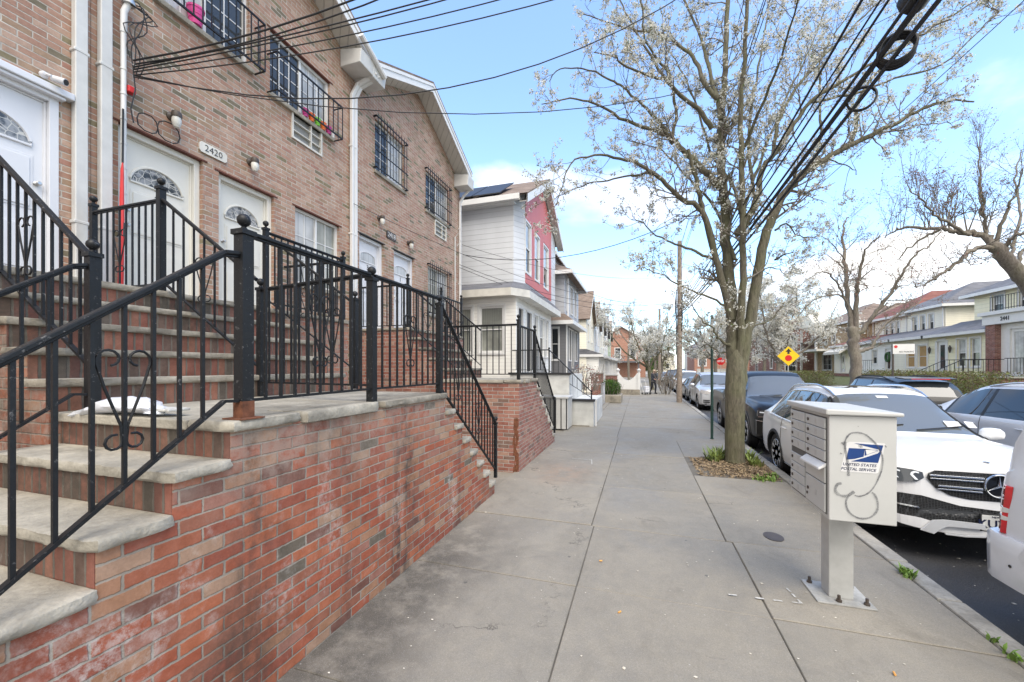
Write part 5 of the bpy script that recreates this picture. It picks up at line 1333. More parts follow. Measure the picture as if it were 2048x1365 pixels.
class Car:
    def __init__(s, name, label, keys, loc, rz=0, paint='p_white', ysc=1., group='parked cars', cat='car'):
        s.k = [[k[0] * ysc, *k[1:]] for k in keys]; s.xs = [k[0] for k in s.k]
        s.dz = 0; s.root = thing(name, label, cat, loc, rz, group); s.paint = M[paint]; s.L = s.xs[-1]
    def par(s, y): return [pchip(s.xs, [k[i] for k in s.k], y) for i in range(1, 6)]
    def ring(s, y):
        zl, wb, zb, zt, wt = s.par(y); h = zb - zl; g = max(.12, min(1, (zt - zb) / .5))
        a = .025 * g
        return [(0, zl), (wb * .86, zl), (wb * .955, zl + .06), (wb * .985, zl + .2 * h), (wb, zl + .45 * h), (wb * .998, zl + .62 * h), (wb * .987, zl + .85 * h), (wb * .965, zb),
                (wb * .945, zb + a), ((wb * .94 + wt + .02) / 2, zb + a + .5 * (zt - .1 * g - zb - a)), (wt + .015, zt - .10 * g), (wt * .93, zt - .035 * g), (wt * .7, zt - .01 * g), (wt * .35, zt), (0, zt + .004)]
    def pt(s, y, j, side=-1, off=0.):
        r = s.ring(y); j0 = int(min(j, 13)); f = j - j0
        x = r[j0][0] + (r[j0 + 1][0] - r[j0][0]) * f; z = r[j0][1] + (r[j0 + 1][1] - r[j0][1]) * f
        return V((side * (x + off), y, z))
    def surf(s, y, z, side=-1, off=0.):
        r = s.ring(y)
        for j in range(1, 13):
            if r[j][1] <= z <= r[j + 1][1]: 
                f = (z - r[j][1]) / max(1e-6, r[j + 1][1] - r[j][1]); return V((side * (r[j][0] + (r[j + 1][0] - r[j][0]) * f + off), y, z))
        return V((side * (r[10][0] + off), y, z))
    def body(s, wheels, Rw, ws, sides, rg=None, doors=(), arch=1.14, clad=None, roof_glass=None, sgm='cg', cut_in=.55):
        edges = set(s.xs)
        for a in (ws, *(sides or ()), *( [rg] if rg else []), *([roof_glass] if roof_glass else []), *doors): edges |= set(a)
        ys = sorted(edges); out = [ys[0]]
        for a, b in zip(ys, ys[1:]):
            n = max(1, math.ceil((b - a) / .11)); out += [a + (b - a) * i / n for i in range(1, n + 1)]
        ys = out; N = 15
        vs = []; 
        for y in ys:
            r = s.ring(y)
            vs += [(-x, y, z) for x, z in r] + [(x, y, z) for x, z in r[-2:0:-1]]
        K = 2 * N - 2
        fs = []; mi = []
        for i in range(len(ys) - 1):
            ym = (ys[i] + ys[i + 1]) / 2
            for j in range(K):
                jj = j if j < N - 1 else K - 1 - j
                m = 0
                if ws[0] < ym < ws[1] and jj >= 10: m = 1
                elif rg and rg[0] < ym < rg[1] and 10 <= jj: m = 3
                elif roof_glass and roof_glass[0] < ym < roof_glass[1] and jj >= 12: m = 5
                elif jj in (8, 9):
                    if any(a < ym < b for a, b in sides): m = 2
                    elif min(a for a, b in sides) - .05 < ym < max(b for a, b in sides) + .05: m = 4
                elif jj <= 1: m = 4
                elif clad and jj <= clad: m = 4
                fs.append((i * K + j, i * K + (j + 1) % K, (i + 1) * K + (j + 1) % K, (i + 1) * K + j)); mi.append(m)
        fs.append(tuple(range(K))); mi.append(0); fs.append(tuple((len(ys) - 1) * K + j for j in range(K))); mi.append(0)
        mats = [s.paint, M['cgw'], M[sgm], M['cg'], M['blk'], M['cgd']]
        def mk(nm, vs, fs, mi):
            import bmesh
            me = bpy.data.meshes.new(nm); me.from_pydata(vs, [], fs)
            for m_ in mats: me.materials.append(m_)
            me.polygons.foreach_set('material_index', mi)
            bm = bmesh.new(); bm.from_mesh(me); bmesh.ops.recalc_face_normals(bm, faces=bm.faces); bm.to_mesh(me); bm.free()
            o = bpy.data.objects.new(nm, me); col.objects.link(o); return o
        b = mk('tmp_body', vs, fs, mi)
        c = MB(); 
        for y in wheels:
            for sd in (-1, 1):
                R_ = Rw * arch
                a = [(sd * cut_in, y + R_ * math.cos(t * math.pi / 14), Rw * .98 + R_ * math.sin(t * math.pi / 14) * 1.0) for t in range(28)]
                c.prism(a, [(sd * 1.3, p[1], p[2]) for p in a])
        ct = mk('tmp_cut', c.v, c.f, [4] * len(c.f))
        md = b.modifiers.new('b', 'BOOLEAN'); md.object = ct; md.operation = 'DIFFERENCE'; md.solver = 'EXACT'
        dg = bpy.context.evaluated_depsgraph_get(); dg.update()
        me = bpy.data.meshes.new_from_object(b.evaluated_get(dg))
        P = {}
        vv = [v.co.copy() for v in me.vertices]
        for p in me.polygons:
            m = p.material_index; ctr = p.center
            key = ('body', m if m in (0, 4) else 0)
            if m == 1: key = ('windscreen', 1)
            elif m == 3: key = ('rear_window', 3)
            elif m == 5: key = ('sunroof', 5)
            elif m == 2:
                k = [i for i, (a, b_) in enumerate(sides) if a < ctr.y < b_]
                key = ('side_window', 2, ctr.x < 0, k[0] if k else 0)
            elif m == 0:
                for i, (a, b_) in enumerate(doors):
                    if a < ctr.y < b_:
                        zl, wb, zb, zt, wt = s.par(ctr.y)
                        if abs(ctr.x) > wb * .9 and ctr.z < zb + .02: key = ('door', 0, ctr.x < 0, i)
            if key[0] == 'body': key = ('body',)
            P.setdefault(key, []).append((tuple(p.vertices), m))
        for o in (b, ct):
            d_ = o.data; bpy.data.objects.remove(o); bpy.data.meshes.remove(d_)
        bpy.data.meshes.remove(me)
        s.doors = {}
        for key, polys in P.items():
            mp = {}; mb = MB()
            for f, m in polys:
                for i in f:
                    if i not in mp: mp[i] = len(mb.v); mb.v.append(tuple(vv[i]))
                mb.f.append(tuple(mp[i] for i in f)); mb.m.append(m)
            o = mb.build(key[0], mats, s.root, local=True, smooth=32)
            if key[0] == 'door': s.doors[key[2:]] = o
            if key[0] == 'body': s.bodyo = o
        # door seams
        t = MB()
        for a, b_ in doors:
            for y in (a, b_):
                for sd in (-1, 1): 
                    t.tube([s.pt(y, j, sd, .0015) for j in (2.2, 3, 4, 5, 6, 7, 8)], .0045, 4)
        for sd in (-1, 1):
            if doors:
                a, b_ = min(d[0] for d in doors), max(d[1] for d in doors); n = 12
                t.tube([s.pt(a + (b_ - a) * i / n, 2.2, sd, .0015) for i in range(n + 1)], .0045, 4)
        if t.v: t.build('door_seam', M['gloss'], s.root, local=True)
        for (sd, i), o in s.doors.items():
            a, b_ = doors[i]; t = MB(); y = b_ - .2; q = -1 if sd else 1
            z = s.par(y)[2] - .13
            p, r_ = s.surf(y - .09, z, q, .03), s.surf(y + .09, z, q, .03)
            t.bar(p, r_, .026, .022); t.bar(p, s.surf(y - .09, z, q, -.01), .02, .02); t.bar(r_, s.surf(y + .09, z, q, -.01), .02, .02)
            t.build('handle', s.paint, o, local=True, bevel=.006)
    def wheel(s, y, side, Rw, w=.235, inset=.03, rim='alloy', spokes=10, rimr=.7, dark=False):
        wb = s.par(y)[1]; x1 = side * (wb - inset); x0 = side * (wb - inset - w)
        t = MB(); r = Rw
        prof = [(r * rimr, x0), (r * .93, x0), (r, x0 + side * .03), (r, x1 - side * .03), (r * .95, x1 - side * .006), (r * .80, x1), (r * rimr, x1 - side * .012)]
        t.lathe([(a, b) for a, b in prof], (0, y, Rw), 30, 'x'); w_ = t.build('wheel', M['tyre'], s.root, local=True, smooth=35)
        t = MB(); rr = r * rimr
        t.lathe([(rr, x1 - side * .012), (rr * .97, x1 - side * .004), (rr * .93, x1 - side * .02), (rr * .92, x1 - side * .1)], (0, y, Rw), 30, 'x')
        for k in range(spokes):
            a0 = 2 * math.pi * k / spokes
            for da in ((-.09, .09) if spokes <= 6 else (0,)):
                a = a0 + da * 1.3
                p = V((x1 - side * .03, y + .04 * math.cos(a), Rw + .04 * math.sin(a))); q = V((x1 - side * .022, y + rr * .96 * math.cos(a + da * .6), Rw + rr * .96 * math.sin(a + da * .6)))
                t.bar(p, q, .05 * Rw / .37, .028, up=(1, 0, 0))
        t.lathe([(.055, x1 - side * .04), (.05, x1 - side * .012), (.0, x1 - side * .008)], (0, y, Rw), 14, 'x')
        t.build('rim', M[rim], w_, local=True, smooth=35)
        t = MB(); t.lathe([(rr * .95, x1 - side * .085), (0, x1 - side * .085)], (0, y, Rw), 20, 'x'); t.build('brake_disc', M['blk'], w_, local=True)
    def wheels(s, ys, Rw, **k):
        for y in ys:
            for sd in (-1, 1): s.wheel(y, sd, Rw, **k)
    def arch_trim(s, ys, Rw, wd=.05, mat='blk', arch=1.14, off=.012):
        for y in ys:
            for sd in (-1, 1):
                t = MB(); n = 22; R0 = Rw * arch - .004; a = []
                for i in range(n + 1):
                    an = math.pi * (-.06 + 1.12 * i / n)
                    def P_(R_, o): 
                        yy, zz = y + R_ * math.cos(an), Rw * .98 + R_ * math.sin(an)
                        return s.surf(min(max(yy, .02), s.L - .02), zz, sd, o)
                    a += [P_(R0, -.05), P_(R0, off), P_(R0 + wd, off), P_(R0 + wd + .006, -.004)]
                t.add(a, [(4 * i + j, 4 * i + j + 1, 4 * i + j + 5, 4 * i + j + 4) for i in range(n) for j in range(3)])
                t.build('arch_trim', M[mat] if isinstance(mat, str) else mat, s.root, local=True, smooth=50)
    def mirrors(s, y, mat=None, z=None, big=1.):
        for sd in (-1, 1):
            zl, wb, zb, zt, wt = s.par(y); z_ = z or zb + .07
            t = MB(); c = V((sd * (wb + .1 * big), y, z_ + .03)); n = 12
            for k, (yy, sc_) in enumerate(((-.09, .25), (-.07, .72), (0, 1.), (.06, .98), (.075, .9))):
                for i in range(n):
                    a = 2 * math.pi * i / n; ca, sa = math.cos(a), math.sin(a)
                    t.v.append((c.x + sd * .115 * big * sc_ * math.copysign(abs(ca) ** .7, ca) + 0, c.y + yy, c.z + .085 * big * sc_ * math.copysign(abs(sa) ** .7, sa)))
            for k in range(4):
                for i in range(n): t.f.append((k * n + i, k * n + (i + 1) % n, (k + 1) * n + (i + 1) % n, (k + 1) * n + i)); t.m.append(0)
            t.f.append(tuple(range(n))[::-1]); t.m.append(0); t.f.append(tuple(4 * n + i for i in range(n))); t.m.append(1)
            t.bar((sd * (wb - .03), y, z_ - .04), (c.x, y, c.z - .04), .06, .035, 1)
            t.build('side_mirror', [mat or s.paint, M['blk']], s.root, local=True, smooth=45)
    def front(s, name, pts, y=-.008, th=.02, mat='blk', parent=None, both=True, bevel=0, curve=None):
        """plate on the nose: outline in (x,z), extruded forward"""
        yf = curve or (lambda x: .0)
        for sd in ((-1, 1) if both else (1,)):
            t = MB(); p = [(sd * a, y + yf(a), b + s.dz) for a, b in pts]
            t.prism(p, [(a, b - th, c) for a, b, c in p]); 
            o = t.build(name, M[mat] if isinstance(mat, str) else mat, parent or s.root, local=True, bevel=bevel)
        return o
    def strip(s, name, top, bot, yf, th=.02, mat='blk', both=True, parent=None, n=8):
        """curved plate between two (x,z) polylines, following y = yf(x)"""
        o = None
        for sd in ((-1, 1) if both else (1,)):
            t = MB()
            def lerp(pl, f):
                k = f * (len(pl) - 1); i = min(int(k), len(pl) - 2); g = k - i
                return tuple(pl[i][q] + (pl[i + 1][q] - pl[i][q]) * g for q in (0, 1))
            vs = []
            for i in range(n + 1):
                a, b = lerp(top, i / n), lerp(bot, i / n)
                for (x, z) in (a, b):
                    vs += [(sd * x, yf(x, z), z + s.dz), (sd * x, yf(x, z) - th, z + s.dz)]
            fs = []
            for i in range(n):
                k = 4 * i; fs += [(k, k + 1, k + 5, k + 4), (k + 1, k + 3, k + 7, k + 5), (k + 3, k + 2, k + 6, k + 7)]
            fs += [(0, 2, 3, 1), (4 * n, 4 * n + 1, 4 * n + 3, 4 * n + 2)]
            t.add(vs, fs); o = t.build(name, M[mat] if isinstance(mat, str) else mat, parent or s.root, local=True)
        return o
    def wipers(s, y0, y1, sgn=1):
        t = MB()
        for x in (-.55, .1):
            p = V((x, y0 + .05, s.par(y0 + .05)[3] + .02)); y = y0 + .16; q = V((x + .55, y, s.par(y)[3] + .012)); t.bar(p, q, .02, .012)
        t.build('wipers', M['blk'], s.root, local=True)
    def roof_rails(s, y0, y1, mat='chromed', h=.045):
        for sd in (-1, 1):
            t = MB(); n = 14; pts = []
            for i in range(n + 1):
                y = y0 + (y1 - y0) * i / n; zl, wb, zb, zt, wt = s.par(y); e = min(1, 4 * i / n, 4 * (n - i) / n)
                pts.append((sd * (wt * .96), y, zt - .05 + (h + .02) * e))
            t.tube(pts, .018, 8); t.build('roof_rail', M[mat], s.root, local=True, smooth=True)

RZ = -.15
# ---- white SUV facing the camera
kS = [(0, .38, .66, .80, .975, .52), (.05, .31, .82, .88, 1.02, .62), (.14, .28, .905, .935, 1.05, .70), (.3, .26, .945, .965, 1.075, .74), (.6, .24, .965, .99, 1.105, .76), (1.05, .22, .972, 1.02, 1.13, .755), (1.36, .22, .975, 1.03, 1.145, .745), (1.46, .22, .975, 1.035, 1.175, .735), (2.2, .22, .975, 1.06, 1.655, .60), (2.42, .22, .975, 1.065, 1.715, .61), (2.9, .22, .975, 1.07, 1.745, .62), (3.8, .22, .97, 1.09, 1.715, .61), (4.3, .23, .965, 1.12, 1.63, .59), (4.5, .24, .96, 1.14, 1.53, .57), (4.74, .26, .945, 1.12, 1.2, .66), (4.86, .3, .91, 1.02, 1.08, .62), (4.92, .38, .82, .85, .92, .5)]
g = Car('parked_suv', 'white luxury SUV with star grille, parked nose toward the viewer behind the mailbox', kS, (3.5, 5.46, RZ), 0, 'p_white', .955)
wy = (.86, 3.68); Rw = .375
g.body(wy, Rw, (1.40, 2.1), [(1.80, 2.42), (2.46, 3.28), (3.33, 4.08)], (4.3, 4.53), doors=[(1.5, 2.44), (2.44, 3.3)], clad=None, roof_glass=(2.42, 3.4), sgm='cg')
g.wheels(wy, Rw, spokes=10, rimr=.72); g.arch_trim(wy, Rw, .05, 'blk'); g.mirrors(1.72); g.wipers(1.37, 2.1); g.roof_rails(2.1, 4.15, 'chromed')
for sd in (-1, 1):
    t = MB(); pts = [g.pt(y, 7.2, sd, .004) for y in (1.75, 2.2, 2.7, 3.2, 3.7, 4.05)] + [g.pt(4.1, 9, sd, .006), g.pt(4.0, 10, sd, .004)] + [g.pt(y, 10, sd, .004) for y in (3.6, 3., 2.5, 2.15)]
    t.tube(pts, .012, 6); t.build('window_trim', M['chromed'], g.root, local=True, smooth=True)
for sd in (-1, 1):
    t = MB(); t.tube([g.pt(1.36 + .8 * i / 8, 10.1, sd, .004) for i in range(9)], .017, 6); t.build('pillar_trim', M['blk'], g.root, local=True, smooth=True)
g.dz = .085
yF = lambda x, z=0: (.0 if x < .6 else (x - .6) ** 2 * 1.55) - .003 - .11 * max(0, .66 - z) * (1 if x < .8 else .6)
# painted nose shell: bumper skin with curved sides
ch = [(0, .90), (.30, .895), (.62, .87), (.80, .80), (.90, .72)]; 
g.strip('bumper', [(0, .605), (.30, .62), (.5, .70), (.62, .80), (.80, .765), (.90, .70)], [(0, .50), (.30, .52), (.5, .57), (.62, .60), (.80, .605), (.91, .60)], yF, .012, g.paint, n=20)
g.strip('bumper_lip', [(0, .31), (.3, .31), (.5, .33), (.66, .37), (.8, .37), (.91, .40)], [(0, .235), (.3, .235), (.5, .24), (.66, .26), (.8, .28), (.91, .31)], yF, .025, g.paint, n=14)
g.strip('lower_intake', [(0, .50), (.30, .515), (.5, .565), (.62, .595), (.80, .60), (.89, .595)], [(0, .31), (.3, .31), (.5, .33), (.66, .37), (.8, .37), (.89, .40)], yF, .012, 'mesh', n=14)
gr = g.front('grille', [(-.57, .79), (-.555, .84), (-.50, .875), (.50, .875), (.555, .84), (.57, .79), (.50, .69), (.38, .62), (.22, .59), (-.22, .59), (-.38, .62), (-.50, .69)], -.012, .016, 'mesh', both=False)
for (z0, xa, xb) in ((.81 + g.dz, .115, .555), (.70 + g.dz, .125, .49)):
    for sd in (-1, 1):
        t = MB(); 
        for (za, zb_, yy) in ((z0, z0 + .024, -.05), (z0 - .03, z0 - .012, -.046)):
            dz = .018 if za > .85 else .03
            p = [(sd * xa, -.022, za), (sd * xb, -.022, za + dz * .3), (sd * xb, -.022, zb_ + dz * .3 - .004), (sd * xa, -.022, zb_)]
            t.prism(p, [(a, yy, c) for a, b, c in p])
        t.build('louvre', M['chromed'], gr, local=True, bevel=.004)
t = MB(); t.tube([(.115 * math.cos(a * math.pi / 18), -.05, .755 + g.dz + .115 * math.sin(a * math.pi / 18)) for a in range(36)], .0095, 8, closed=True)
for a in (90, 210, 330):
    c, s_ = math.cos(R(a)), math.sin(R(a)); z_ = .755 + g.dz; t.prism([(-s_ * .017, -.05, z_ + c * .017), (s_ * .017, -.05, z_ - c * .017), (.108 * c, -.046, z_ + .108 * s_)], [(-s_ * .005, -.066, z_ + c * .005), (s_ * .005, -.066, z_ - c * .005), (.108 * c, -.052, z_ + .108 * s_)])
t.build('star_emblem', M['chrome'], gr, local=True, smooth=40)
t = MB(); t.lathe([(.108, -.04), (0, -.044)], (0, 0, .755 + g.dz), 24, 'y'); t.build('emblem_backing', M['gloss'], gr, local=True)
t = MB(); yy = .12; zz = g.par(yy)[3]; t.lathe([(.03, 0), (.03, .006), (.02, .008), (0, .008)], (0, yy, zz + .003), 16); t.build('hood_badge', M['chrome'], g.root, local=True)
yH = lambda x, z=0: (.0 if x < .62 else (x - .62) ** 2 * 1.9) + .0
for sd in (-1, 1):
    pass
hl = g.strip('headlight', [(.60, .845), (.68, .865), (.80, .872), (.90, .868)], [(.595, .79), (.66, .745), (.78, .725), (.905, .735)], lambda x, z: yF(x, .7) + (z - .72) * .3 - .02, .02, 'hl', n=12)
yL = lambda x, z: yF(x, .7) + (z - .72) * .3 - .041
for hx in (.635, .775):
    g.strip('led_strip', [(hx, .845), (hx + .035, .852), (hx + .062, .835), (hx + .07, .81)], [(hx, .83), (hx + .03, .836), (hx + .045, .825), (hx + .05, .81)], yL, .006, 'led', n=8)
    g.strip('led_strip', [(hx + .045, .81), (hx + .07, .81)], [(hx + .015, .765), (hx + .04, .765)], yL, .006, 'led', n=3)
# silver skid garnish
g.strip('skid_plate', [(.14, .365), (.45, .375), (.56, .36), (.66, .25)], [(.14, .315), (.44, .315), (.50, .28), (.56, .225)], lambda x, z: yF(x, z) - .035, .025, 'satin', n=14)
g.strip('skid_edge', [(.14, .25), (.3, .235), (.46, .24)], [(.14, .235), (.3, .222), (.46, .228)], lambda x, z: yF(x, z) - .035, .02, 'satin', n=8)
g.strip('side_blade', [(.66, .485), (.86, .495)], [(.64, .468), (.86, .478)], lambda x, z: yF(x, z) - .014, .014, 'chromed', n=6)
g.front('plate_holder', [(-.165, .29), (.165, .29), (.165, .47), (-.165, .47)], -.058, .012, 'blk', both=False)
pl_ = g.front('number_plate', [(-.155, .30), (.155, .30), (.155, .46), (-.155, .46)], -.072, .005, plain('plate_cream', (.66, .66, .63), .4), both=False, bevel=.004)
for s_, x, z, sz in (('KUX', -.07, .368, .115), ('NEW YORK', 0, .443, .03)):
    text_mesh('plate_lettering', s_, sz, plain('plate_ink' + s_[0], (.01, .015, .05), .4), pl_, V((3.5, 5.46, RZ)) + V((x, -.0785, z + g.dz)), (1, 0, 0), (0, 0, 1), .002, .002 if sz > .1 else 0)
# papers on the windscreen
t = MB(); y = 1.52
for (x, w_, h_) in ((.48, .16, .06), (.70, .09, .06)): 
    a = g.par(y)[3]; b = g.par(y + .1)[3]; t.quad((x, y, a + .008), (x + w_, y, a + .004), (x + w_, y + .09, b + .0), (x, y + .09, b + .006))
y = 1.98; a = g.par(y)[3]; b = g.par(y + .05)[3]; t.quad((-.09, y, a + .008), (.05, y, a + .008), (.05, y + .05, b + .008), (-.09, y + .05, b + .008))
t.build('windscreen_papers', M['white'], g.root, local=True)
for sd in (-1, 1):
    t = MB(); t.prism([(sd * .5, 4.585, .95), (sd * .9, 4.52, .97), (sd * .9, 4.50, 1.06), (sd * .5, 4.55, 1.04)], [(sd * .5, 4.64, .95), (sd * .93, 4.56, .97), (sd * .92, 4.53, 1.06), (sd * .5, 4.6, 1.04)]); t.build('tail_light', M['tl_red'], g.root, local=True)

# ---- black pickup
kP = [(0, .40, .80, .80, 1.09, .62), (.05, .34, .93, .86, 1.13, .74), (.16, .33, .99, .95, 1.16, .80), (.4, .33, 1.02, 1.05, 1.2, .84), (1.0, .33, 1.03, 1.12, 1.25, .84), (1.5, .33, 1.03, 1.16, 1.275, .83), (1.6, .33, 1.03, 1.17, 1.29, .82), (2.35, .34, 1.03, 1.2, 1.84, .66), (2.6, .34, 1.03, 1.2, 1.92, .68), (3.2, .34, 1.03, 1.2, 1.95, .69), (4.0, .34, 1.03, 1.2, 1.9, .68), (4.2, .34, 1.03, 1.2, 1.8, .67), (4.32, .34, 1.03, 1.21, 1.3, .8), (4.36, .35, 1.03, 1.22, 1.26, .9), (5.8, .38, 1.03, 1.24, 1.27, .9), (5.88, .45, 1.0, 1.2, 1.23, .85)]
p = Car('pickup_truck', 'glossy black pickup truck parked behind the tree trunk, chrome door mirrors', kP, (3.62, 10.75, RZ), 0, 'p_black')
wy = (1.0, 4.55); Rw = .405
p.body(wy, Rw, (1.55, 2.3), [(1.95, 2.75), (2.82, 3.75)], (4.05, 4.3), doors=[(1.7, 2.8), (2.8, 3.85)])
p.wheels(wy, Rw, spokes=6, rimr=.66, inset=.01); p.arch_trim(wy, Rw, .06, 'p_black', 1.2); p.mirrors(1.85, M['gloss'], None, 1.35); p.wipers(1.5, 2.2)
yP = lambda x, z=0: (0 if x < .7 else (x - .7) ** 2 * 1.5) - .014
p.front('grille', [(-.52, .78), (-.56, 1.02), (.56, 1.02), (.52, .78)], -.01, .03, 'mesh', both=False)
p.strip('headlight', [(.57, 1.04), (.75, 1.05), (.96, 1.04)], [(.56, .93), (.75, .92), (.97, .90)], lambda x, z: yP(x), .03, 'hl', n=8)
p.strip('led_strip', [(.60, 1.01), (.93, 1.01)], [(.60, .985), (.93, .98)], lambda x, z: yP(x) - .031, .006, 'led', n=6)
p.strip('led_strip', [(.58, .915), (.95, .89)], [(.58, .905), (.95, .88)], lambda x, z: yP(x) - .004, .012, 'chrome', n=6)
p.strip('front_bumper', [(0, .76), (.6, .76), (.8, .78), (1.0, .80)], [(0, .42), (.5, .42), (.8, .42), (1.0, .48)], lambda x, z: yP(x) - .04, .08, 'p_black', n=12)
p.strip('bumper_trim', [(0, .775), (.6, .775), (.8, .795), (1.0, .815)], [(0, .76), (.6, .76), (.8, .78), (1.0, .80)], lambda x, z: yP(x) - .045, .08, 'chromed', n=12)
p.strip('fog_light', [(.66, .64), (.84, .66)], [(.66, .60), (.84, .61)], lambda x, z: yP(x) - .122, .01, 'led', n=4)
t = MB(); 
for sd in (-1, 1): t.prism([(sd * .25, .35, 1.205), (sd * .5, .3, 1.19), (sd * .55, 1.3, 1.265), (sd * .35, 1.35, 1.28)], [(sd * .3, .5, 1.235), (sd * .45, .5, 1.23), (sd * .48, 1.25, 1.29), (sd * .4, 1.25, 1.295)])
t.build('hood_bulge', M['p_black'], p.root, local=True, smooth=30)
# ---- silver SUV
kO = [(0, .30, .68, .70, .92, .5), (.05, .25, .83, .80, .985, .62), (.15, .22, .90, .88, 1.03, .7), (.5, .22, .94, .97, 1.1, .75), (1.3, .22, .96, 1.06, 1.17, .74), (1.4, .22, .96, 1.06, 1.2, .73), (2.1, .22, .96, 1.08, 1.7, .62), (2.4, .22, .96, 1.08, 1.78, .64), (3.4, .22, .96, 1.1, 1.79, .64), (4.4, .25, .95, 1.12, 1.68, .62), (4.7, .3, .92, 1.1, 1.25, .65), (4.8, .4, .85, .9, 1., .5)]
o_ = Car('parked_suv', 'older silver SUV with slatted star grille, parked by the utility pole', kO, (3.62, 20.7, RZ), 0, 'p_silver')
wy = (.88, 3.75); o_.body(wy, .37, (1.36, 2.05), [(1.8, 2.45), (2.5, 3.35), (3.42, 4.2)], (4.4, 4.68), doors=[(1.5, 2.47), (2.47, 3.38)])
o_.wheels(wy, .37, spokes=5, rimr=.7); o_.mirrors(1.7); o_.wipers(1.33, 2.0); o_.roof_rails(2.2, 4.2)
gr = o_.front('grille', [(-.48, .93), (.48, .93), (.42, .70), (-.42, .70)], -.008, .02, 'mesh', both=False)
for z in (.76, .84): o_.front('louvre', [(-.45, z), (.45, z), (.45, z + .03), (-.45, z + .03)], -.03, .02, 'chromed', gr, False)
t = MB(); t.tube([(.1 * math.cos(a * .349), -.06, .81 + .1 * math.sin(a * .349)) for a in range(18)], .01, 6, closed=True)
for a in (90, 210, 330): t.bar((0, -.06, .81), (.1 * math.cos(R(a)), -.06, .81 + .1 * math.sin(R(a))), .016, .016)
t.build('star_emblem', M['chrome'], gr, local=True)
o_.strip('headlight', [(.50, .93), (.7, .96), (.88, 1.0)], [(.50, .80), (.7, .79), (.9, .84)], lambda x, z: (0 if x < .6 else (x - .6) ** 2 * 1.9) - .005, .03, 'tl_clear', n=8)
o_.strip('air_slot', [(.5, .52), (.82, .53)], [(.5, .47), (.82, .48)], lambda x, z: (0 if x < .6 else (x - .6) ** 2 * 1.9) - .01, .02, 'blk', n=5)
o_.strip('air_slot', [(.5, .44), (.82, .45)], [(.5, .38), (.82, .40)], lambda x, z: (0 if x < .6 else (x - .6) ** 2 * 1.9) - .01, .02, 'blk', n=5)
o_.front('lower_intake', [(-.45, .58), (.45, .58), (.4, .46), (-.4, .46)], -.01, .015, 'mesh', both=False)
o_.front('number_plate', [(-.16, .4), (.16, .4), (.16, .53), (-.16, .53)], -.03, .01, 'white', both=False)
o_.front('skid_plate', [(-.8, .32), (.8, .32), (.7, .26), (-.7, .26)], -.01, .02, 'chromed', both=False)
# ---- white boxy SUV, rear corner at the right edge
kJ = [(0, .32, .70, .75, 1.0, .5), (.1, .3, .84, .9, 1.06, .68), (.9, .3, .87, 1.02, 1.12, .72), (1.3, .3, .88, 1.1, 1.16, .72), (1.75, .3, .885, 1.14, 1.66, .72), (2.0, .3, .885, 1.15, 1.77, .74), (3.4, .3, .885, 1.18, 1.8, .76), (3.95, .32, .885, 1.22, 1.785, .765), (4.12, .34, .882, 1.24, 1.74, .765), (4.2, .36, .878, 1.24, 1.66, .77), (4.26, .38, .87, 1.22, 1.52, .775), (4.31, .4, .855, 1.15, 1.36, .77), (4.35, .43, .83, 1.0, 1.15, .74), (4.37, .45, .80, .92, 1.02, .68)]
j = Car('parked_suv', 'boxy white SUV cut by the right edge, showing its red tail lamp', kJ, (3.655, .02, RZ), 0, 'p_jeep')
wy = (.85, 3.6); Rw = .37
j.body(wy, Rw, (1.35, 1.78), [(1.55, 2.3), (2.36, 3.05), (3.14, 3.98)], (4.05, 4.29), doors=[(1.4, 2.33), (2.33, 3.08)])
j.wheels(wy, Rw, spokes=5, rimr=.64, inset=-.005); j.arch_trim(wy, Rw, .085, j.paint, 1.16, .05); j.mirrors(1.6, M['blk']); j.roof_rails(2., 4.0, 'blk')
t = MB()
for sd in (-1, 1):
    t2 = MB(); prof = [(.40, .40), (.47, .44), (.63, .455), (.70, .43), (.72, .36)]
    pts = []
    ring_ = [(.0, .10), (.55, .10), (.80, .075), (.895, .01), (.925, -.08), (.928, -.30), (.92, -.46)]
    for (x, yo) in ring_:
        for (z, dy) in ((.36, -.02), (.42, .0), (.60, .01), (.70, .005), (.725, -.02), (.725, -.10)):
            xx = x if z < .71 else x - (.0 if x < .5 else .015 if z > .71 and dy > -.05 else .09)
            pts.append((sd * xx, 4.36 + yo + dy * (1 if x < .85 else .3), z))
    n = 6
    t2.add(pts, [(a * n + b, a * n + b + 1, (a + 1) * n + b + 1, (a + 1) * n + b) for a in range(len(ring_) - 1) for b in range(n - 1)])
    t2.build('rear_bumper', j.paint, j.root, local=True, smooth=40)
    # tail lamp wrapping the corner
    cols = [((.735, 4.372), .03), ((.80, 4.365), .03), ((.862, 4.315), .03), ((.892, 4.255), .02)]
    def lamp(z0, z1, mat, name, e=0, par=None):
        t3 = MB(); vs = []
        for (x, y), q in cols:
            for z in (z0, z1):
                k = (z - .7) * .14
                vs += [(sd * (x - .02), y - k - .04, z), (sd * (x + e), y - k + e * .6, z)]
        m = len(cols)
        fs = []
        for a in range(m - 1):
            b = 4 * a; fs += [(b + 1, b + 3, b + 7, b + 5), (b, b + 1, b + 5, b + 4), (b + 3, b + 2, b + 6, b + 7)]
        fs += [(0, 2, 3, 1), (4 * (m - 1), 4 * (m - 1) + 1, 4 * (m - 1) + 3, 4 * (m - 1) + 2)]
        t3.add(vs, fs); return t3.build(name, M[mat], par or j.root, local=True, bevel=.006)
    tl = lamp(.73, 1.12, 'tl_red', 'tail_light', .0)
    lamp(.90, .945, 'tl_clear', 'reversing_lamp', .004, tl); lamp(.835, .875, 'tl_clear', 'reversing_lamp', .004, tl)
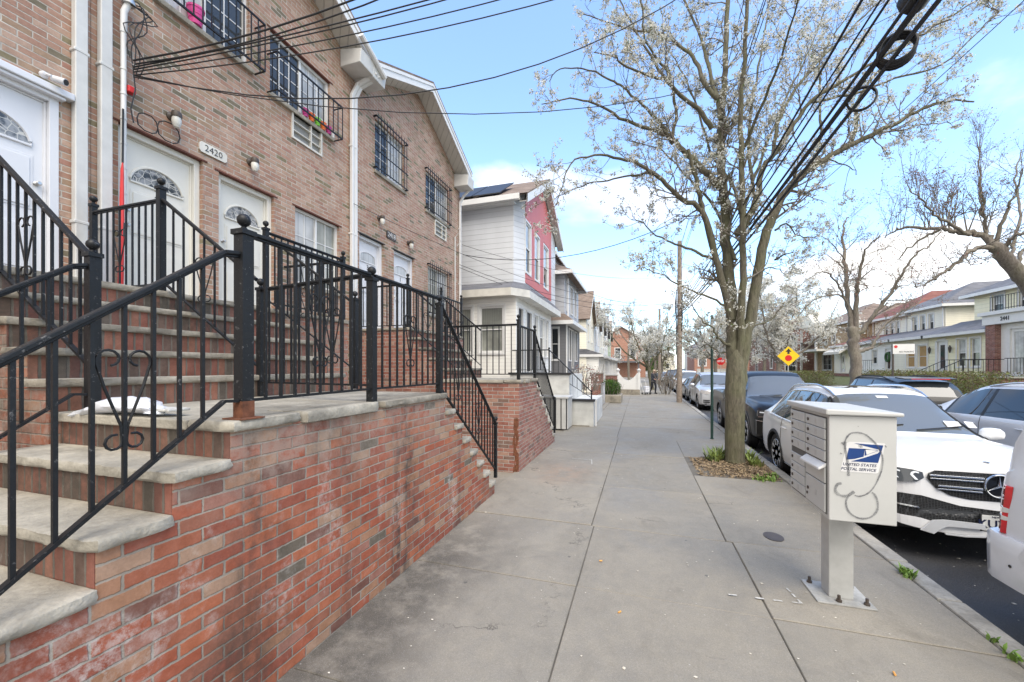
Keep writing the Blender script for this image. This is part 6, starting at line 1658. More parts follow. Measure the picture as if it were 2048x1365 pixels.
t = MB(); t.box(-.7, .7, 4.38, 4.42, .76, .80); t.box(-.17, .17, 4.37, 4.39, .85, .98); t.build('tailgate_trim', M['blk'], j.root, local=True)
t = MB()
for sd in (-1, 1): t.lathe([(.0, sd * .0), (.012, 0), (.012, sd * .004)], (sd * .93, 4.1, .52), 10, 'x')
t.build('reflector_bolt', M['gloss'], j.root, local=True)
# ---- white minivan across the street, facing away
kV = [(0, .3, .68, .75, .9, .5), (.06, .26, .86, .84, .98, .64), (.3, .22, .95, .95, 1.07, .74), (.85, .2, .98, 1.02, 1.18, .76), (.95, .2, .985, 1.03, 1.22, .75), (1.95, .2, .99, 1.07, 1.68, .64), (2.3, .2, .99, 1.08, 1.74, .66), (3.6, .2, .99, 1.1, 1.76, .67), (4.7, .22, .985, 1.12, 1.72, .66), (4.95, .26, .97, 1.12, 1.55, .65), (5.08, .3, .94, 1.05, 1.2, .7), (5.14, .38, .88, .9, 1.0, .6)]
v = Car('minivan', 'white minivan on the far side of the street, side windows reflecting bare branches', kV, (7.32, 12.75, RZ), math.pi, 'p_van')
wy = (.95, 4.0); v.body(wy, .345, (.93, 1.9), [(1.5, 2.42), (2.5, 3.55), (3.62, 4.72)], (4.75, 5.02), doors=[(1.25, 2.46), (2.46, 3.6)], sgm='cgd')
v.wheels(wy, .345, spokes=5, rimr=.66); v.mirrors(1.42); v.roof_rails(2.2, 4.6, 'p_van' and 'alloy')
t = MB()
for sd in (-1, 1): t.tube([v.surf(1.3 + .28 * i, .62, sd, .006) for i in range(9)], .012, 5)
t.build('side_moulding', v.paint, v.root, local=True, smooth=True)
for sd in (-1, 1):
    t = MB(); t.prism([(sd * .97, 4.95, .9), (sd * .9, 5.1, .9), (sd * .9, 5.06, 1.25), (sd * .95, 4.95, 1.25)], [(sd * .99, 4.95, .9), (sd * .93, 5.12, .9), (sd * .92, 5.08, 1.25), (sd * .965, 4.95, 1.25)]); t.build('tail_light', M['tl_red'], v.root, local=True)
# ---- black SUV further on, facing away
b_ = Car('parked_suv', 'black SUV on the far side, its roof showing above the white star-grille car', kO, (7.28, 18.0, RZ), math.pi, 'p_black')
wy = (.88, 3.75); b_.body(wy, .37, (1.36, 2.05), [(1.8, 2.45), (2.5, 3.35), (3.42, 4.2)], (4.4, 4.68), doors=[(1.5, 2.47), (2.47, 3.38)], sgm='cg')
b_.wheels(wy, .37, spokes=5); b_.mirrors(1.7); b_.roof_rails(2.2, 4.2, 'blk')
t = MB(); t.prism([(-.6, 4.3, 1.76), (.6, 4.3, 1.76), (.55, 4.62, 1.73), (-.55, 4.62, 1.73)], [(-.6, 4.3, 1.79), (.6, 4.3, 1.79), (.55, 4.62, 1.76), (-.55, 4.62, 1.76)]); sp_ = t.build('spoiler', M['p_black'], b_.root, local=True, bevel=.008)
t = MB(); t.box(-.4, .4, 4.6, 4.63, 1.735, 1.755); t.build('brake_light', M['tl_red'], sp_, local=True)
# ---- distant cars
kC = [(0, .28, .66, .6, .72, .5), (.15, .2, .84, .72, .82, .65), (.9, .18, .89, .84, .95, .7), (1.2, .18, .9, .88, .99, .7), (1.9, .18, .9, .92, 1.38, .55), (2.3, .18, .9, .93, 1.44, .57), (3.1, .18, .9, .94, 1.4, .56), (3.8, .2, .9, .95, 1.08, .62), (4.4, .25, .86, .9, 1.0, .6), (4.55, .35, .78, .75, .8, .5)]
def far_car(label, keys, x, y, rz, paint, wy, Rw, ws, sides, rg):
    c = Car('parked_car', label, keys, (x, y, RZ), rz, paint); c.body(wy, Rw, ws, sides, rg); c.wheels(wy, Rw, spokes=6); c.mirrors(ws[0] + .35)
    c.strip('headlight', [(.45, .7), (.8, .74)], [(.45, .6), (.82, .64)], lambda x, z: (0 if x < .5 else (x - .5) ** 2 * 1.4) - .01, .03, 'tl_clear', n=4)
    c.front('grille', [(-.4, .66), (.4, .66), (.36, .5), (-.36, .5)], -.01, .015, 'mesh', both=False)
    for sd in (-1, 1):
        t = MB(); L_ = c.L; t.box(sd * .55, sd * .8, L_ - .1, L_ + .01, .68, .82); t.build('tail_light', M['tl_red'], c.root, local=True)
    t = MB(); t.box(-.16, .16, c.L, c.L + .012, .55, .68); t.build('number_plate', M['white'], c.root, local=True)
    return c
sed = ((.85, 3.5), .32, (1.15, 1.85), [(1.55, 2.35), (2.42, 3.2)], (3.2, 3.75)); suv = ((.88, 3.75), .37, (1.36, 2.05), [(1.8, 2.45), (2.5, 3.35), (3.42, 4.2)], (4.4, 4.68))
far_car('dark grey car parked behind the silver SUV', kC, 3.6, 26.4, 0, 'p_grey', *sed)
far_car('white car parked third behind the utility pole', kO, 3.6, 32.2, 0, 'p_white', *suv)
far_car('blue grey car parked far along the near kerb', kC, 3.6, 38.6, 0, 'p_blue', *sed)
far_car('black car parked at the end of the near row', kO, 3.6, 45, 0, 'p_black', *suv)
far_car('white SUV far down the far kerb, left of the tree trunk', kO, 7.3, 34.5, math.pi, 'p_white', *suv)
far_car('maroon car far down the far kerb behind the silver SUV', kC, 7.3, 41.5, math.pi, 'p_red', *sed)
far_car('grey car far along the far kerb', kC, 7.3, 48.5, math.pi, 'p_blue', *sed)
far_car('black SUV driving in the middle distance', kO, 6.2, 66, 0, 'p_black', *suv)
far_car('silver car parked far away before the orange brick house', kC, 3.6, 58, 0, 'p_silver', *sed)
# ---------------------------------------------------------------- trees
def bark(name, c1, c2, moss=.0):
    t = NT(name); P = t.pos()
    v = t.noise(t.vscale(P, (1., 1., .22)), 26., 6, .7, .6); a = t.noise(P, 2.2, 5)
    cc = t.mix(t.mr(v, .3, .68), c1, c2); cc = t.mix(t.mr(a, .4, .7, 0., moss), cc, (.13, .15, .06))
    t.bump(v, 1., .025); t.p(Base_Color=cc, Roughness=.9); return t.m
M['bark'] = bark('pear_bark', (.06, .052, .038), (.2, .18, .13), .45)
M['bark_g'] = bark('grey_bark', (.11, .09, .075), (.28, .245, .21), .25)
def petal(name, c, tr=.35):
    t = NT(name); P = t.pos(); n = t.noise(P, 9., 3)
    cc = t.mix(t.mr(n, .35, .65), [q * .8 for q in c], c)
    t.p(Base_Color=cc, Roughness=.7)
    o = t.t.nodes['Material Output']; tb = t.n('BsdfTranslucent', {'Color': cc}); mx = t.n('MixShader', {0: tr})
    t.t.links.new(t.b.outputs[0], mx.inputs[1]); t.t.links.new(tb.outputs[0], mx.inputs[2]); t.t.links.new(mx.outputs[0], o.inputs[0]); return t.m
M['petal'] = petal('white_petals', (.86, .84, .77), .45); M['petal2'] = petal('cream_petals', (.80, .785, .70), .4); M['bud'] = petal('young_olive_leaf', (.22, .20, .09), .3); M['twigleaf'] = petal('green_leaf', (.1, .2, .03)); M['redbud'] = petal('reddish_buds', (.28, .12, .09), .2)

def pxd(u, v, d):
    """point on a pixel's ray of the photo at distance d, used to trace the limbs; every limb gets its own distance"""
    s_, c_ = math.sin(th0), math.cos(th0); l = (u - 1024) / 800 * d
    return V((l * c_ - d * s_, d * c_ + l * s_, 1.91 - (v - 735) / 800 * d))
th0 = math.atan2(256, 800)
def smooth3(ps, k=4):
    out = []
    for i in range(len(ps) - 1):
        p0, p1, p2, p3 = ps[max(0, i - 1)], ps[i], ps[i + 1], ps[min(len(ps) - 1, i + 2)]
        for j in range(k):
            t = j / k; out.append(.5 * (2 * p1 + (p2 - p0) * t + (2 * p0 - 5 * p1 + 4 * p2 - p3) * t * t + (3 * p1 - p0 - 3 * p2 + p3) * t ** 3))
    return out + [ps[-1]]
class Tree:
    def __init__(s, name, label, loc, seed, group=None):
        s.root = thing(name, label, 'tree', loc, 0, group); s.r = random.Random(seed); s.tr = MB(); s.tw = MB(); s.bl = MB(); s.spots = []; s.ps = .8
    def limb(s, pts, r0, r1, n=9, mb=None, spacing=None):
        k = len(pts); rr = [r0 + (r1 - r0) * (i / (k - 1)) ** .85 for i in range(k)]
        (mb or s.tr).tube(pts, rr, n)
    def twig(s, p, d, L, r, lev, up=.12, wig=.35, sub=3, spots=True, shrink=.62):
        R_ = s.r; n = 4 if L > .25 else 3; pts = [p]; q = p.copy(); d = d.normalized()
        for i in range(n):
            d = (d + V((R_.gauss(0, wig), R_.gauss(0, wig), R_.gauss(0, wig) + up)) * .5).normalized(); q = q + d * L / n; pts.append(q.copy())
        s.tw.tube(pts, [r * (1 - .6 * i / n) for i in range(n + 1)], 4 if r < .012 else 5, cap=False)
        if lev <= 0:
            if spots:
                for i in range(1, n + 1): 
                    if R_.random() < s.ps: s.spots.append(pts[i])
            return
        for k in range(sub):
            f = R_.uniform(.3, 1); i = min(n - 1, int(f * n)); b = pts[i].lerp(pts[i + 1], f * n - i)
            dd = (d + V((R_.gauss(0, .6), R_.gauss(0, .6), R_.gauss(0, .6)))).normalized()
            s.twig(b, dd, L * shrink * R_.uniform(.7, 1.2), r * .6, lev - 1, up, wig, sub, spots, shrink)
        if R_.random() < s.ps + .15: s.spots.append(pts[-1])
    def blossoms(s, size, per, mats, prob=(.62, .95), spread=None):
        R_ = s.r; sp = spread or size * 1.3
        for c in s.spots:
            for k in range(per):
                x = R_.random(); mi = 0 if x < prob[0] else (1 if x < prob[1] else 2)
                q = c + V((R_.gauss(0, sp), R_.gauss(0, sp), R_.gauss(0, sp)))
                a = V((R_.gauss(0, 1), R_.gauss(0, 1), R_.gauss(0, 1))).normalized(); b = a.cross(V((R_.gauss(0, 1), R_.gauss(0, 1), R_.gauss(0, 1)))).normalized()
                z = size * R_.uniform(.55, 1.2); w_ = z * (.75 if mi == 0 else .4)
                cup = a.cross(b) * z * .3
                s.bl.add([q - a * z + cup, q + b * w_, q + a * z + cup, q - b * w_], [(0, 1, 2, 3)], min(mi, len(mats) - 1))
        s.mats = mats
    def done(s, bk, twigmat=None):
        s.tr.build('trunk', bk, s.root, smooth=70)
        if s.bl.v:
            s.bl.add(s.tw.v, s.tw.f, len(s.mats)); s.bl.build('crown', [M[m] for m in s.mats] + [twigmat or bk], s.root)
        elif s.tw.v: s.tw.build('twigs', twigmat or bk, s.root, smooth=70)

T0 = Tree('pear_tree', 'large white blossoming street tree with olive trunk dividing into tall limbs, mulch around its foot', (1.77, 8.8, 0), 21)
D = 7.85; T0.ps = .36
def L_(pts, r0, r1, dd=0., sub=True, dens=1., k=4, lev=2):
    """pts: (u, v) traced on the photo; dd: how far the limb tip runs toward (-) or away (+)"""
    n = len(pts); P = [pxd(u, v, D + dd * (i / (n - 1)) ** 1.3) for i, (u, v) in enumerate(pts)]
    Q = smooth3(P, k); 
    Q = [q + V((T0.r.gauss(0, .012), T0.r.gauss(0, .012), T0.r.gauss(0, .012))) if i else q for i, q in enumerate(Q)]
    T0.limb(Q, r0, r1, 12 if r0 > .06 else 7)
    if sub:
        tot = sum((Q[i + 1] - Q[i]).length for i in range(len(Q) - 1)); m = int(tot * 4.6 * dens)
        for j in range(m):
            f = T0.r.uniform(.22, 1) ** .8; x = f * (len(Q) - 1); i = min(len(Q) - 2, int(x)); b = Q[i].lerp(Q[i + 1], x - i)
            d = (Q[i + 1] - Q[i]).normalized(); rnd = V((T0.r.gauss(0, .75), T0.r.gauss(0, .75), T0.r.gauss(0, .6) + .12))
            T0.twig(b, d * .7 + rnd, T0.r.uniform(.28, .75) * (1.15 - .4 * f), max(.006, (r0 + (r1 - r0) * f) * .3), lev, .1)
    return Q
# trunk with root flare
b0 = [(1.78, 8.82, -.06), (1.78, 8.82, .04), (1.775, 8.82, .2), (1.77, 8.81, .6), (1.775, 8.8, 1.2), (1.785, 8.8, 2.25)]
T0.tr.tube(smooth3([V(p) for p in b0], 4), [.26, .235, .215, .2, .19, .183, .18, .177, .175, .174, .173, .173, .173, .173, .174, .176, .178, .18, .17, .15, .1], 18)
L_([(1472, 800), (1472, 748), (1466, 690), (1464, 620), (1456, 520), (1450, 430), (1443, 340), (1441, 270), (1447, 190), (1452, 100), (1456, -80), (1462, -330)], .155, .03, .5, dens=.9, k=5)
L_([(1474, 790), (1476, 740), (1482, 660), (1486, 560), (1486, 470), (1484, 380), (1482, 260), (1486, 150), (1493, 40), (1500, -150), (1508, -330)], .085, .02, -.9, dens=.8)
L_([(1476, 800), (1482, 740), (1496, 660), (1512, 570), (1530, 480), (1550, 420), (1578, 374), (1610, 345), (1650, 318), (1697, 292), (1755, 263), (1800, 243), (1845, 217), (1890, 205), (1945, 203)], .125, .012, -.8, k=4)
L_([(1700, 292), (1712, 255), (1712, 210), (1735, 170), (1790, 110), (1850, 60), (1930, 15), (1990, -20)], .045, .012, 1.0)
L_([(1755, 263), (1800, 262), (1850, 250), (1900, 246)], .02, .008, .9)
L_([(1470, 470), (1492, 448), (1512, 400), (1524, 345), (1548, 308), (1580, 262), (1620, 205), (1680, 165), (1760, 120), (1830, 75), (1900, 40)], .07, .012, -1.2)
L_([(1546, 310), (1556, 250), (1590, 180), (1640, 120), (1700, 60), (1760, 0), (1800, -60)], .04, .012, .8)
L_([(1512, 400), (1500, 330), (1498, 250), (1512, 160), (1530, 60), (1550, -60)], .04, .012, 1.2)
L_([(1620, 205), (1700, 190), (1790, 160), (1880, 130), (1960, 60), (2000, 20)], .028, .008, -.4)
L_([(1610, 345), (1640, 280), (1640, 200), (1640, 120), (1690, 40), (1740, -30)], .03, .01, 1.6)
L_([(1441, 378), (1415, 348), (1380, 316), (1352, 288), (1328, 264), (1285, 255), (1240, 236), (1190, 208), (1140, 198), (1085, 208)], .07, .008, -.5)
L_([(1345, 288), (1322, 249), (1284, 211), (1240, 173), (1214, 158), (1167, 137), (1120, 140), (1098, 165)], .035, .008, .7)
L_([(1424, 258), (1396, 220), (1360, 190), (1328, 158), (1299, 153), (1255, 135), (1226, 111), (1190, 107)], .05, .008, -1.1)
L_([(1437, 199), (1407, 164), (1396, 132), (1369, 100), (1343, 79), (1308, 67), (1267, 59), (1240, 53), (1165, 30)], .05, .01, .9)
L_([(1328, 158), (1300, 110), (1270, 60), (1245, 10), (1210, -60)], .03, .01, .4)
L_([(1343, 287), (1352, 220), (1335, 150), (1318, 125), (1290, 80), (1285, 20), (1272, -60)], .035, .01, -.7)
L_([(1441, 240), (1420, 140), (1395, 60), (1360, -10), (1330, -80)], .045, .012, 1.2)
L_([(1428, 505), (1407, 425), (1396, 380), (1375, 300), (1390, 330), (1350, 290)][:4], .06, .03, -.4, dens=.5)
L_([(1462, 640), (1444, 560), (1428, 505), (1407, 425), (1364, 400), (1323, 360), (1282, 330), (1240, 318), (1188, 310), (1140, 330), (1112, 408)], .075, .007, -.6)
L_([(1300, 345), (1262, 352), (1215, 362), (1165, 372), (1120, 390), (1108, 400)], .022, .006, .4)
L_([(1425, 517), (1381, 499), (1343, 485), (1305, 467), (1287, 446), (1262, 440)], .03, .007, .6)
L_([(1452, 612), (1408, 590), (1364, 573), (1334, 558), (1300, 540), (1282, 537)], .024, .006, -.6)
L_([(1462, 694), (1440, 680), (1425, 658), (1402, 640), (1385, 610)], .03, .007, -.3, dens=1.6)
L_([(1470, 700), (1440, 705), (1415, 690), (1400, 700)], .016, .006, .5, dens=2.)
L_([(1500, 655), (1540, 640), (1570, 610), (1600, 590)], .02, .006, .3, dens=.8)
L_([(1550, 461), (1574, 448), (1600, 473), (1635, 476)], .022, .006, .4)
L_([(1535, 500), (1535, 560), (1550, 520), (1590, 500)][2:], .02, .006, -.6)
L_([(1660, 320), (1700, 335), (1715, 350)], .015, .005, .2); L_([(1510, 575), (1530, 540), (1560, 540), (1575, 555)], .018, .006, .8)
L_([(1486, 470), (1470, 380), (1420, 300), (1390, 200), (1350, 120), (1300, 40)], .04, .01, 2.2); L_([(1484, 420), (1520, 330), (1560, 220), (1610, 120), (1650, 20)], .04, .01, 2.2)
L_([(1470, 520), (1430, 420), (1380, 360), (1320, 300), (1250, 280)], .035, .008, 1.9); L_([(1486, 300), (1530, 200), (1570, 90), (1600, -20)], .035, .01, -2.0)
T0.blossoms(.023, 9, ['petal2', 'bud', 'twigleaf'], (.69, .95), .026)
print('pear spots', len(T0.spots), 'quads', len(T0.bl.f))
T0.done(M['bark'], M['bark_g'])

def grown(name, label, x, y, h, spread, seed, bk, blossom=None, size=.05, per=6, stems=3, fork=.32, tr=.16, lev=3, group='street trees', up=.1, start=.0, sub=3, lean=(0, 0), prob=(.75, .95), dens=1., spots=True, mats=('petal', 'bud')):
    T = Tree(name, label, (x, y, 0), seed, group); R_ = T.r
    f = V((x + lean[0] * fork, y + lean[1] * fork, h * fork)); base = V((x, y, start))
    tp = smooth3([base, V((x, y, start)).lerp(f, .5) + V((R_.gauss(0, .05), R_.gauss(0, .05), 0)), f], 4)
    T.tr.tube([base - V((0, 0, .1))] + tp, [tr * 1.35] + [tr * (1.15 - .3 * i / (len(tp) - 1)) for i in range(len(tp))], 10)
    for k in range(stems):
        a = 2 * math.pi * (k + R_.uniform(-.3, .3)) / stems; lean_ = R_.uniform(.25, 1.) * spread
        tip = V((x + lean[0] + lean_ * math.cos(a), y + lean[1] + lean_ * math.sin(a), h * R_.uniform(.78, 1.0) - lean_ * .25))
        mid = f.lerp(tip, .45) + V((math.cos(a) * lean_ * .18, math.sin(a) * lean_ * .18, -.1 * lean_)); q = smooth3([f - V((0, 0, .15)), mid, tip], 6)
        q = [p + V((R_.gauss(0, .05), R_.gauss(0, .05), R_.gauss(0, .04))) if i else p for i, p in enumerate(q)]
        T.limb(q, tr * .62, tr * .1, 7)
        tot = (tip - f).length; m = int(tot * 2.4 * dens)
        for j in range(m):
            fr_ = R_.uniform(.15, 1); xx = fr_ * (len(q) - 1); i = min(len(q) - 2, int(xx)); b = q[i].lerp(q[i + 1], xx - i); d = (q[i + 1] - q[i]).normalized()
            T.twig(b, d * .55 + V((R_.gauss(0, .7), R_.gauss(0, .7), R_.gauss(0, .5) + .15)), tot * R_.uniform(.14, .36) * (1.2 - .6 * fr_), tr * .16 * (1.2 - .6 * fr_), lev - 1, up, .3, sub, spots)
    if blossom: T.blossoms(size, per, list(mats), prob, size * 1.5)
    T.done(bk); return T
G = M['bark_g']
# blossom and bare trees down the street
grown('blossom_tree', 'leaning white blossoming tree on the pavement beyond the scalloped fence', 1.0, 36, 7.6, 3.4, 3, M['bark'], True, .07, 8, 4, .25, .17, 3, 'white blossoming trees', lean=(-1.2, 0), prob=(.85, .97))
grown('blossom_tree', 'white blossoming tree across the street behind the stop ahead sign', 9.6, 33.5, 8.2, 4.2, 5, G, True, .075, 8, 6, .28, .17, 3, 'white blossoming trees', prob=(.9, .98))
grown('blossom_tree', 'white blossoming tree half hidden behind the big trunk', 8.9, 55, 9.5, 4.6, 6, G, True, .10, 7, 5, .3, .2, 3, 'white blossoming trees', prob=(.9, .98))
grown('blossom_tree', 'white blossoming tree right of the tall utility pole, far along the street', 9.3, 42, 8.5, 3.4, 8, G, True, .085, 7, 5, .3, .17, 3, 'white blossoming trees', prob=(.8, .97))
grown('blossom_tree', 'small white blossoming tree between the two utility poles', 1.8, 52, 8.5, 3.0, 9, G, True, .08, 4, 4, .35, .15, 3, 'white blossoming trees', prob=(.8, .97))
grown('bare_tree', 'slender bare tree rising behind the pale green gabled house', -1.6, 63, 13.5, 3.6, 12, G, True, .045, 1, 4, .42, .17, 3, 'bare trees', prob=(0, 1), mats=('redbud', 'redbud'))
grown('bare_tree', 'bare tree far behind the second utility pole', 1.5, 74, 11, 4, 13, G, True, .05, 1, 5, .35, .2, 3, 'bare trees', prob=(0, 1), mats=('redbud', 'bud'))
grown('bare_tree', 'tall bare tree behind the silver SUV at the far kerb', 8.6, 64, 12, 4.2, 14, G, True, .05, 1, 5, .38, .22, 3, 'bare trees', prob=(0, 1), mats=('bud', 'bud'))
grown('bare_tree', 'reddish budding tree behind the buff brick house', 17.5, 63, 12, 5, 15, G, True, .07, 3, 6, .3, .2, 3, 'bare trees', prob=(0, 1), mats=('redbud', 'redbud'))
grown('bare_tree', 'reddish budding tree in front of the red brick house', 13.5, 52, 10, 4.2, 16, G, True, .06, 3, 5, .3, .18, 3, 'bare trees', prob=(0, 1), mats=('redbud', 'redbud'))
grown('green_tree', 'fresh green bushy tree beside the orange brick house', .8, 82, 5.2, 2.2, 17, G, True, .12, 12, 6, .15, .15, 3, None, prob=(0, 0), mats=('twigleaf', 'twigleaf'))
grown('bare_tree', 'hazy bare tree at the far end of the street', 5.5, 110, 12, 6, 18, G, True, .12, 2, 6, .25, .25, 3, 'bare trees', prob=(0, 1), mats=('redbud', 'bud'))
grown('bare_tree', 'hazy bare tree left of the street end, behind the blossom', -1.5, 104, 11, 6, 19, G, True, .12, 2, 6, .25, .25, 3, 'bare trees', prob=(0, 1), mats=('bud', 'redbud'))
# the bare vase-shaped tree across the street
def traced(name, label, loc, seed, limbs, dist, bk, group='bare trees', sub=1.5, lev=2, lenr=(.4, 1.1), buds=.03, up=.1, upright=()):
    T = Tree(name, label, loc, seed, group); R_ = T.r
    for li, (pts, r0, r1, dd) in enumerate(limbs):
        n = len(pts); P = [pxd(u, v, dist + dd * (i / (n - 1)) ** 1.2) for i, (u, v) in enumerate(pts)]; q = smooth3(P, 5)
        q = [p + V((R_.gauss(0, .025), R_.gauss(0, .025), R_.gauss(0, .025))) if i else p for i, p in enumerate(q)]
        T.limb(q, r0, r1, 10 if r0 > .1 else 7)
        if li == 0 and n > 2 and r0 > .15: continue
        tot = sum((q[i + 1] - q[i]).length for i in range(len(q) - 1))
        for j in range(int(tot * sub * (2.2 if li in upright else 1))):
            f = R_.uniform(.15, 1); x = f * (len(q) - 1); i = min(len(q) - 2, int(x)); b = q[i].lerp(q[i + 1], x - i); d = (q[i + 1] - q[i]).normalized()
            if li in upright: dv = V((R_.gauss(0, .18), R_.gauss(0, .18), 1)); w_ = .14
            else: dv = d * .6 + V((R_.gauss(0, .6), R_.gauss(0, .6), R_.gauss(0, .5) + .15)); w_ = .32
            T.twig(b, dv, R_.uniform(*lenr) * (1.25 if li in upright else 1), max(.008, (r0 + (r1 - r0) * f) * .28), lev, up, w_, 3)
    T.blossoms(buds, 1, ['redbud', 'bud'], (.6, 1)); T.done(bk); return T
traced('bare_tree', 'bare vase shaped tree across the street, thick grey trunk with pruning scars', (9.5, 22.6, 0), 31,
       [([(1712, 800), (1711, 745), (1709, 700), (1706, 670), (1704, 655)], .23, .2, 0),
        ([(1706, 668), (1697, 610), (1692, 560), (1690, 515), (1686, 480), (1690, 445), (1697, 436)], .13, .015, 1.0), ([(1712, 665), (1712, 600), (1716, 560), (1725, 520), (1735, 495), (1760, 470)], .12, .015, -1.2),
        ([(1714, 672), (1738, 645), (1760, 615), (1785, 580), (1806, 545), (1830, 510), (1860, 490), (1890, 455)], .11, .012, -1.6), ([(1716, 705), (1740, 696), (1752, 680), (1765, 655), (1790, 632), (1815, 618), (1840, 602), (1850, 570)], .09, .012, 1.4),
        ([(1697, 620), (1680, 575), (1660, 550), (1640, 545), (1615, 560), (1590, 580)], .05, .01, -1.5), ([(1700, 635), (1692, 600), (1665, 590), (1630, 600), (1600, 625), (1585, 650)], .055, .01, .8),
        ([(1692, 540), (1670, 520), (1650, 510), (1625, 520)], .03, .008, 1.5), ([(1690, 520), (1665, 490), (1640, 470), (1615, 478)], .03, .008, -1.), ([(1785, 580), (1800, 572), (1840, 565), (1880, 560)], .03, .008, .5)],
       18.6, G, sub=3.2, lenr=(.5, 1.3))
traced('bare_tree', 'bare pollarded tree leaning in from the right edge with many upright shoots', (10.6, 14.2, 0), 33,
       [([(2190, 800), (2140, 700), (2085, 610), (2048, 562), (2010, 515), (1990, 493)], .21, .15, 0),
        ([(1990, 493), (1962, 470), (1917, 463), (1887, 458), (1823, 455), (1790, 462), (1768, 475)], .1, .012, 1.2), ([(1992, 495), (1946, 499), (1917, 523), (1887, 543), (1864, 564), (1829, 572)], .07, .012, -.8),
        ([(1985, 490), (1972, 455), (1966, 410), (1960, 360), (1958, 305)], .06, .012, .5), ([(2000, 502), (2020, 480), (2050, 465), (2100, 455)], .07, .015, -.8), ([(1940, 470), (1900, 448), (1870, 430), (1845, 400), (1820, 385)], .05, .01, -1.0),
        ([(2020, 525), (2030, 480), (2040, 420), (2030, 350), (2046, 300)], .05, .012, 1.2), ([(1880, 458), (1850, 475), (1815, 500), (1795, 520)], .04, .01, .6), ([(1990, 493), (2010, 440), (2030, 390), (2046, 340)], .06, .012, -.6), ([(2048, 562), (2040, 520), (2060, 480), (2090, 440)], .06, .02, .8)],
       10.8, G, sub=4.2, lenr=(.35, .85), upright=(1, 5, 3), buds=.02)

# hedges and shrubs
def shrub(name, label, box, n, size, mats, seed, prob=(.6, 1.), group=None, round_=False, stems=True, cat='hedge', leafmb=None):
    x0, x1, y0, y1, z0, z1 = box; R_ = random.Random(seed)
    root = thing(name, label, cat, ((x0 + x1) / 2, (y0 + y1) / 2, z0), 0, group); t = MB()
    for k in range(n):
        while True:
            a, b, c = (R_.uniform(-1, 1) for _ in range(3))
            rr_ = math.sqrt(a * a + b * b + c * c) if round_ else max(abs(a), abs(b), abs(c))
            if .45 < rr_ < 1 + .06 * math.sin(9 * a + 7 * b): break
        p = V(((x0 + x1) / 2 + a * (x1 - x0) / 2, (y0 + y1) / 2 + b * (y1 - y0) / 2, (z0 + z1) / 2 + c * (z1 - z0) / 2)) + V((R_.gauss(0, size), R_.gauss(0, size), R_.gauss(0, size)))
        if p.z < z0: continue
        u = V((R_.gauss(0, 1), R_.gauss(0, 1), R_.gauss(0, 1))).normalized(); w_ = u.cross(V((R_.gauss(0, 1), R_.gauss(0, 1), R_.gauss(0, 1)))).normalized(); s_ = size * R_.uniform(.6, 1.3)
        t.add([p - u * s_, p + w_ * s_ * .45, p + u * s_, p - w_ * s_ * .45], [(0, 1, 2, 3)], 0 if R_.random() < prob[0] else 1)
    t.build('foliage', [M[m] for m in mats], root)
    if stems:
        t = MB()
        for k in range(40):
            p = V((R_.uniform(x0, x1), R_.uniform(y0, y1), z0)); q = p + V((R_.gauss(0, .15), R_.gauss(0, .15), (z1 - z0) * R_.uniform(.6, 1)))
            t.tube([p, p.lerp(q, .5) + V((R_.gauss(0, .05), R_.gauss(0, .05), 0)), q], [.015, .01, .004], 4, cap=False)
        t.build('stems', G, root)
    return root
M['hedge'] = petal('hedge_leaf', (.16, .19, .05), .2); M['hedge2'] = petal('hedge_brown', (.17, .13, .07), .2); M['dark_leaf'] = petal('dark_leaf', (.04, .09, .02), .15)
shrub('hedge', 'long clipped green hedge across the street behind the white minivan', (12.8, 14., 20.5, 30.5, .4, 1.72), 16000, .045, ('hedge', 'hedge2'), 41, (.55,), 'clipped hedges')
shrub('hedge', 'short clipped hedge across the street, left of the black SUV roof', (12.8, 14., 36, 43, .4, 1.6), 7000, .05, ('hedge', 'hedge2'), 42, (.6,), 'clipped hedges')
shrub('bush', 'round bright green bush on the left pavement edge beyond the gate', (-2.1, -1.0, 22.2, 23.6, .25, 1.25), 3600, .045, ('twigleaf', 'dark_leaf'), 43, (.6,), None, True, cat='bush')
t = thing('stone_planter', 'low mossy stone planter under the round green bush', 'planter', (-1.55, 22.9, 0))
mb = MB(); mb.box(-2.2, -.95, 22.0, 23.8, 0, .42); mb.build('body', M['stone_dark'], t, bevel=.04)
shrub('bush', 'small dry shrub before the dark shingled porch', (-2.9, -1.7, 17.2, 19., .9, 2.1), 500, .05, ('petal', 'redbud'), 44, (.5,), None, True, cat='bush')
T = Tree('bare_shrub', 'bare brown multi-stemmed shrub at the kerb beside the person with the cart', (1.75, 30.5, 0), 51)
for k in range(26):
    a = T.r.uniform(0, 6.28); p = V((1.75 + .25 * math.cos(a), 30.5 + .5 * math.sin(a), 0)); T.twig(p, V((.35 * math.cos(a), .35 * math.sin(a), 1)), T.r.uniform(.7, 1.5), .02, 2, .2, .2, 3, False)
T.done(G)
shrub('shrub_mass', 'brownish bushes closing the far end of the street', (-4, 8, 120, 128, 0, 5), 3000, .28, ('hedge2', 'hedge'), 52, (.6,), None, True, True, cat='bushes')

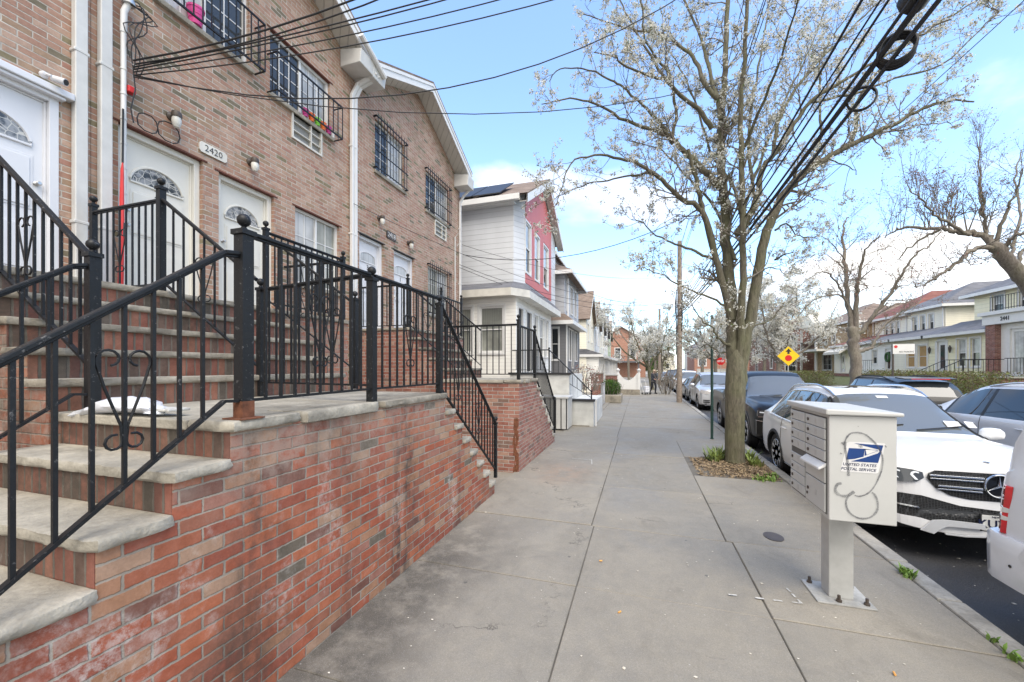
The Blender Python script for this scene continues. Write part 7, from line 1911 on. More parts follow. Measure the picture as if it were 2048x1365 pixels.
# ---------------------------------------------------------------- person with cart
def person(x, y, rz):
    root = thing('person', 'person in a dark jacket and tan cap walking on the pavement, pushing a small cart', 'person', (x, y, 0), rz)
    J = {'pel': (0, 0, .95), 'chest': (0, -.06, 1.25), 'neck': (0, -.08, 1.46), 'head': (0, -.1, 1.58), 'top': (0, -.1, 1.70),
         'kl': (.10, -.14, .52), 'al': (.1, -.08, .09), 'tl': (.1, -.22, .04), 'kr': (-.1, .02, .50), 'ar': (-.1, .26, .12), 'tr': (-.1, .16, .04),
         'hl': (.11, 0, .9), 'hr': (-.11, 0, .9), 'sl': (.19, -.07, 1.40), 'sr': (-.19, -.07, 1.40), 'el': (.23, -.12, 1.14), 'er': (-.23, -.12, 1.14), 'wl': (.16, -.36, 1.05), 'wr': (-.16, -.36, 1.05), 'pl': (.14, -.44, 1.03), 'pr': (-.14, -.44, 1.03)}
    E_ = [('pel', 'chest'), ('chest', 'neck'), ('neck', 'head'), ('head', 'top'), ('pel', 'hl'), ('hl', 'kl'), ('kl', 'al'), ('al', 'tl'), ('pel', 'hr'), ('hr', 'kr'), ('kr', 'ar'), ('ar', 'tr'), ('chest', 'sl'), ('sl', 'el'), ('el', 'wl'), ('wl', 'pl'), ('chest', 'sr'), ('sr', 'er'), ('er', 'wr'), ('wr', 'pr')]
    Rd = {'pel': .15, 'chest': .16, 'neck': .06, 'head': .095, 'top': .08, 'hl': .11, 'hr': .11, 'kl': .075, 'kr': .075, 'al': .05, 'ar': .05, 'tl': .045, 'tr': .045, 'sl': .085, 'sr': .085, 'el': .058, 'er': .058, 'wl': .04, 'wr': .04, 'pl': .035, 'pr': .035}
    ks = list(J); me = bpy.data.meshes.new('body'); me.from_pydata([J[k] for k in ks], [(ks.index(a), ks.index(b)) for a, b in E_], [])
    ob = bpy.data.objects.new('body', me); col.objects.link(ob)
    sm = ob.modifiers.new('s', 'SKIN'); ob.modifiers.new('u', 'SUBSURF').levels = 2
    for i, k in enumerate(ks): me.skin_vertices[0].data[i].radius = (Rd[k], Rd[k]); me.skin_vertices[0].data[i].use_root = (k == 'pel')
    dg = bpy.context.evaluated_depsgraph_get(); dg.update(); m2 = bpy.data.meshes.new_from_object(ob.evaluated_get(dg)); bpy.data.objects.remove(ob)
    skin, jk, tr_ = plain('skin', (.45, .27, .2), .6), plain('dark_jacket', (.03, .035, .05), .85), plain('dark_trousers', (.025, .027, .035), .9)
    mb = MB(); 
    for v_ in m2.vertices: mb.v.append(tuple(v_.co))
    for p in m2.polygons:
        c = p.center; mb.f.append(tuple(p.vertices)); mb.m.append(0 if (c.z > 1.47 or c.y < -.34 and c.z > .9) else (1 if c.z > .86 else 2))
    bpy.data.meshes.remove(m2)
    mb.build('body', [skin, jk, tr_], root, local=True, smooth=80)
    t = MB(); t.lathe([(.105, 1.62), (.1, 1.69), (.06, 1.735), (0, 1.745)], (0, -.1, 0), 14); t.box(-.08, .08, -.28, -.16, 1.615, 1.63); t.build('cap', plain('tan_cap', (.5, .38, .28), .8), root, local=True)
    t = MB(); t.lathe([(0, 0), (.012, .004), (.018, .03), (0, .03)], (0, -.2, 1.55), 6); t.build('nose', skin, root, local=True)
    t = MB()
    for s in (-1, 1):
        for k in range(4): t.tube([(s * .14, -.45, 1.06 - .02 * k), (s * .13, -.50, 1.05 - .02 * k), (s * .12, -.47, 1.03 - .02 * k)], .009, 5)
    t.build('fingers', skin, root, local=True)
    for s in (-1, 1):
        t = MB(); t.box(s * .1 - .045, s * .1 + .045, (-.28 if s > 0 else .1), (-.02 if s > 0 else .32), 0, .09); t.build('shoe', M['black_p'], root, local=True, bevel=.03)
    return root
person(.92, 30.6, R(35))
ct = thing('shopping_cart', 'small folding cart with white load pushed by the walking person', 'cart', (.35, 29.7, 0), R(35))
t = MB()
for x in (-.2, .2):
    t.tube([(x, .35, 1.02), (x, .15, .6), (x, -.1, .12)], .012, 6); t.tube([(x, -.3, .55), (x, -.25, .12)], .01, 6)
t.tube([(-.2, .35, 1.02), (.2, .35, 1.02)], .014, 6)
for z in (.15, .35, .55): t.tube([(-.2, .0, z), (.2, .0, z), (.2, -.3, z), (-.2, -.3, z)], .008, 5, closed=True)
t.build('cart_frame', M['steel'], ct, local=True)
for (x, y) in ((-.2, .05), (.2, .05), (-.2, -.28), (.2, -.28)):
    t = MB(); t.lathe([(.07, -.015), (.07, .015)], (x, y, .07), 12, 'x'); t.build('cart_wheel', M['black_p'], ct, local=True)
t = MB(); t.box(-.18, .18, -.28, -.02, .16, .58); t.build('load', M['plastic_bag'], ct, local=True, bevel=.05)
# ---------------------------------------------------------------- cluster mailbox
def mailbox():
    lens = 800
    x0, x1, y0, y1, za, zb = 1.35, 1.76, 3.58, 4.37, .765, 1.55
    root = thing('cluster_mailbox', 'pale grey cluster mailbox on a square pedestal with postal sticker and black graffiti loops', 'mailbox', (1.55, 4.0, 0))
    grey = plain('mailbox_paint', (.53, .535, .52), .4, var=.05, scale=3)
    greyd = plain('mailbox_shadow_gap', (.12, .12, .115), .7)
    t = MB(); t.box(x0, x1, y0, y1, za, zb); t.build('cabinet', grey, root, bevel=.006)
    t = MB(); 
    a, b = -.012, .012
    t.prism([(x0 - .03, y0 - .03, zb + .004), (x1 + .03, y0 - .03, zb + .004), (x1 + .03, y1 + .03, zb + .004), (x0 - .03, y1 + .03, zb + .004)], [(x0 - .03, y0 - .03, zb + .05), (x1 + .03, y0 - .03, zb + .032), (x1 + .03, y1 + .03, zb + .032), (x0 - .03, y1 + .03, zb + .05)])
    t.build('lid', grey, root, bevel=.01)
    fr = frame((x0, y1, 0), (0, -1, 0), (-1, 0, 0))   # u from the far edge toward the camera
    L = y1 - y0
    # door surround and doors
    t = MB(); t.fbox(fr, .03, L - .03, za + .03, zb - .02, .0015, .004); t.build('door_recess', greyd, root)
    def door(u0, u1, z0, z1, name='mail_door', lock=True, slot=False):
        t = MB(); t.fbox(fr, u0, u1, z0, z1, .003, .015); d = t.build(name, grey, root, bevel=.003, seg=1)
        if lock:
            t = MB(); t.lathe([(.0135, -.015), (.0135, -.0215), (.006, -.023)], fr(u0 + (u1 - u0) * .16, (z0 + z1) / 2, 0), 10, 'x'); t.build('lock', M['bronze'], d)
            t = MB(); uc = u0 + (u1 - u0) * .55; t.fbox(fr, uc - .016, uc + .016, (z0 + z1) / 2 - .02, (z0 + z1) / 2 + .02, .015, .0165); t.build('number_tag', M['steel'], d)
        return d
    um = L * .475
    zt = zb - .03; zbm = za + .04
    h8 = (zt - zbm) / 8.6
    z = zt
    for k in range(8):
        if k == 4: z -= h8 * .6
        door(.035, um - .015, z - h8 + .006, z); z -= h8
    z = zt
    for k in range(4): door(um + .01, L - .04, z - h8 + .006, z); z -= h8
    # outgoing slot hood
    t = MB(); t.prism([fr(um + .005, z - .005, .003), fr(um + .005, z - .045, .055), fr(um + .005, z - .062, .055), fr(um + .005, z - .03, .003)], [fr(L - .035, z - .005, .003), fr(L - .035, z - .045, .055), fr(L - .035, z - .062, .055), fr(L - .035, z - .03, .003)])
    t.build('outgoing_hood', M['white'], root, bevel=.003, seg=1)
    door(um + .01, L - .04, z - .16, z - .035, 'outgoing_door', False)
    d = door(um + .01, L - .04, zbm, z - .168, 'parcel_door', True)
    t = MB(); t.lathe([(.012, -.015), (.012, -.02), (.004, -.022)], fr(um + .05, zbm + .06, 0), 10, 'x'); t.build('lock', M['bronze'], d)
    # pedestal
    px, py = 1.57, 4.02
    t = MB(); t.box(px - .085, px + .085, py - .08, py + .08, .015, za); t.build('pedestal', plain('pedestal_paint', (.47, .475, .46), .5, var=.1, scale=9), root, bevel=.008)
    t = MB(); t.box(px - .2, px + .2, py - .18, py + .18, .002, .018)
    t.v = [(px + (x - px) * math.cos(.0) - (y - py) * .0, y, z) for x, y, z in t.v]
    t.build('base_plate', stone('chipped_plate_paint', (.55, .55, .53), .5), root, bevel=.006)
    for (dx, dy) in ((-.15, .13), (.15, -.13), (-.04, -.14), (.15, .13)):
        t = MB(); t.lathe([(.022, .019), (.022, .034), (.012, .035), (.012, .07), (0, .072)], (px + dx, py + dy, 0), 6); t.build('anchor_bolt', M['bronze'], root)
    # postal sticker on the side facing the camera
    fs = frame((x0, y0, 0), (1, 0, 0), (0, -1, 0))
    W = x1 - x0; H = zb - za
    def S(u, v): return (u / 425 * W, za + (1 - v / 700) * H)     # sticker sketch coordinates
    # corners measured on the panel: parallelogram
    cx, cz, sw, sh = W * .50, za + H * .615, W * .56, H * .285
    sk = .045
    def Q(a, b): return (cx + (a - .5) * sw + (b - .5) * sk, cz + (b - .5) * sh)
    def lay(poly, n, name, mat, par, th=.0006):
        t = MB(); p = [Q(*q) for q in poly]
        t.prism([fs(u, z, n) for u, z in p], [fs(u, z, n + th) for u, z in p]); return t.build(name, mat, par)
    rnd = [(.03, 0), (.95, 0), (1, .04), (1, .96), (.97, 1), (.06, 1), (.0, .95), (0, .05)]
    stk = lay(rnd, .0012, 'sticker', plain('sticker_white', (.72, .72, .72), .35), root)
    blue = plain('postal_blue', (.012, .05, .2), .35, var=.1)
    n = .0022
    # eagle head emblem: blue field pieces, white bands left between them
    lay([(.19, .955), (.95, .93), (.93, .36), (.52, .36), (.86, .66), (.9, .72), (.86, .79), (.8, .8)], n, 'emblem', blue, stk)
    lay([(.08, .79), (.50, .79), (.52, .53), (.30, .44), (.08, .40)], n, 'emblem', blue, stk)
    lay([(.22, .355), (.925, .355), (.845, .655), (.55, .50)], n + .0007, 'emblem', blue, stk)
    lay([(.465, .765), (.80, .775), (.845, .755), (.845, .735), (.8, .72), (.54, .565), (.50, .79)], n + .0014, 'emblem', blue, stk)
    lay([(.52, .765), (.58, .60), (.78, .72), (.84, .745), (.78, .76)], n + .0021, 'emblem', M['white'], stk)
    dk = plain('sticker_ink', (.02, .03, .08), .4)
    for s, b, sz in (('UNITED STATES', .25, .0285), ('POSTAL SERVICE', .10, .0285)):
        u, z = Q(.46 if b > .2 else .46, b)
        text_mesh('lettering', s, sz, dk, stk, fs(u, z, .0026), (1, 0, 0), (0, 0, 1), .0008, .0004, shear=.22)
    # graffiti loops, sprayed
    gt = NT('spray_paint'); gP = gt.pos(); gt.p(Base_Color=(.10, .108, .125), Roughness=.7, Alpha=gt.mr(gt.math('ADD', gt.noise(gP, 160., 3, .8), gt.math('MULTIPLY', gt.noise(gP, 9., 3), .7)), .62, 1.05, .08, .85)); gm = gt.m
    rsp = random.Random(8)
    def spray(pts, w, name='graffiti'):
        t = MB(); k = len(pts); vs = []
        for i, (u, v) in enumerate(pts):
            a = pts[max(0, i - 1)]; b = pts[min(k - 1, i + 1)]
            dx, dz = b[0] - a[0], b[1] - a[1]; l = math.hypot(dx, dz) or 1
            ww = (w[i] if hasattr(w, '__len__') else w) * rsp.uniform(.75, 1.2)
            for s in (-1, 1): vs.append(fs(u - dz / l * ww * s / 2, v + dx / l * ww * s / 2, .0052 + (.0004 if name == 'x' else 0)))
        t.add(vs, [(2 * i, 2 * i + 1, 2 * i + 3, 2 * i + 2) for i in range(k - 1)]); return t.build('graffiti', gm, root)
    def T(px_, py_):  # zoom picture pixel (crop of the panel) -> panel coords
        u = (px_ - 318) / (718 - 318) * W; z = zb - (py_ - 145) / (828 - 145 + (px_ - 318) * .045) * H * .985
        return (u, z)
    def smooth(ps, k=5):
        out = []
        for i in range(len(ps) - 1):
            p0, p1, p2, p3 = ps[max(0, i - 1)], ps[i], ps[i + 1], ps[min(len(ps) - 1, i + 2)]
            for j in range(k):
                t_ = j / k
                out.append(tuple(.5 * (2 * p1[a] + (p2[a] - p0[a]) * t_ + (2 * p0[a] - 5 * p1[a] + 4 * p2[a] - p3[a]) * t_ ** 2 + (3 * p1[a] - p0[a] - 3 * p2[a] + p3[a]) * t_ ** 3) for a in (0, 1)))
        return out + [ps[-1]]
    main = [(434, 540), (432, 480), (424, 420), (414, 360), (414, 310), (440, 265), (480, 252), (530, 262), (575, 300), (612, 350), (632, 410), (630, 480), (610, 545), (580, 610), (545, 650), (500, 670), (470, 665)]
    spray(smooth([T(*p) for p in main]), [.016] * 20 + [.011] * 30 + [.010] * 40)
    spray(smooth([T(*p) for p in [(392, 590), (368, 598), (354, 630), (362, 655), (390, 672), (425, 672), (450, 655), (468, 640)]]), .02)
    spray(smooth([T(*p) for p in [(440, 665), (420, 700), (424, 750), (450, 790), (500, 815), (560, 805), (600, 760), (605, 705), (590, 660), (572, 640)]]), .013)
    spray([T(392, 320), T(404, 335), T(410, 318)], .012); spray([T(383, 392), T(396, 396)], .009)
    spray([T(496, 345), T(505, 335), T(510, 350)], .018)
    spray([T(645, 330), T(655, 342)], .006); spray([T(488, 210), T(494, 212)], .007)
mailbox()

# ---------------------------------------------------------------- poles, signs
wood = plain('weathered_pole_wood', (.27, .22, .18), .9, var=.3, scale=8, bump=.6)
def upole(label, x, y, h, r0=.15, r1=.11, arm=True):
    p = thing('utility_pole', label, 'utility pole', (x, y, 0), 0, 'utility poles')
    t = MB(); t.tube([(x, y, -.1), (x, y, 2), (x + .02, y, h * .6), (x + .01, y, h)], [r0, r0 * .97, (r0 + r1) / 2, r1], 14); t.build('shaft', wood, p, smooth=50)
    t = MB()
    for z in (h * .52, h * .6, h * .75): t.lathe([(r0 + .012, z), (r0 + .012, z + .06)], (x, y, 0), 12)
    t.build('band', M['steel'], p)
    t = MB(); t.tube([(x - .16, y - .1, h * .68), (x - .22, y - .12, h * .6), (x - .17, y - .12, h * .5), (x - .14, y - .1, h * .42)], .03, 6); t.tube([(x - .15, y + .05, h * .7), (x - .15, y + .05, h * .3)], .02, 6); t.tube([(x + .12, y - .13, h * .66), (x + .14, y - .16, h * .52), (x + .1, y - .13, h * .44)], .028, 6)
    t.build('cable_riser', M['cable'], p, smooth=True)
    return p
upole('tall grey wooden utility pole beside the silver car, thick cables tied to it', 2.05, 23.6, 8.8)
upole('second wooden utility pole further down the pavement', 2.0, 46, 8.2, .16, .12)
gp = thing('sign_post', 'dark green metal sign post standing on the pavement left of the flowering tree', 'sign post', (1.83, 11.8, 0))
dgreen = plain('dark_green_paint', (.02, .055, .045), .4)
t = MB(); t.tube([(1.83, 11.8, 0), (1.83, 11.8, 3.3)], .035, 12); t.lathe([(.05, 0), (.05, .012), (.036, .014)], (1.83, 11.8, 0), 12); t.build('post', dgreen, gp, smooth=40)
t = MB(); t.box(1.8, 1.86, 11.752, 11.757, 2.75, 3.2); t.build('sign_plate', M['steel'], gp)
np_ = thing('parking_sign', 'white parking sign on a brown post in front of the cream house', 'street sign', (9.3, 19.2, 0))
t = MB(); t.bar((9.3, 19.2, 0), (9.3, 19.2, 2.8), .06, .05); t.build('post', M['bronze'], np_)
t = MB(); t.box(9.28, 9.95, 19.15, 19.165, 2.42, 2.8); pl_ = t.build('plate', M['white'], np_)
t = MB(); t.lathe([(.055, -.004), (.055, 0)], (9.37, 19.148, 2.7), 16, 'y'); t.build('red_symbol', M['red_p'], pl_)
text_mesh('lettering', 'NO PARKING', .075, M['black_p'], pl_, (9.7, 19.147, 2.5), (1, 0, 0), (0, 0, 1), .003)
# stop ahead sign
sx, sy, sz = 8.95, 29.5, 2.62
yw = plain('sign_yellow', (.85, .55, .01), .35, var=.05); rdm = plain('sign_red', (.62, .01, .015), .35, var=.05)
s = thing('warning_sign', 'yellow diamond stop ahead sign with black arrow over red octagon', 'road sign', (sx, sy, 0))
t = MB(); t.bar((sx, sy, 0), (sx, sy, sz + .3), .06, .04); t.build('post', M['steel'], s)
d_ = .62
t = MB(); q = [(sx - d_, sz), (sx, sz - d_), (sx + d_, sz), (sx, sz + d_)]; t.prism([(a, sy - .06, b) for a, b in q], [(a, sy - .05, b) for a, b in q]); pl_ = t.build('plate', yw, s)
t = MB(); q = [(sx + .2 * math.cos(R(22.5 + 45 * k)), sz - .13 + .2 * math.sin(R(22.5 + 45 * k))) for k in range(8)]; t.prism([(a, sy - .066, b) for a, b in q], [(a, sy - .061, b) for a, b in q]); t.build('octagon', rdm, pl_)
t = MB(); q = [(sx, sz + .48), (sx + .17, sz + .27), (sx + .06, sz + .27), (sx + .06, sz + .13), (sx - .06, sz + .13), (sx - .06, sz + .27), (sx - .17, sz + .27)]; t.prism([(a, sy - .066, b) for a, b in q], [(a, sy - .061, b) for a, b in q]); t.build('arrow', M['black_p'], pl_)
# stop sign and street name sign
sx, sy, sz = 8.3, 48., 2.55
s = thing('stop_sign', 'red stop sign seen between sign post and tree, half hidden by blossom', 'road sign', (sx, sy, 0))
t = MB(); t.bar((sx, sy, 0), (sx, sy, sz + .4), .06, .04); t.build('post', M['steel'], s)
t = MB(); q = [(sx + .42 * math.cos(R(22.5 + 45 * k)), sz + .42 * math.sin(R(22.5 + 45 * k))) for k in range(8)]; t.prism([(a, sy - .06, b) for a, b in q], [(a, sy - .05, b) for a, b in q]); pl_ = t.build('plate', rdm, s)
text_mesh('lettering', 'STOP', .27, M['white'], pl_, (sx, sy - .062, sz), (1, 0, 0), (0, 0, 1), .004, .01)
s = thing('street_name_sign', 'small green street name sign behind the big tree trunk', 'street sign', (10.3, 52, 0))
t = MB(); t.bar((10.3, 52, 0), (10.3, 52, 3.4), .07, .07); t.build('post', M['steel'], s)
t = MB(); t.box(9.75, 11.1, 51.97, 52.0, 3.15, 3.4); t.box(10.285, 10.315, 51.5, 52.6, 3.42, 3.66); t.build('blade', plain('sign_green', (.01, .2, .1), .4), s)

# ---------------------------------------------------------------- cables
def sag(p, q, s, n=14): 
    p, q = V(p), V(q); return [p.lerp(q, i / n) - V((0, 0, 4 * s * (i / n) * (1 - i / n))) for i in range(n + 1)]
def wire(label, pts, r=.011, group='overhead cables', name='cable'):
    t = MB(); t.tube(pts, r, 5); o = t.build(name, M['cable']); 
    for p in o.data.polygons: p.use_smooth = True
    return tag(o, label, 'cable', group)
rw = random.Random(4)
B0, B1 = V((1.98, -8, 5.15)), V((2.02, 23.5, 4.75))
bl = ['thick black cable bundle running overhead along the pavement to the utility pole', 'cable on the upper edge of the thick overhead bundle', 'cable along the left of the thick overhead bundle', 'cable along the right of the thick overhead bundle', 'thin cable just below the thick overhead bundle', 'loose cable slung above the thick overhead bundle']
for k in range(6):
    o = V(((-.02, .03, -.075, .085, .01, -.12)[k], 0, (0, .05, .03, -.02, -.065, .1)[k]))
    wire(bl[k], sag(B0 + o, B1 + o, .42 + (.08 if k == 5 else 0) * -1.5 + (k == 4) * .05, 30), [.022, .017, .015, .02, .012, .011][k], name='cable')
for k, (dx, dz, s) in enumerate(((-.32, .35, .3), (.3, .7, .25), (-.25, 3.2, .2), (.1, 3.6, .2), (-.5, 4.1, .22), (.42, 4.5, .2))):
    wire(['single cable left of the thick bundle', 'single cable above the thick bundle', 'thin high cable over the pavement', 'thin power wire high over the pavement', 'thin power wire beside the tree crown', 'topmost thin wire over the pavement'][k], sag(B0 + V((dx, 0, dz)), B1 + V((0, 0, dz * .8)), s, 24), [.013, .01, .008, .008, .008, .008][k])
# coils hanging from the bundle
def coil(label, c, r, turns, wdt, tilt):
    t = MB(); c = V(c)
    for k in range(turns):
        rr_ = r * rw.uniform(.92, 1.06); off = (k / max(1, turns - 1) - .5) * wdt
        ph = rw.uniform(-.15, .15)
        pts = [c + V((rr_ * .95 * math.cos(a * .3142) + off * .35, -rr_ * .35 * math.cos(a * .3142) + off, rr_ * (math.sin(a * .3142) + ph * .4) - r * .7)) for a in range(20)]
        t.tube(pts, .0075, 5, closed=True)
    o = t.build('cable_coil', M['cable'])
    for p in o.data.polygons: p.use_smooth = True
    tag(o, label, 'cable coil', 'cable coils')
coil('big black cable coil hanging from the overhead bundle', (2.1, 4.28, 4.72), .12, 14, .12, .2)
coil('small single loop of cable hanging below the overhead bundle', (2.1, 4.85, 4.66), .11, 4, .03, .3)
t = MB(); t.tube([(2.0, 3.2, 4.76), (2.01, 3.9, 4.74)], [.09, .1], 10); t.tube([(1.95, 3.55, 4.72), (2.06, 3.6, 4.62), (2.1, 3.75, 4.7)], .02, 6)
tag(t.build('splice_case', M['black_p'], smooth=40), 'black splice case on the overhead bundle at the top of the photo', 'splice case')
# service drops to the houses
A1 = V((-5.85, 3.22, 5.55))
drops = [(A1 + V((0, 0, .08)), (2.0, 5.0, 8.75), .62, .015, 'thick twisted service cable from the meter pipe, steepest of those leaving it'), (A1 + V((0, .02, .05)), (2.0, 5.05, 8.7), .66, .012, 'second cable twisted beside the steepest service cable'),
         (A1, (2.0, 6.0, 8.2), .22, .012, 'service cable passing above the roof valley, upper of four'), (A1 - V((0, 0, .03)), (2.0, 6.0, 8.15), .24, .011, 'service cable passing the roof valley, second of four'), (A1 - V((0, 0, .06)), (2.0, 6.15, 8.0), .26, .010, 'service cable passing the roof valley, third of four'), (A1 - V((0, 0, .1)), (2.0, 6.3, 7.95), .32, .010, 'service cable passing the roof valley, lowest of four'),
         (A1 - V((0, 0, .1)), (2.0, 7.2, 8.75), 1.17, .011, 'long sagging cable from the meter pipe over the peak of the second roof'), (A1 - V((0, 0, .12)), (6.5, 11.0, 10.3), 1.45, .009, 'long thin cable from the meter pipe crossing the sky into the tree'),
         ((-5.9, 7.2, 5.45), (2.0, 23.5, 5.6), .9, .008, 'thin cable from the white downspouts past the wall lamps'), ((-5.8, 12.5, 6.1), (2.0, 23.5, 6.9), .55, .009, 'thin cable from the end of the brick row to the pole'),
         ((-5.75, 12.5, 5.75), (2.0, 13.5, 6.9), .75, .016, 'dark sagging cable in front of the red gabled house'), ((-5.85, 12.4, 5.4), (2.0, 23.5, 5.5), .7, .012, 'low cable passing under the red gable windows'), ((-5.85, 12.4, 5.3), (2.0, 23.5, 5.25), .75, .012, 'lowest cable passing the red gable house front'),
         ((-3.7, 21.3, 6.4), (2.0, 23.5, 5.4), .5, .013, 'cable from the grey shingled house to the pole'), ((-3.7, 32, 5.), (2.0, 23.6, 5.1), .3, .012, 'cable from the cream gabled house to the pole'), ((-3.7, 42, 5), (2.0, 46, 5.8), .3, .012, 'cable from the yellow gabled house to the second pole'),
         ((2.05, 23.6, 8.5), (22, 41, 6.4), .8, .010, 'thin cable crossing the street to the cream house roof'), ((2.05, 23.6, 7.6), (21.5, 33, 6.3), .9, .010, 'thin cable crossing the street to the yellow house'),
         ((2.03, 23.5, 5.6), (6.2, 4.2, 8.), .35, .009, 'thin diagonal cable right of the pear tree crown'), ((2.05, 23.6, 5.0), (2.0, 46, 5.0), .5, .03, 'thick cable between the two utility poles'), ((2.05, 23.6, 5.5), (2.0, 46, 5.6), .5, .02, 'upper cable between the two utility poles')]
for (p, q, s, r_, lb) in drops: wire(lb, sag(p, q, s), r_ * .75)

# ---------------------------------------------------------------- small ground things
rg = random.Random(11)
def weeds(label, spots, mat, h=.09, n=30, rad=.08, name='weeds', cat='weeds', w=.012):
    t = MB()
    for (x, y, z, k) in spots:
        for i in range(int(n * k)):
            a = rg.uniform(0, 6.283); r_ = rg.uniform(0, rad); bx_, by_ = x + r_ * math.cos(a), y + r_ * math.sin(a)
            hh = h * rg.uniform(.4, 1.1); le = rg.uniform(.3, 1.) * hh; b2 = rg.uniform(0, 6.283)
            tip = V((bx_ + le * math.cos(b2), by_ + le * math.sin(b2), z + hh)); sd = V((-math.sin(b2), math.cos(b2), 0)) * w * rg.uniform(.6, 1.3)
            m_ = V((bx_, by_, z)).lerp(tip, .55) + V((0, 0, hh * .12))
            t.add([V((bx_, by_, z - .01)) - sd * .4, V((bx_, by_, z - .01)) + sd * .4, m_ + sd, m_ - sd, tip], [(0, 1, 2, 3), (3, 2, 4)])
    o = t.build(name, mat); return tag(o, label, cat, kind='stuff')
M['weed'] = plain('weed_green', (.16, .27, .05), .6, var=.4, scale=9)
M['drygrass'] = plain('dry_litter', (.3, .22, .13), .9, var=.5, scale=14)
ks = [(KX0 + rg.uniform(-.012, .008), 2.6 + rg.random() * 1.1, .0, .35) for _ in range(9)] + [(KX0, 3.15, 0, .6), (KX0, 4.62, 0, 1.6), (KX0 - .01, 4.56, 0, 1.2), (KX0, 6.5, 0, .4)]
weeds('green weeds growing in the joint along the kerb', ks, M['weed'], .075, 22, .05)
weeds('tufts of grass and sprouts in the tree pit', [(2.02, 7.86, -.01, 2.2), (2.12, 7.75, 0, 1.8), (1.95, 7.72, 0, 1.2), (2.2, 8.05, 0, 1.4)], M['weed'], .07, 26, .13, 'grass', 'grass')
weeds('leafy sprouts around the foot of the flowering tree', [(1.5, 8.95, .02, 2.), (1.42, 8.85, .02, 1.5), (2.05, 8.9, .02, 1.6), (2.1, 8.65, 0, 1.3), (1.58, 9.2, .02, 1.5), (1.3, 9.0, 0, .6), (2.0, 9.15, 0, 1.)], plain('sprout_leaf', (.2, .26, .07), .5, var=.5, scale=14), .27, 20, .13, 'undergrowth', 'undergrowth', .02)
t = MB()
for k in range(1500):
    x, y = rg.uniform(pit[0] + .05, pit[1] - .05), rg.uniform(pit[2] + .05, pit[3] - .05); cx, cy = (x - 1.77) / .8, (y - 8.75) / 1.1
    z = -.02 + .07 * max(0, 1 - cx * cx - cy * cy) + rg.uniform(0, .025); a = rg.uniform(0, 6.28); l = rg.uniform(.01, .05); w_ = rg.uniform(.003, .012)
    dx, dy = math.cos(a) * l, math.sin(a) * l; sx_, sy_ = -math.sin(a) * w_, math.cos(a) * w_; dz = rg.uniform(-.015, .015)
    t.quad((x - dx - sx_, y - dy - sy_, z - dz), (x + dx - sx_, y + dy - sy_, z + dz), (x + dx + sx_, y + dy + sy_, z + dz + .004), (x - dx + sx_, y - dy + sy_, z - dz + .004))
tag(t.build('leaf_litter', M['drygrass']), 'dry leaves and bark litter covering the tree pit', 'leaf litter', kind='stuff')
t = MB()
for k in range(340):
    if rg.random() < .75: x, y = rg.uniform(-2.05, 2.3), rg.uniform(1.5, 12)
    else: x, y = rg.uniform(2.55, 4.2), rg.uniform(2.5, 6); 
    z = .006 if x < 2.4 else -.145; s_ = rg.uniform(.003, .008) * (1.6 if rg.random() < .08 else 1)
    a = rg.uniform(0, 6.28); 
    t.add([(x + s_ * math.cos(a + q * 1.57) * (1.6 if q % 2 else 1), y + s_ * math.sin(a + q * 1.57), z + rg.uniform(0, .004)) for q in range(4)] + [(x, y, z + s_ * .8)], [(0, 1, 4), (1, 2, 4), (2, 3, 4), (3, 0, 4)])
tag(t.build('litter', plain('petal_crumbs', (.6, .56, .48), .8, var=.5, scale=3)), 'pale petals and crumbs scattered over pavement and road', 'litter', kind='stuff')
butt = plain('cigarette_filter', (.75, .38, .1), .7)
for i, (x, y, a, lb) in enumerate(((-.38, 4.0, .3, 'orange cigarette butt near the brick wall side of the pavement'), (.0 - .16, 3.2, .9, 'orange cigarette butt beside the long pavement joint'), (1.5, 3.07, 1.4, 'orange cigarette butt at the mailbox base plate'))):
    t = MB(); t.tube([(x, y, .012), (x + .028 * math.cos(a), y + .028 * math.sin(a), .012)], .0065, 7); tag(t.build('cigarette_butt', butt), lb, 'cigarette butt', 'cigarette butts')
t = MB(); t.lathe([(.13, .004), (.13, .009), (.09, .0095), (.0, .0095)], (1.43, 5.18, 0), 20); t.v = [(1.43 + (x - 1.43) * .75, y, z) for x, y, z in t.v]; tag(t.build('valve_cover', M['bronze']), 'small dark round valve cover set in the pavement', 'valve cover')
mk = plain('white_marking_paint', (.5, .49, .46), .8, var=.4, scale=30)
t = MB()
for (p, q) in (((.64, 3.74), (1.24, 3.78)), ((1.24, 3.78), (1.2, 4.03)), ((-1.55, 8.35), (-.95, 8.33)), ((-.95, 8.35), (-.9, 7.95))):
    d_ = (V((*q, 0)) - V((*p, 0))); n_ = V((-d_.y, d_.x, 0)).normalized() * .012
    for k in range(9):
        if rg.random() < .25: continue
        a, b = V((*p, .0085)) + d_ * (k / 9), V((*p, .0085)) + d_ * ((k + .95) / 9)
        t.quad(a - n_ * rg.uniform(.4, 1), b - n_ * rg.uniform(.4, 1), b + n_ * rg.uniform(.4, 1), a + n_ * rg.uniform(.4, 1))
tag(t.build('road_marking', mk), kind='structure')
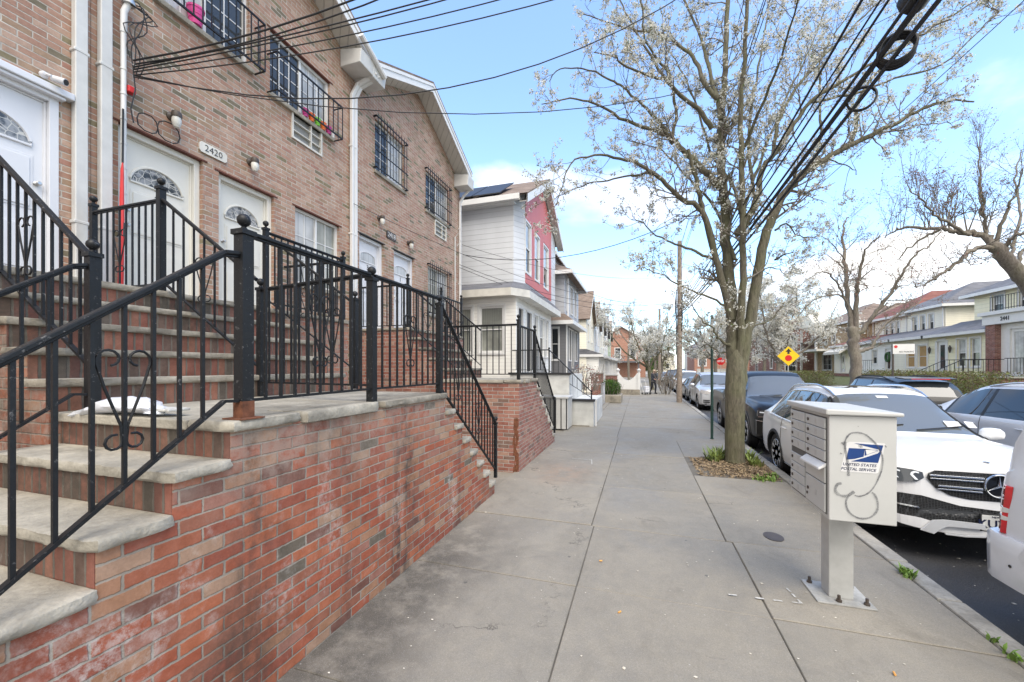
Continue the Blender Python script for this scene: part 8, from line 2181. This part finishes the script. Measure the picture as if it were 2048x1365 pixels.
# ---------------------------------------------------------------- camera, light, sky
cam = bpy.data.cameras.new('camera'); co = bpy.data.objects.new('camera', cam); col.objects.link(co)
co.location = (0, 0, 1.91); th = math.atan2(256, 800)
co.rotation_euler = (R(90), 0, th)
cam.sensor_width = 36; cam.lens = 800 / 2048 * 36; cam.shift_y = 52.5 / 2048; cam.clip_end = 2000; cam.clip_start = .05
sc.camera = co
SUN_EL, SUN_AZ = 55, 148      # azimuth clockwise from +Y: over the right shoulder
w = bpy.data.worlds.new('World'); sc.world = w; w.use_nodes = True
nt = w.node_tree; nd = nt.nodes; lk = nt.links
bg = nd['Background']
sky = nd.new('ShaderNodeTexSky'); sky.sky_type = 'NISHITA'; sky.sun_disc = False
sky.sun_elevation = R(SUN_EL); sky.sun_rotation = R(SUN_AZ); sky.air_density = 1.0; sky.dust_density = .6; sky.ozone_density = 1.4
bg.inputs[1].default_value = .15
tint = nd.new('ShaderNodeMix'); tint.data_type = 'RGBA'; tint.blend_type = 'MULTIPLY'; tint.inputs[0].default_value = 1; tint.inputs[7].default_value = (.95, 1.09, 1.2, 1); lk.new(sky.outputs[0], tint.inputs[6]); lk.new(tint.outputs[2], bg.inputs[0])
def wn(t, **k):
    n = nd.new('ShaderNode' + t)
    for a, b in k.items(): setattr(n, a, b)
    return n
def wm(op, a, b=None, c=None):
    n = wn('Math', operation=op)
    for i, x in enumerate((a, b, c)):
        if x is None: continue
        if isinstance(x, bpy.types.NodeSocket): lk.new(x, n.inputs[i])
        else: n.inputs[i].default_value = x
    return n.outputs[0]
tc = wn('TexCoord'); sp = wn('SeparateXYZ'); lk.new(tc.outputs['Generated'], sp.inputs[0])
# clouds live on a flat layer overhead: divide the view direction by its height
zc = wm('MAXIMUM', wm('ADD', sp.outputs[2], .12), .02)
cb_ = wn('CombineXYZ'); lk.new(wm('DIVIDE', sp.outputs[0], zc), cb_.inputs[0]); lk.new(wm('DIVIDE', sp.outputs[1], zc), cb_.inputs[1]); cb_.inputs[2].default_value = 9.7
nz = wn('TexNoise'); nz.inputs['Scale'].default_value = .62; nz.inputs['Detail'].default_value = 8; nz.inputs['Roughness'].default_value = .52; nz.inputs['Distortion'].default_value = .25
lk.new(cb_.outputs[0], nz.inputs['Vector'])
low = wn('MapRange'); lk.new(sp.outputs[2], low.inputs[0]); low.inputs[1].default_value = .05; low.inputs[2].default_value = .75; low.inputs[3].default_value = 0; low.inputs[4].default_value = 1
rp = wn('ValToRGB'); lk.new(low.outputs[0], rp.inputs[0]); cr = rp.color_ramp
while len(cr.elements) < 6: cr.elements.new(.5)
for e, (p_, v_) in zip(cr.elements, ((0, .42), (.08, .47), (.2, .565), (.4, .555), (.6, .435), (1, .385))): e.position = p_; e.color = (v_, v_, v_, 1)
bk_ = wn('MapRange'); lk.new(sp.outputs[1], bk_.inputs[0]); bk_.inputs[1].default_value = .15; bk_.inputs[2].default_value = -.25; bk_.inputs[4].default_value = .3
dens = wm('ADD', wm('ADD', nz.outputs[0], bk_.outputs[0]), wm('SUBTRACT', rp.outputs[0], .5))   # unseen cloud cover added behind the viewer to neutralise the light
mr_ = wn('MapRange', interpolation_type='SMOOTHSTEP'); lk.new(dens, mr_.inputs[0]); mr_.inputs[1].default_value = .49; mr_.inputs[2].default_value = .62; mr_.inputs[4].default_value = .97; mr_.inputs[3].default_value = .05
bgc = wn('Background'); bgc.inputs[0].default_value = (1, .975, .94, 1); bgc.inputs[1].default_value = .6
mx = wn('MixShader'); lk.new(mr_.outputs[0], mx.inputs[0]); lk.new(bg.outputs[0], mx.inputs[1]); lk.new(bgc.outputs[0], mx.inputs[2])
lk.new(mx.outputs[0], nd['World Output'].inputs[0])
sl = bpy.data.lights.new('sun', 'SUN'); sl.energy = 1.3; sl.angle = R(45); sl.color = (1, .93, .84)
so = bpy.data.objects.new('sun', sl); col.objects.link(so)
dirv = V((math.sin(R(SUN_AZ)) * math.cos(R(SUN_EL)), math.cos(R(SUN_AZ)) * math.cos(R(SUN_EL)), math.sin(R(SUN_EL))))
so.rotation_euler = dirv.to_track_quat('Z', 'Y').to_euler(); so.location = (0, 0, 30)
vs_ = sc.view_settings; vs_.view_transform = 'Standard'; vs_.look = 'None'; vs_.exposure = 1.45; vs_.gamma = 1
sc.cycles.max_bounces = 6; sc.cycles.diffuse_bounces = 3; sc.cycles.glossy_bounces = 3; sc.cycles.transmission_bounces = 4; sc.cycles.transparent_max_bounces = 8
sc.cycles.use_denoising = True
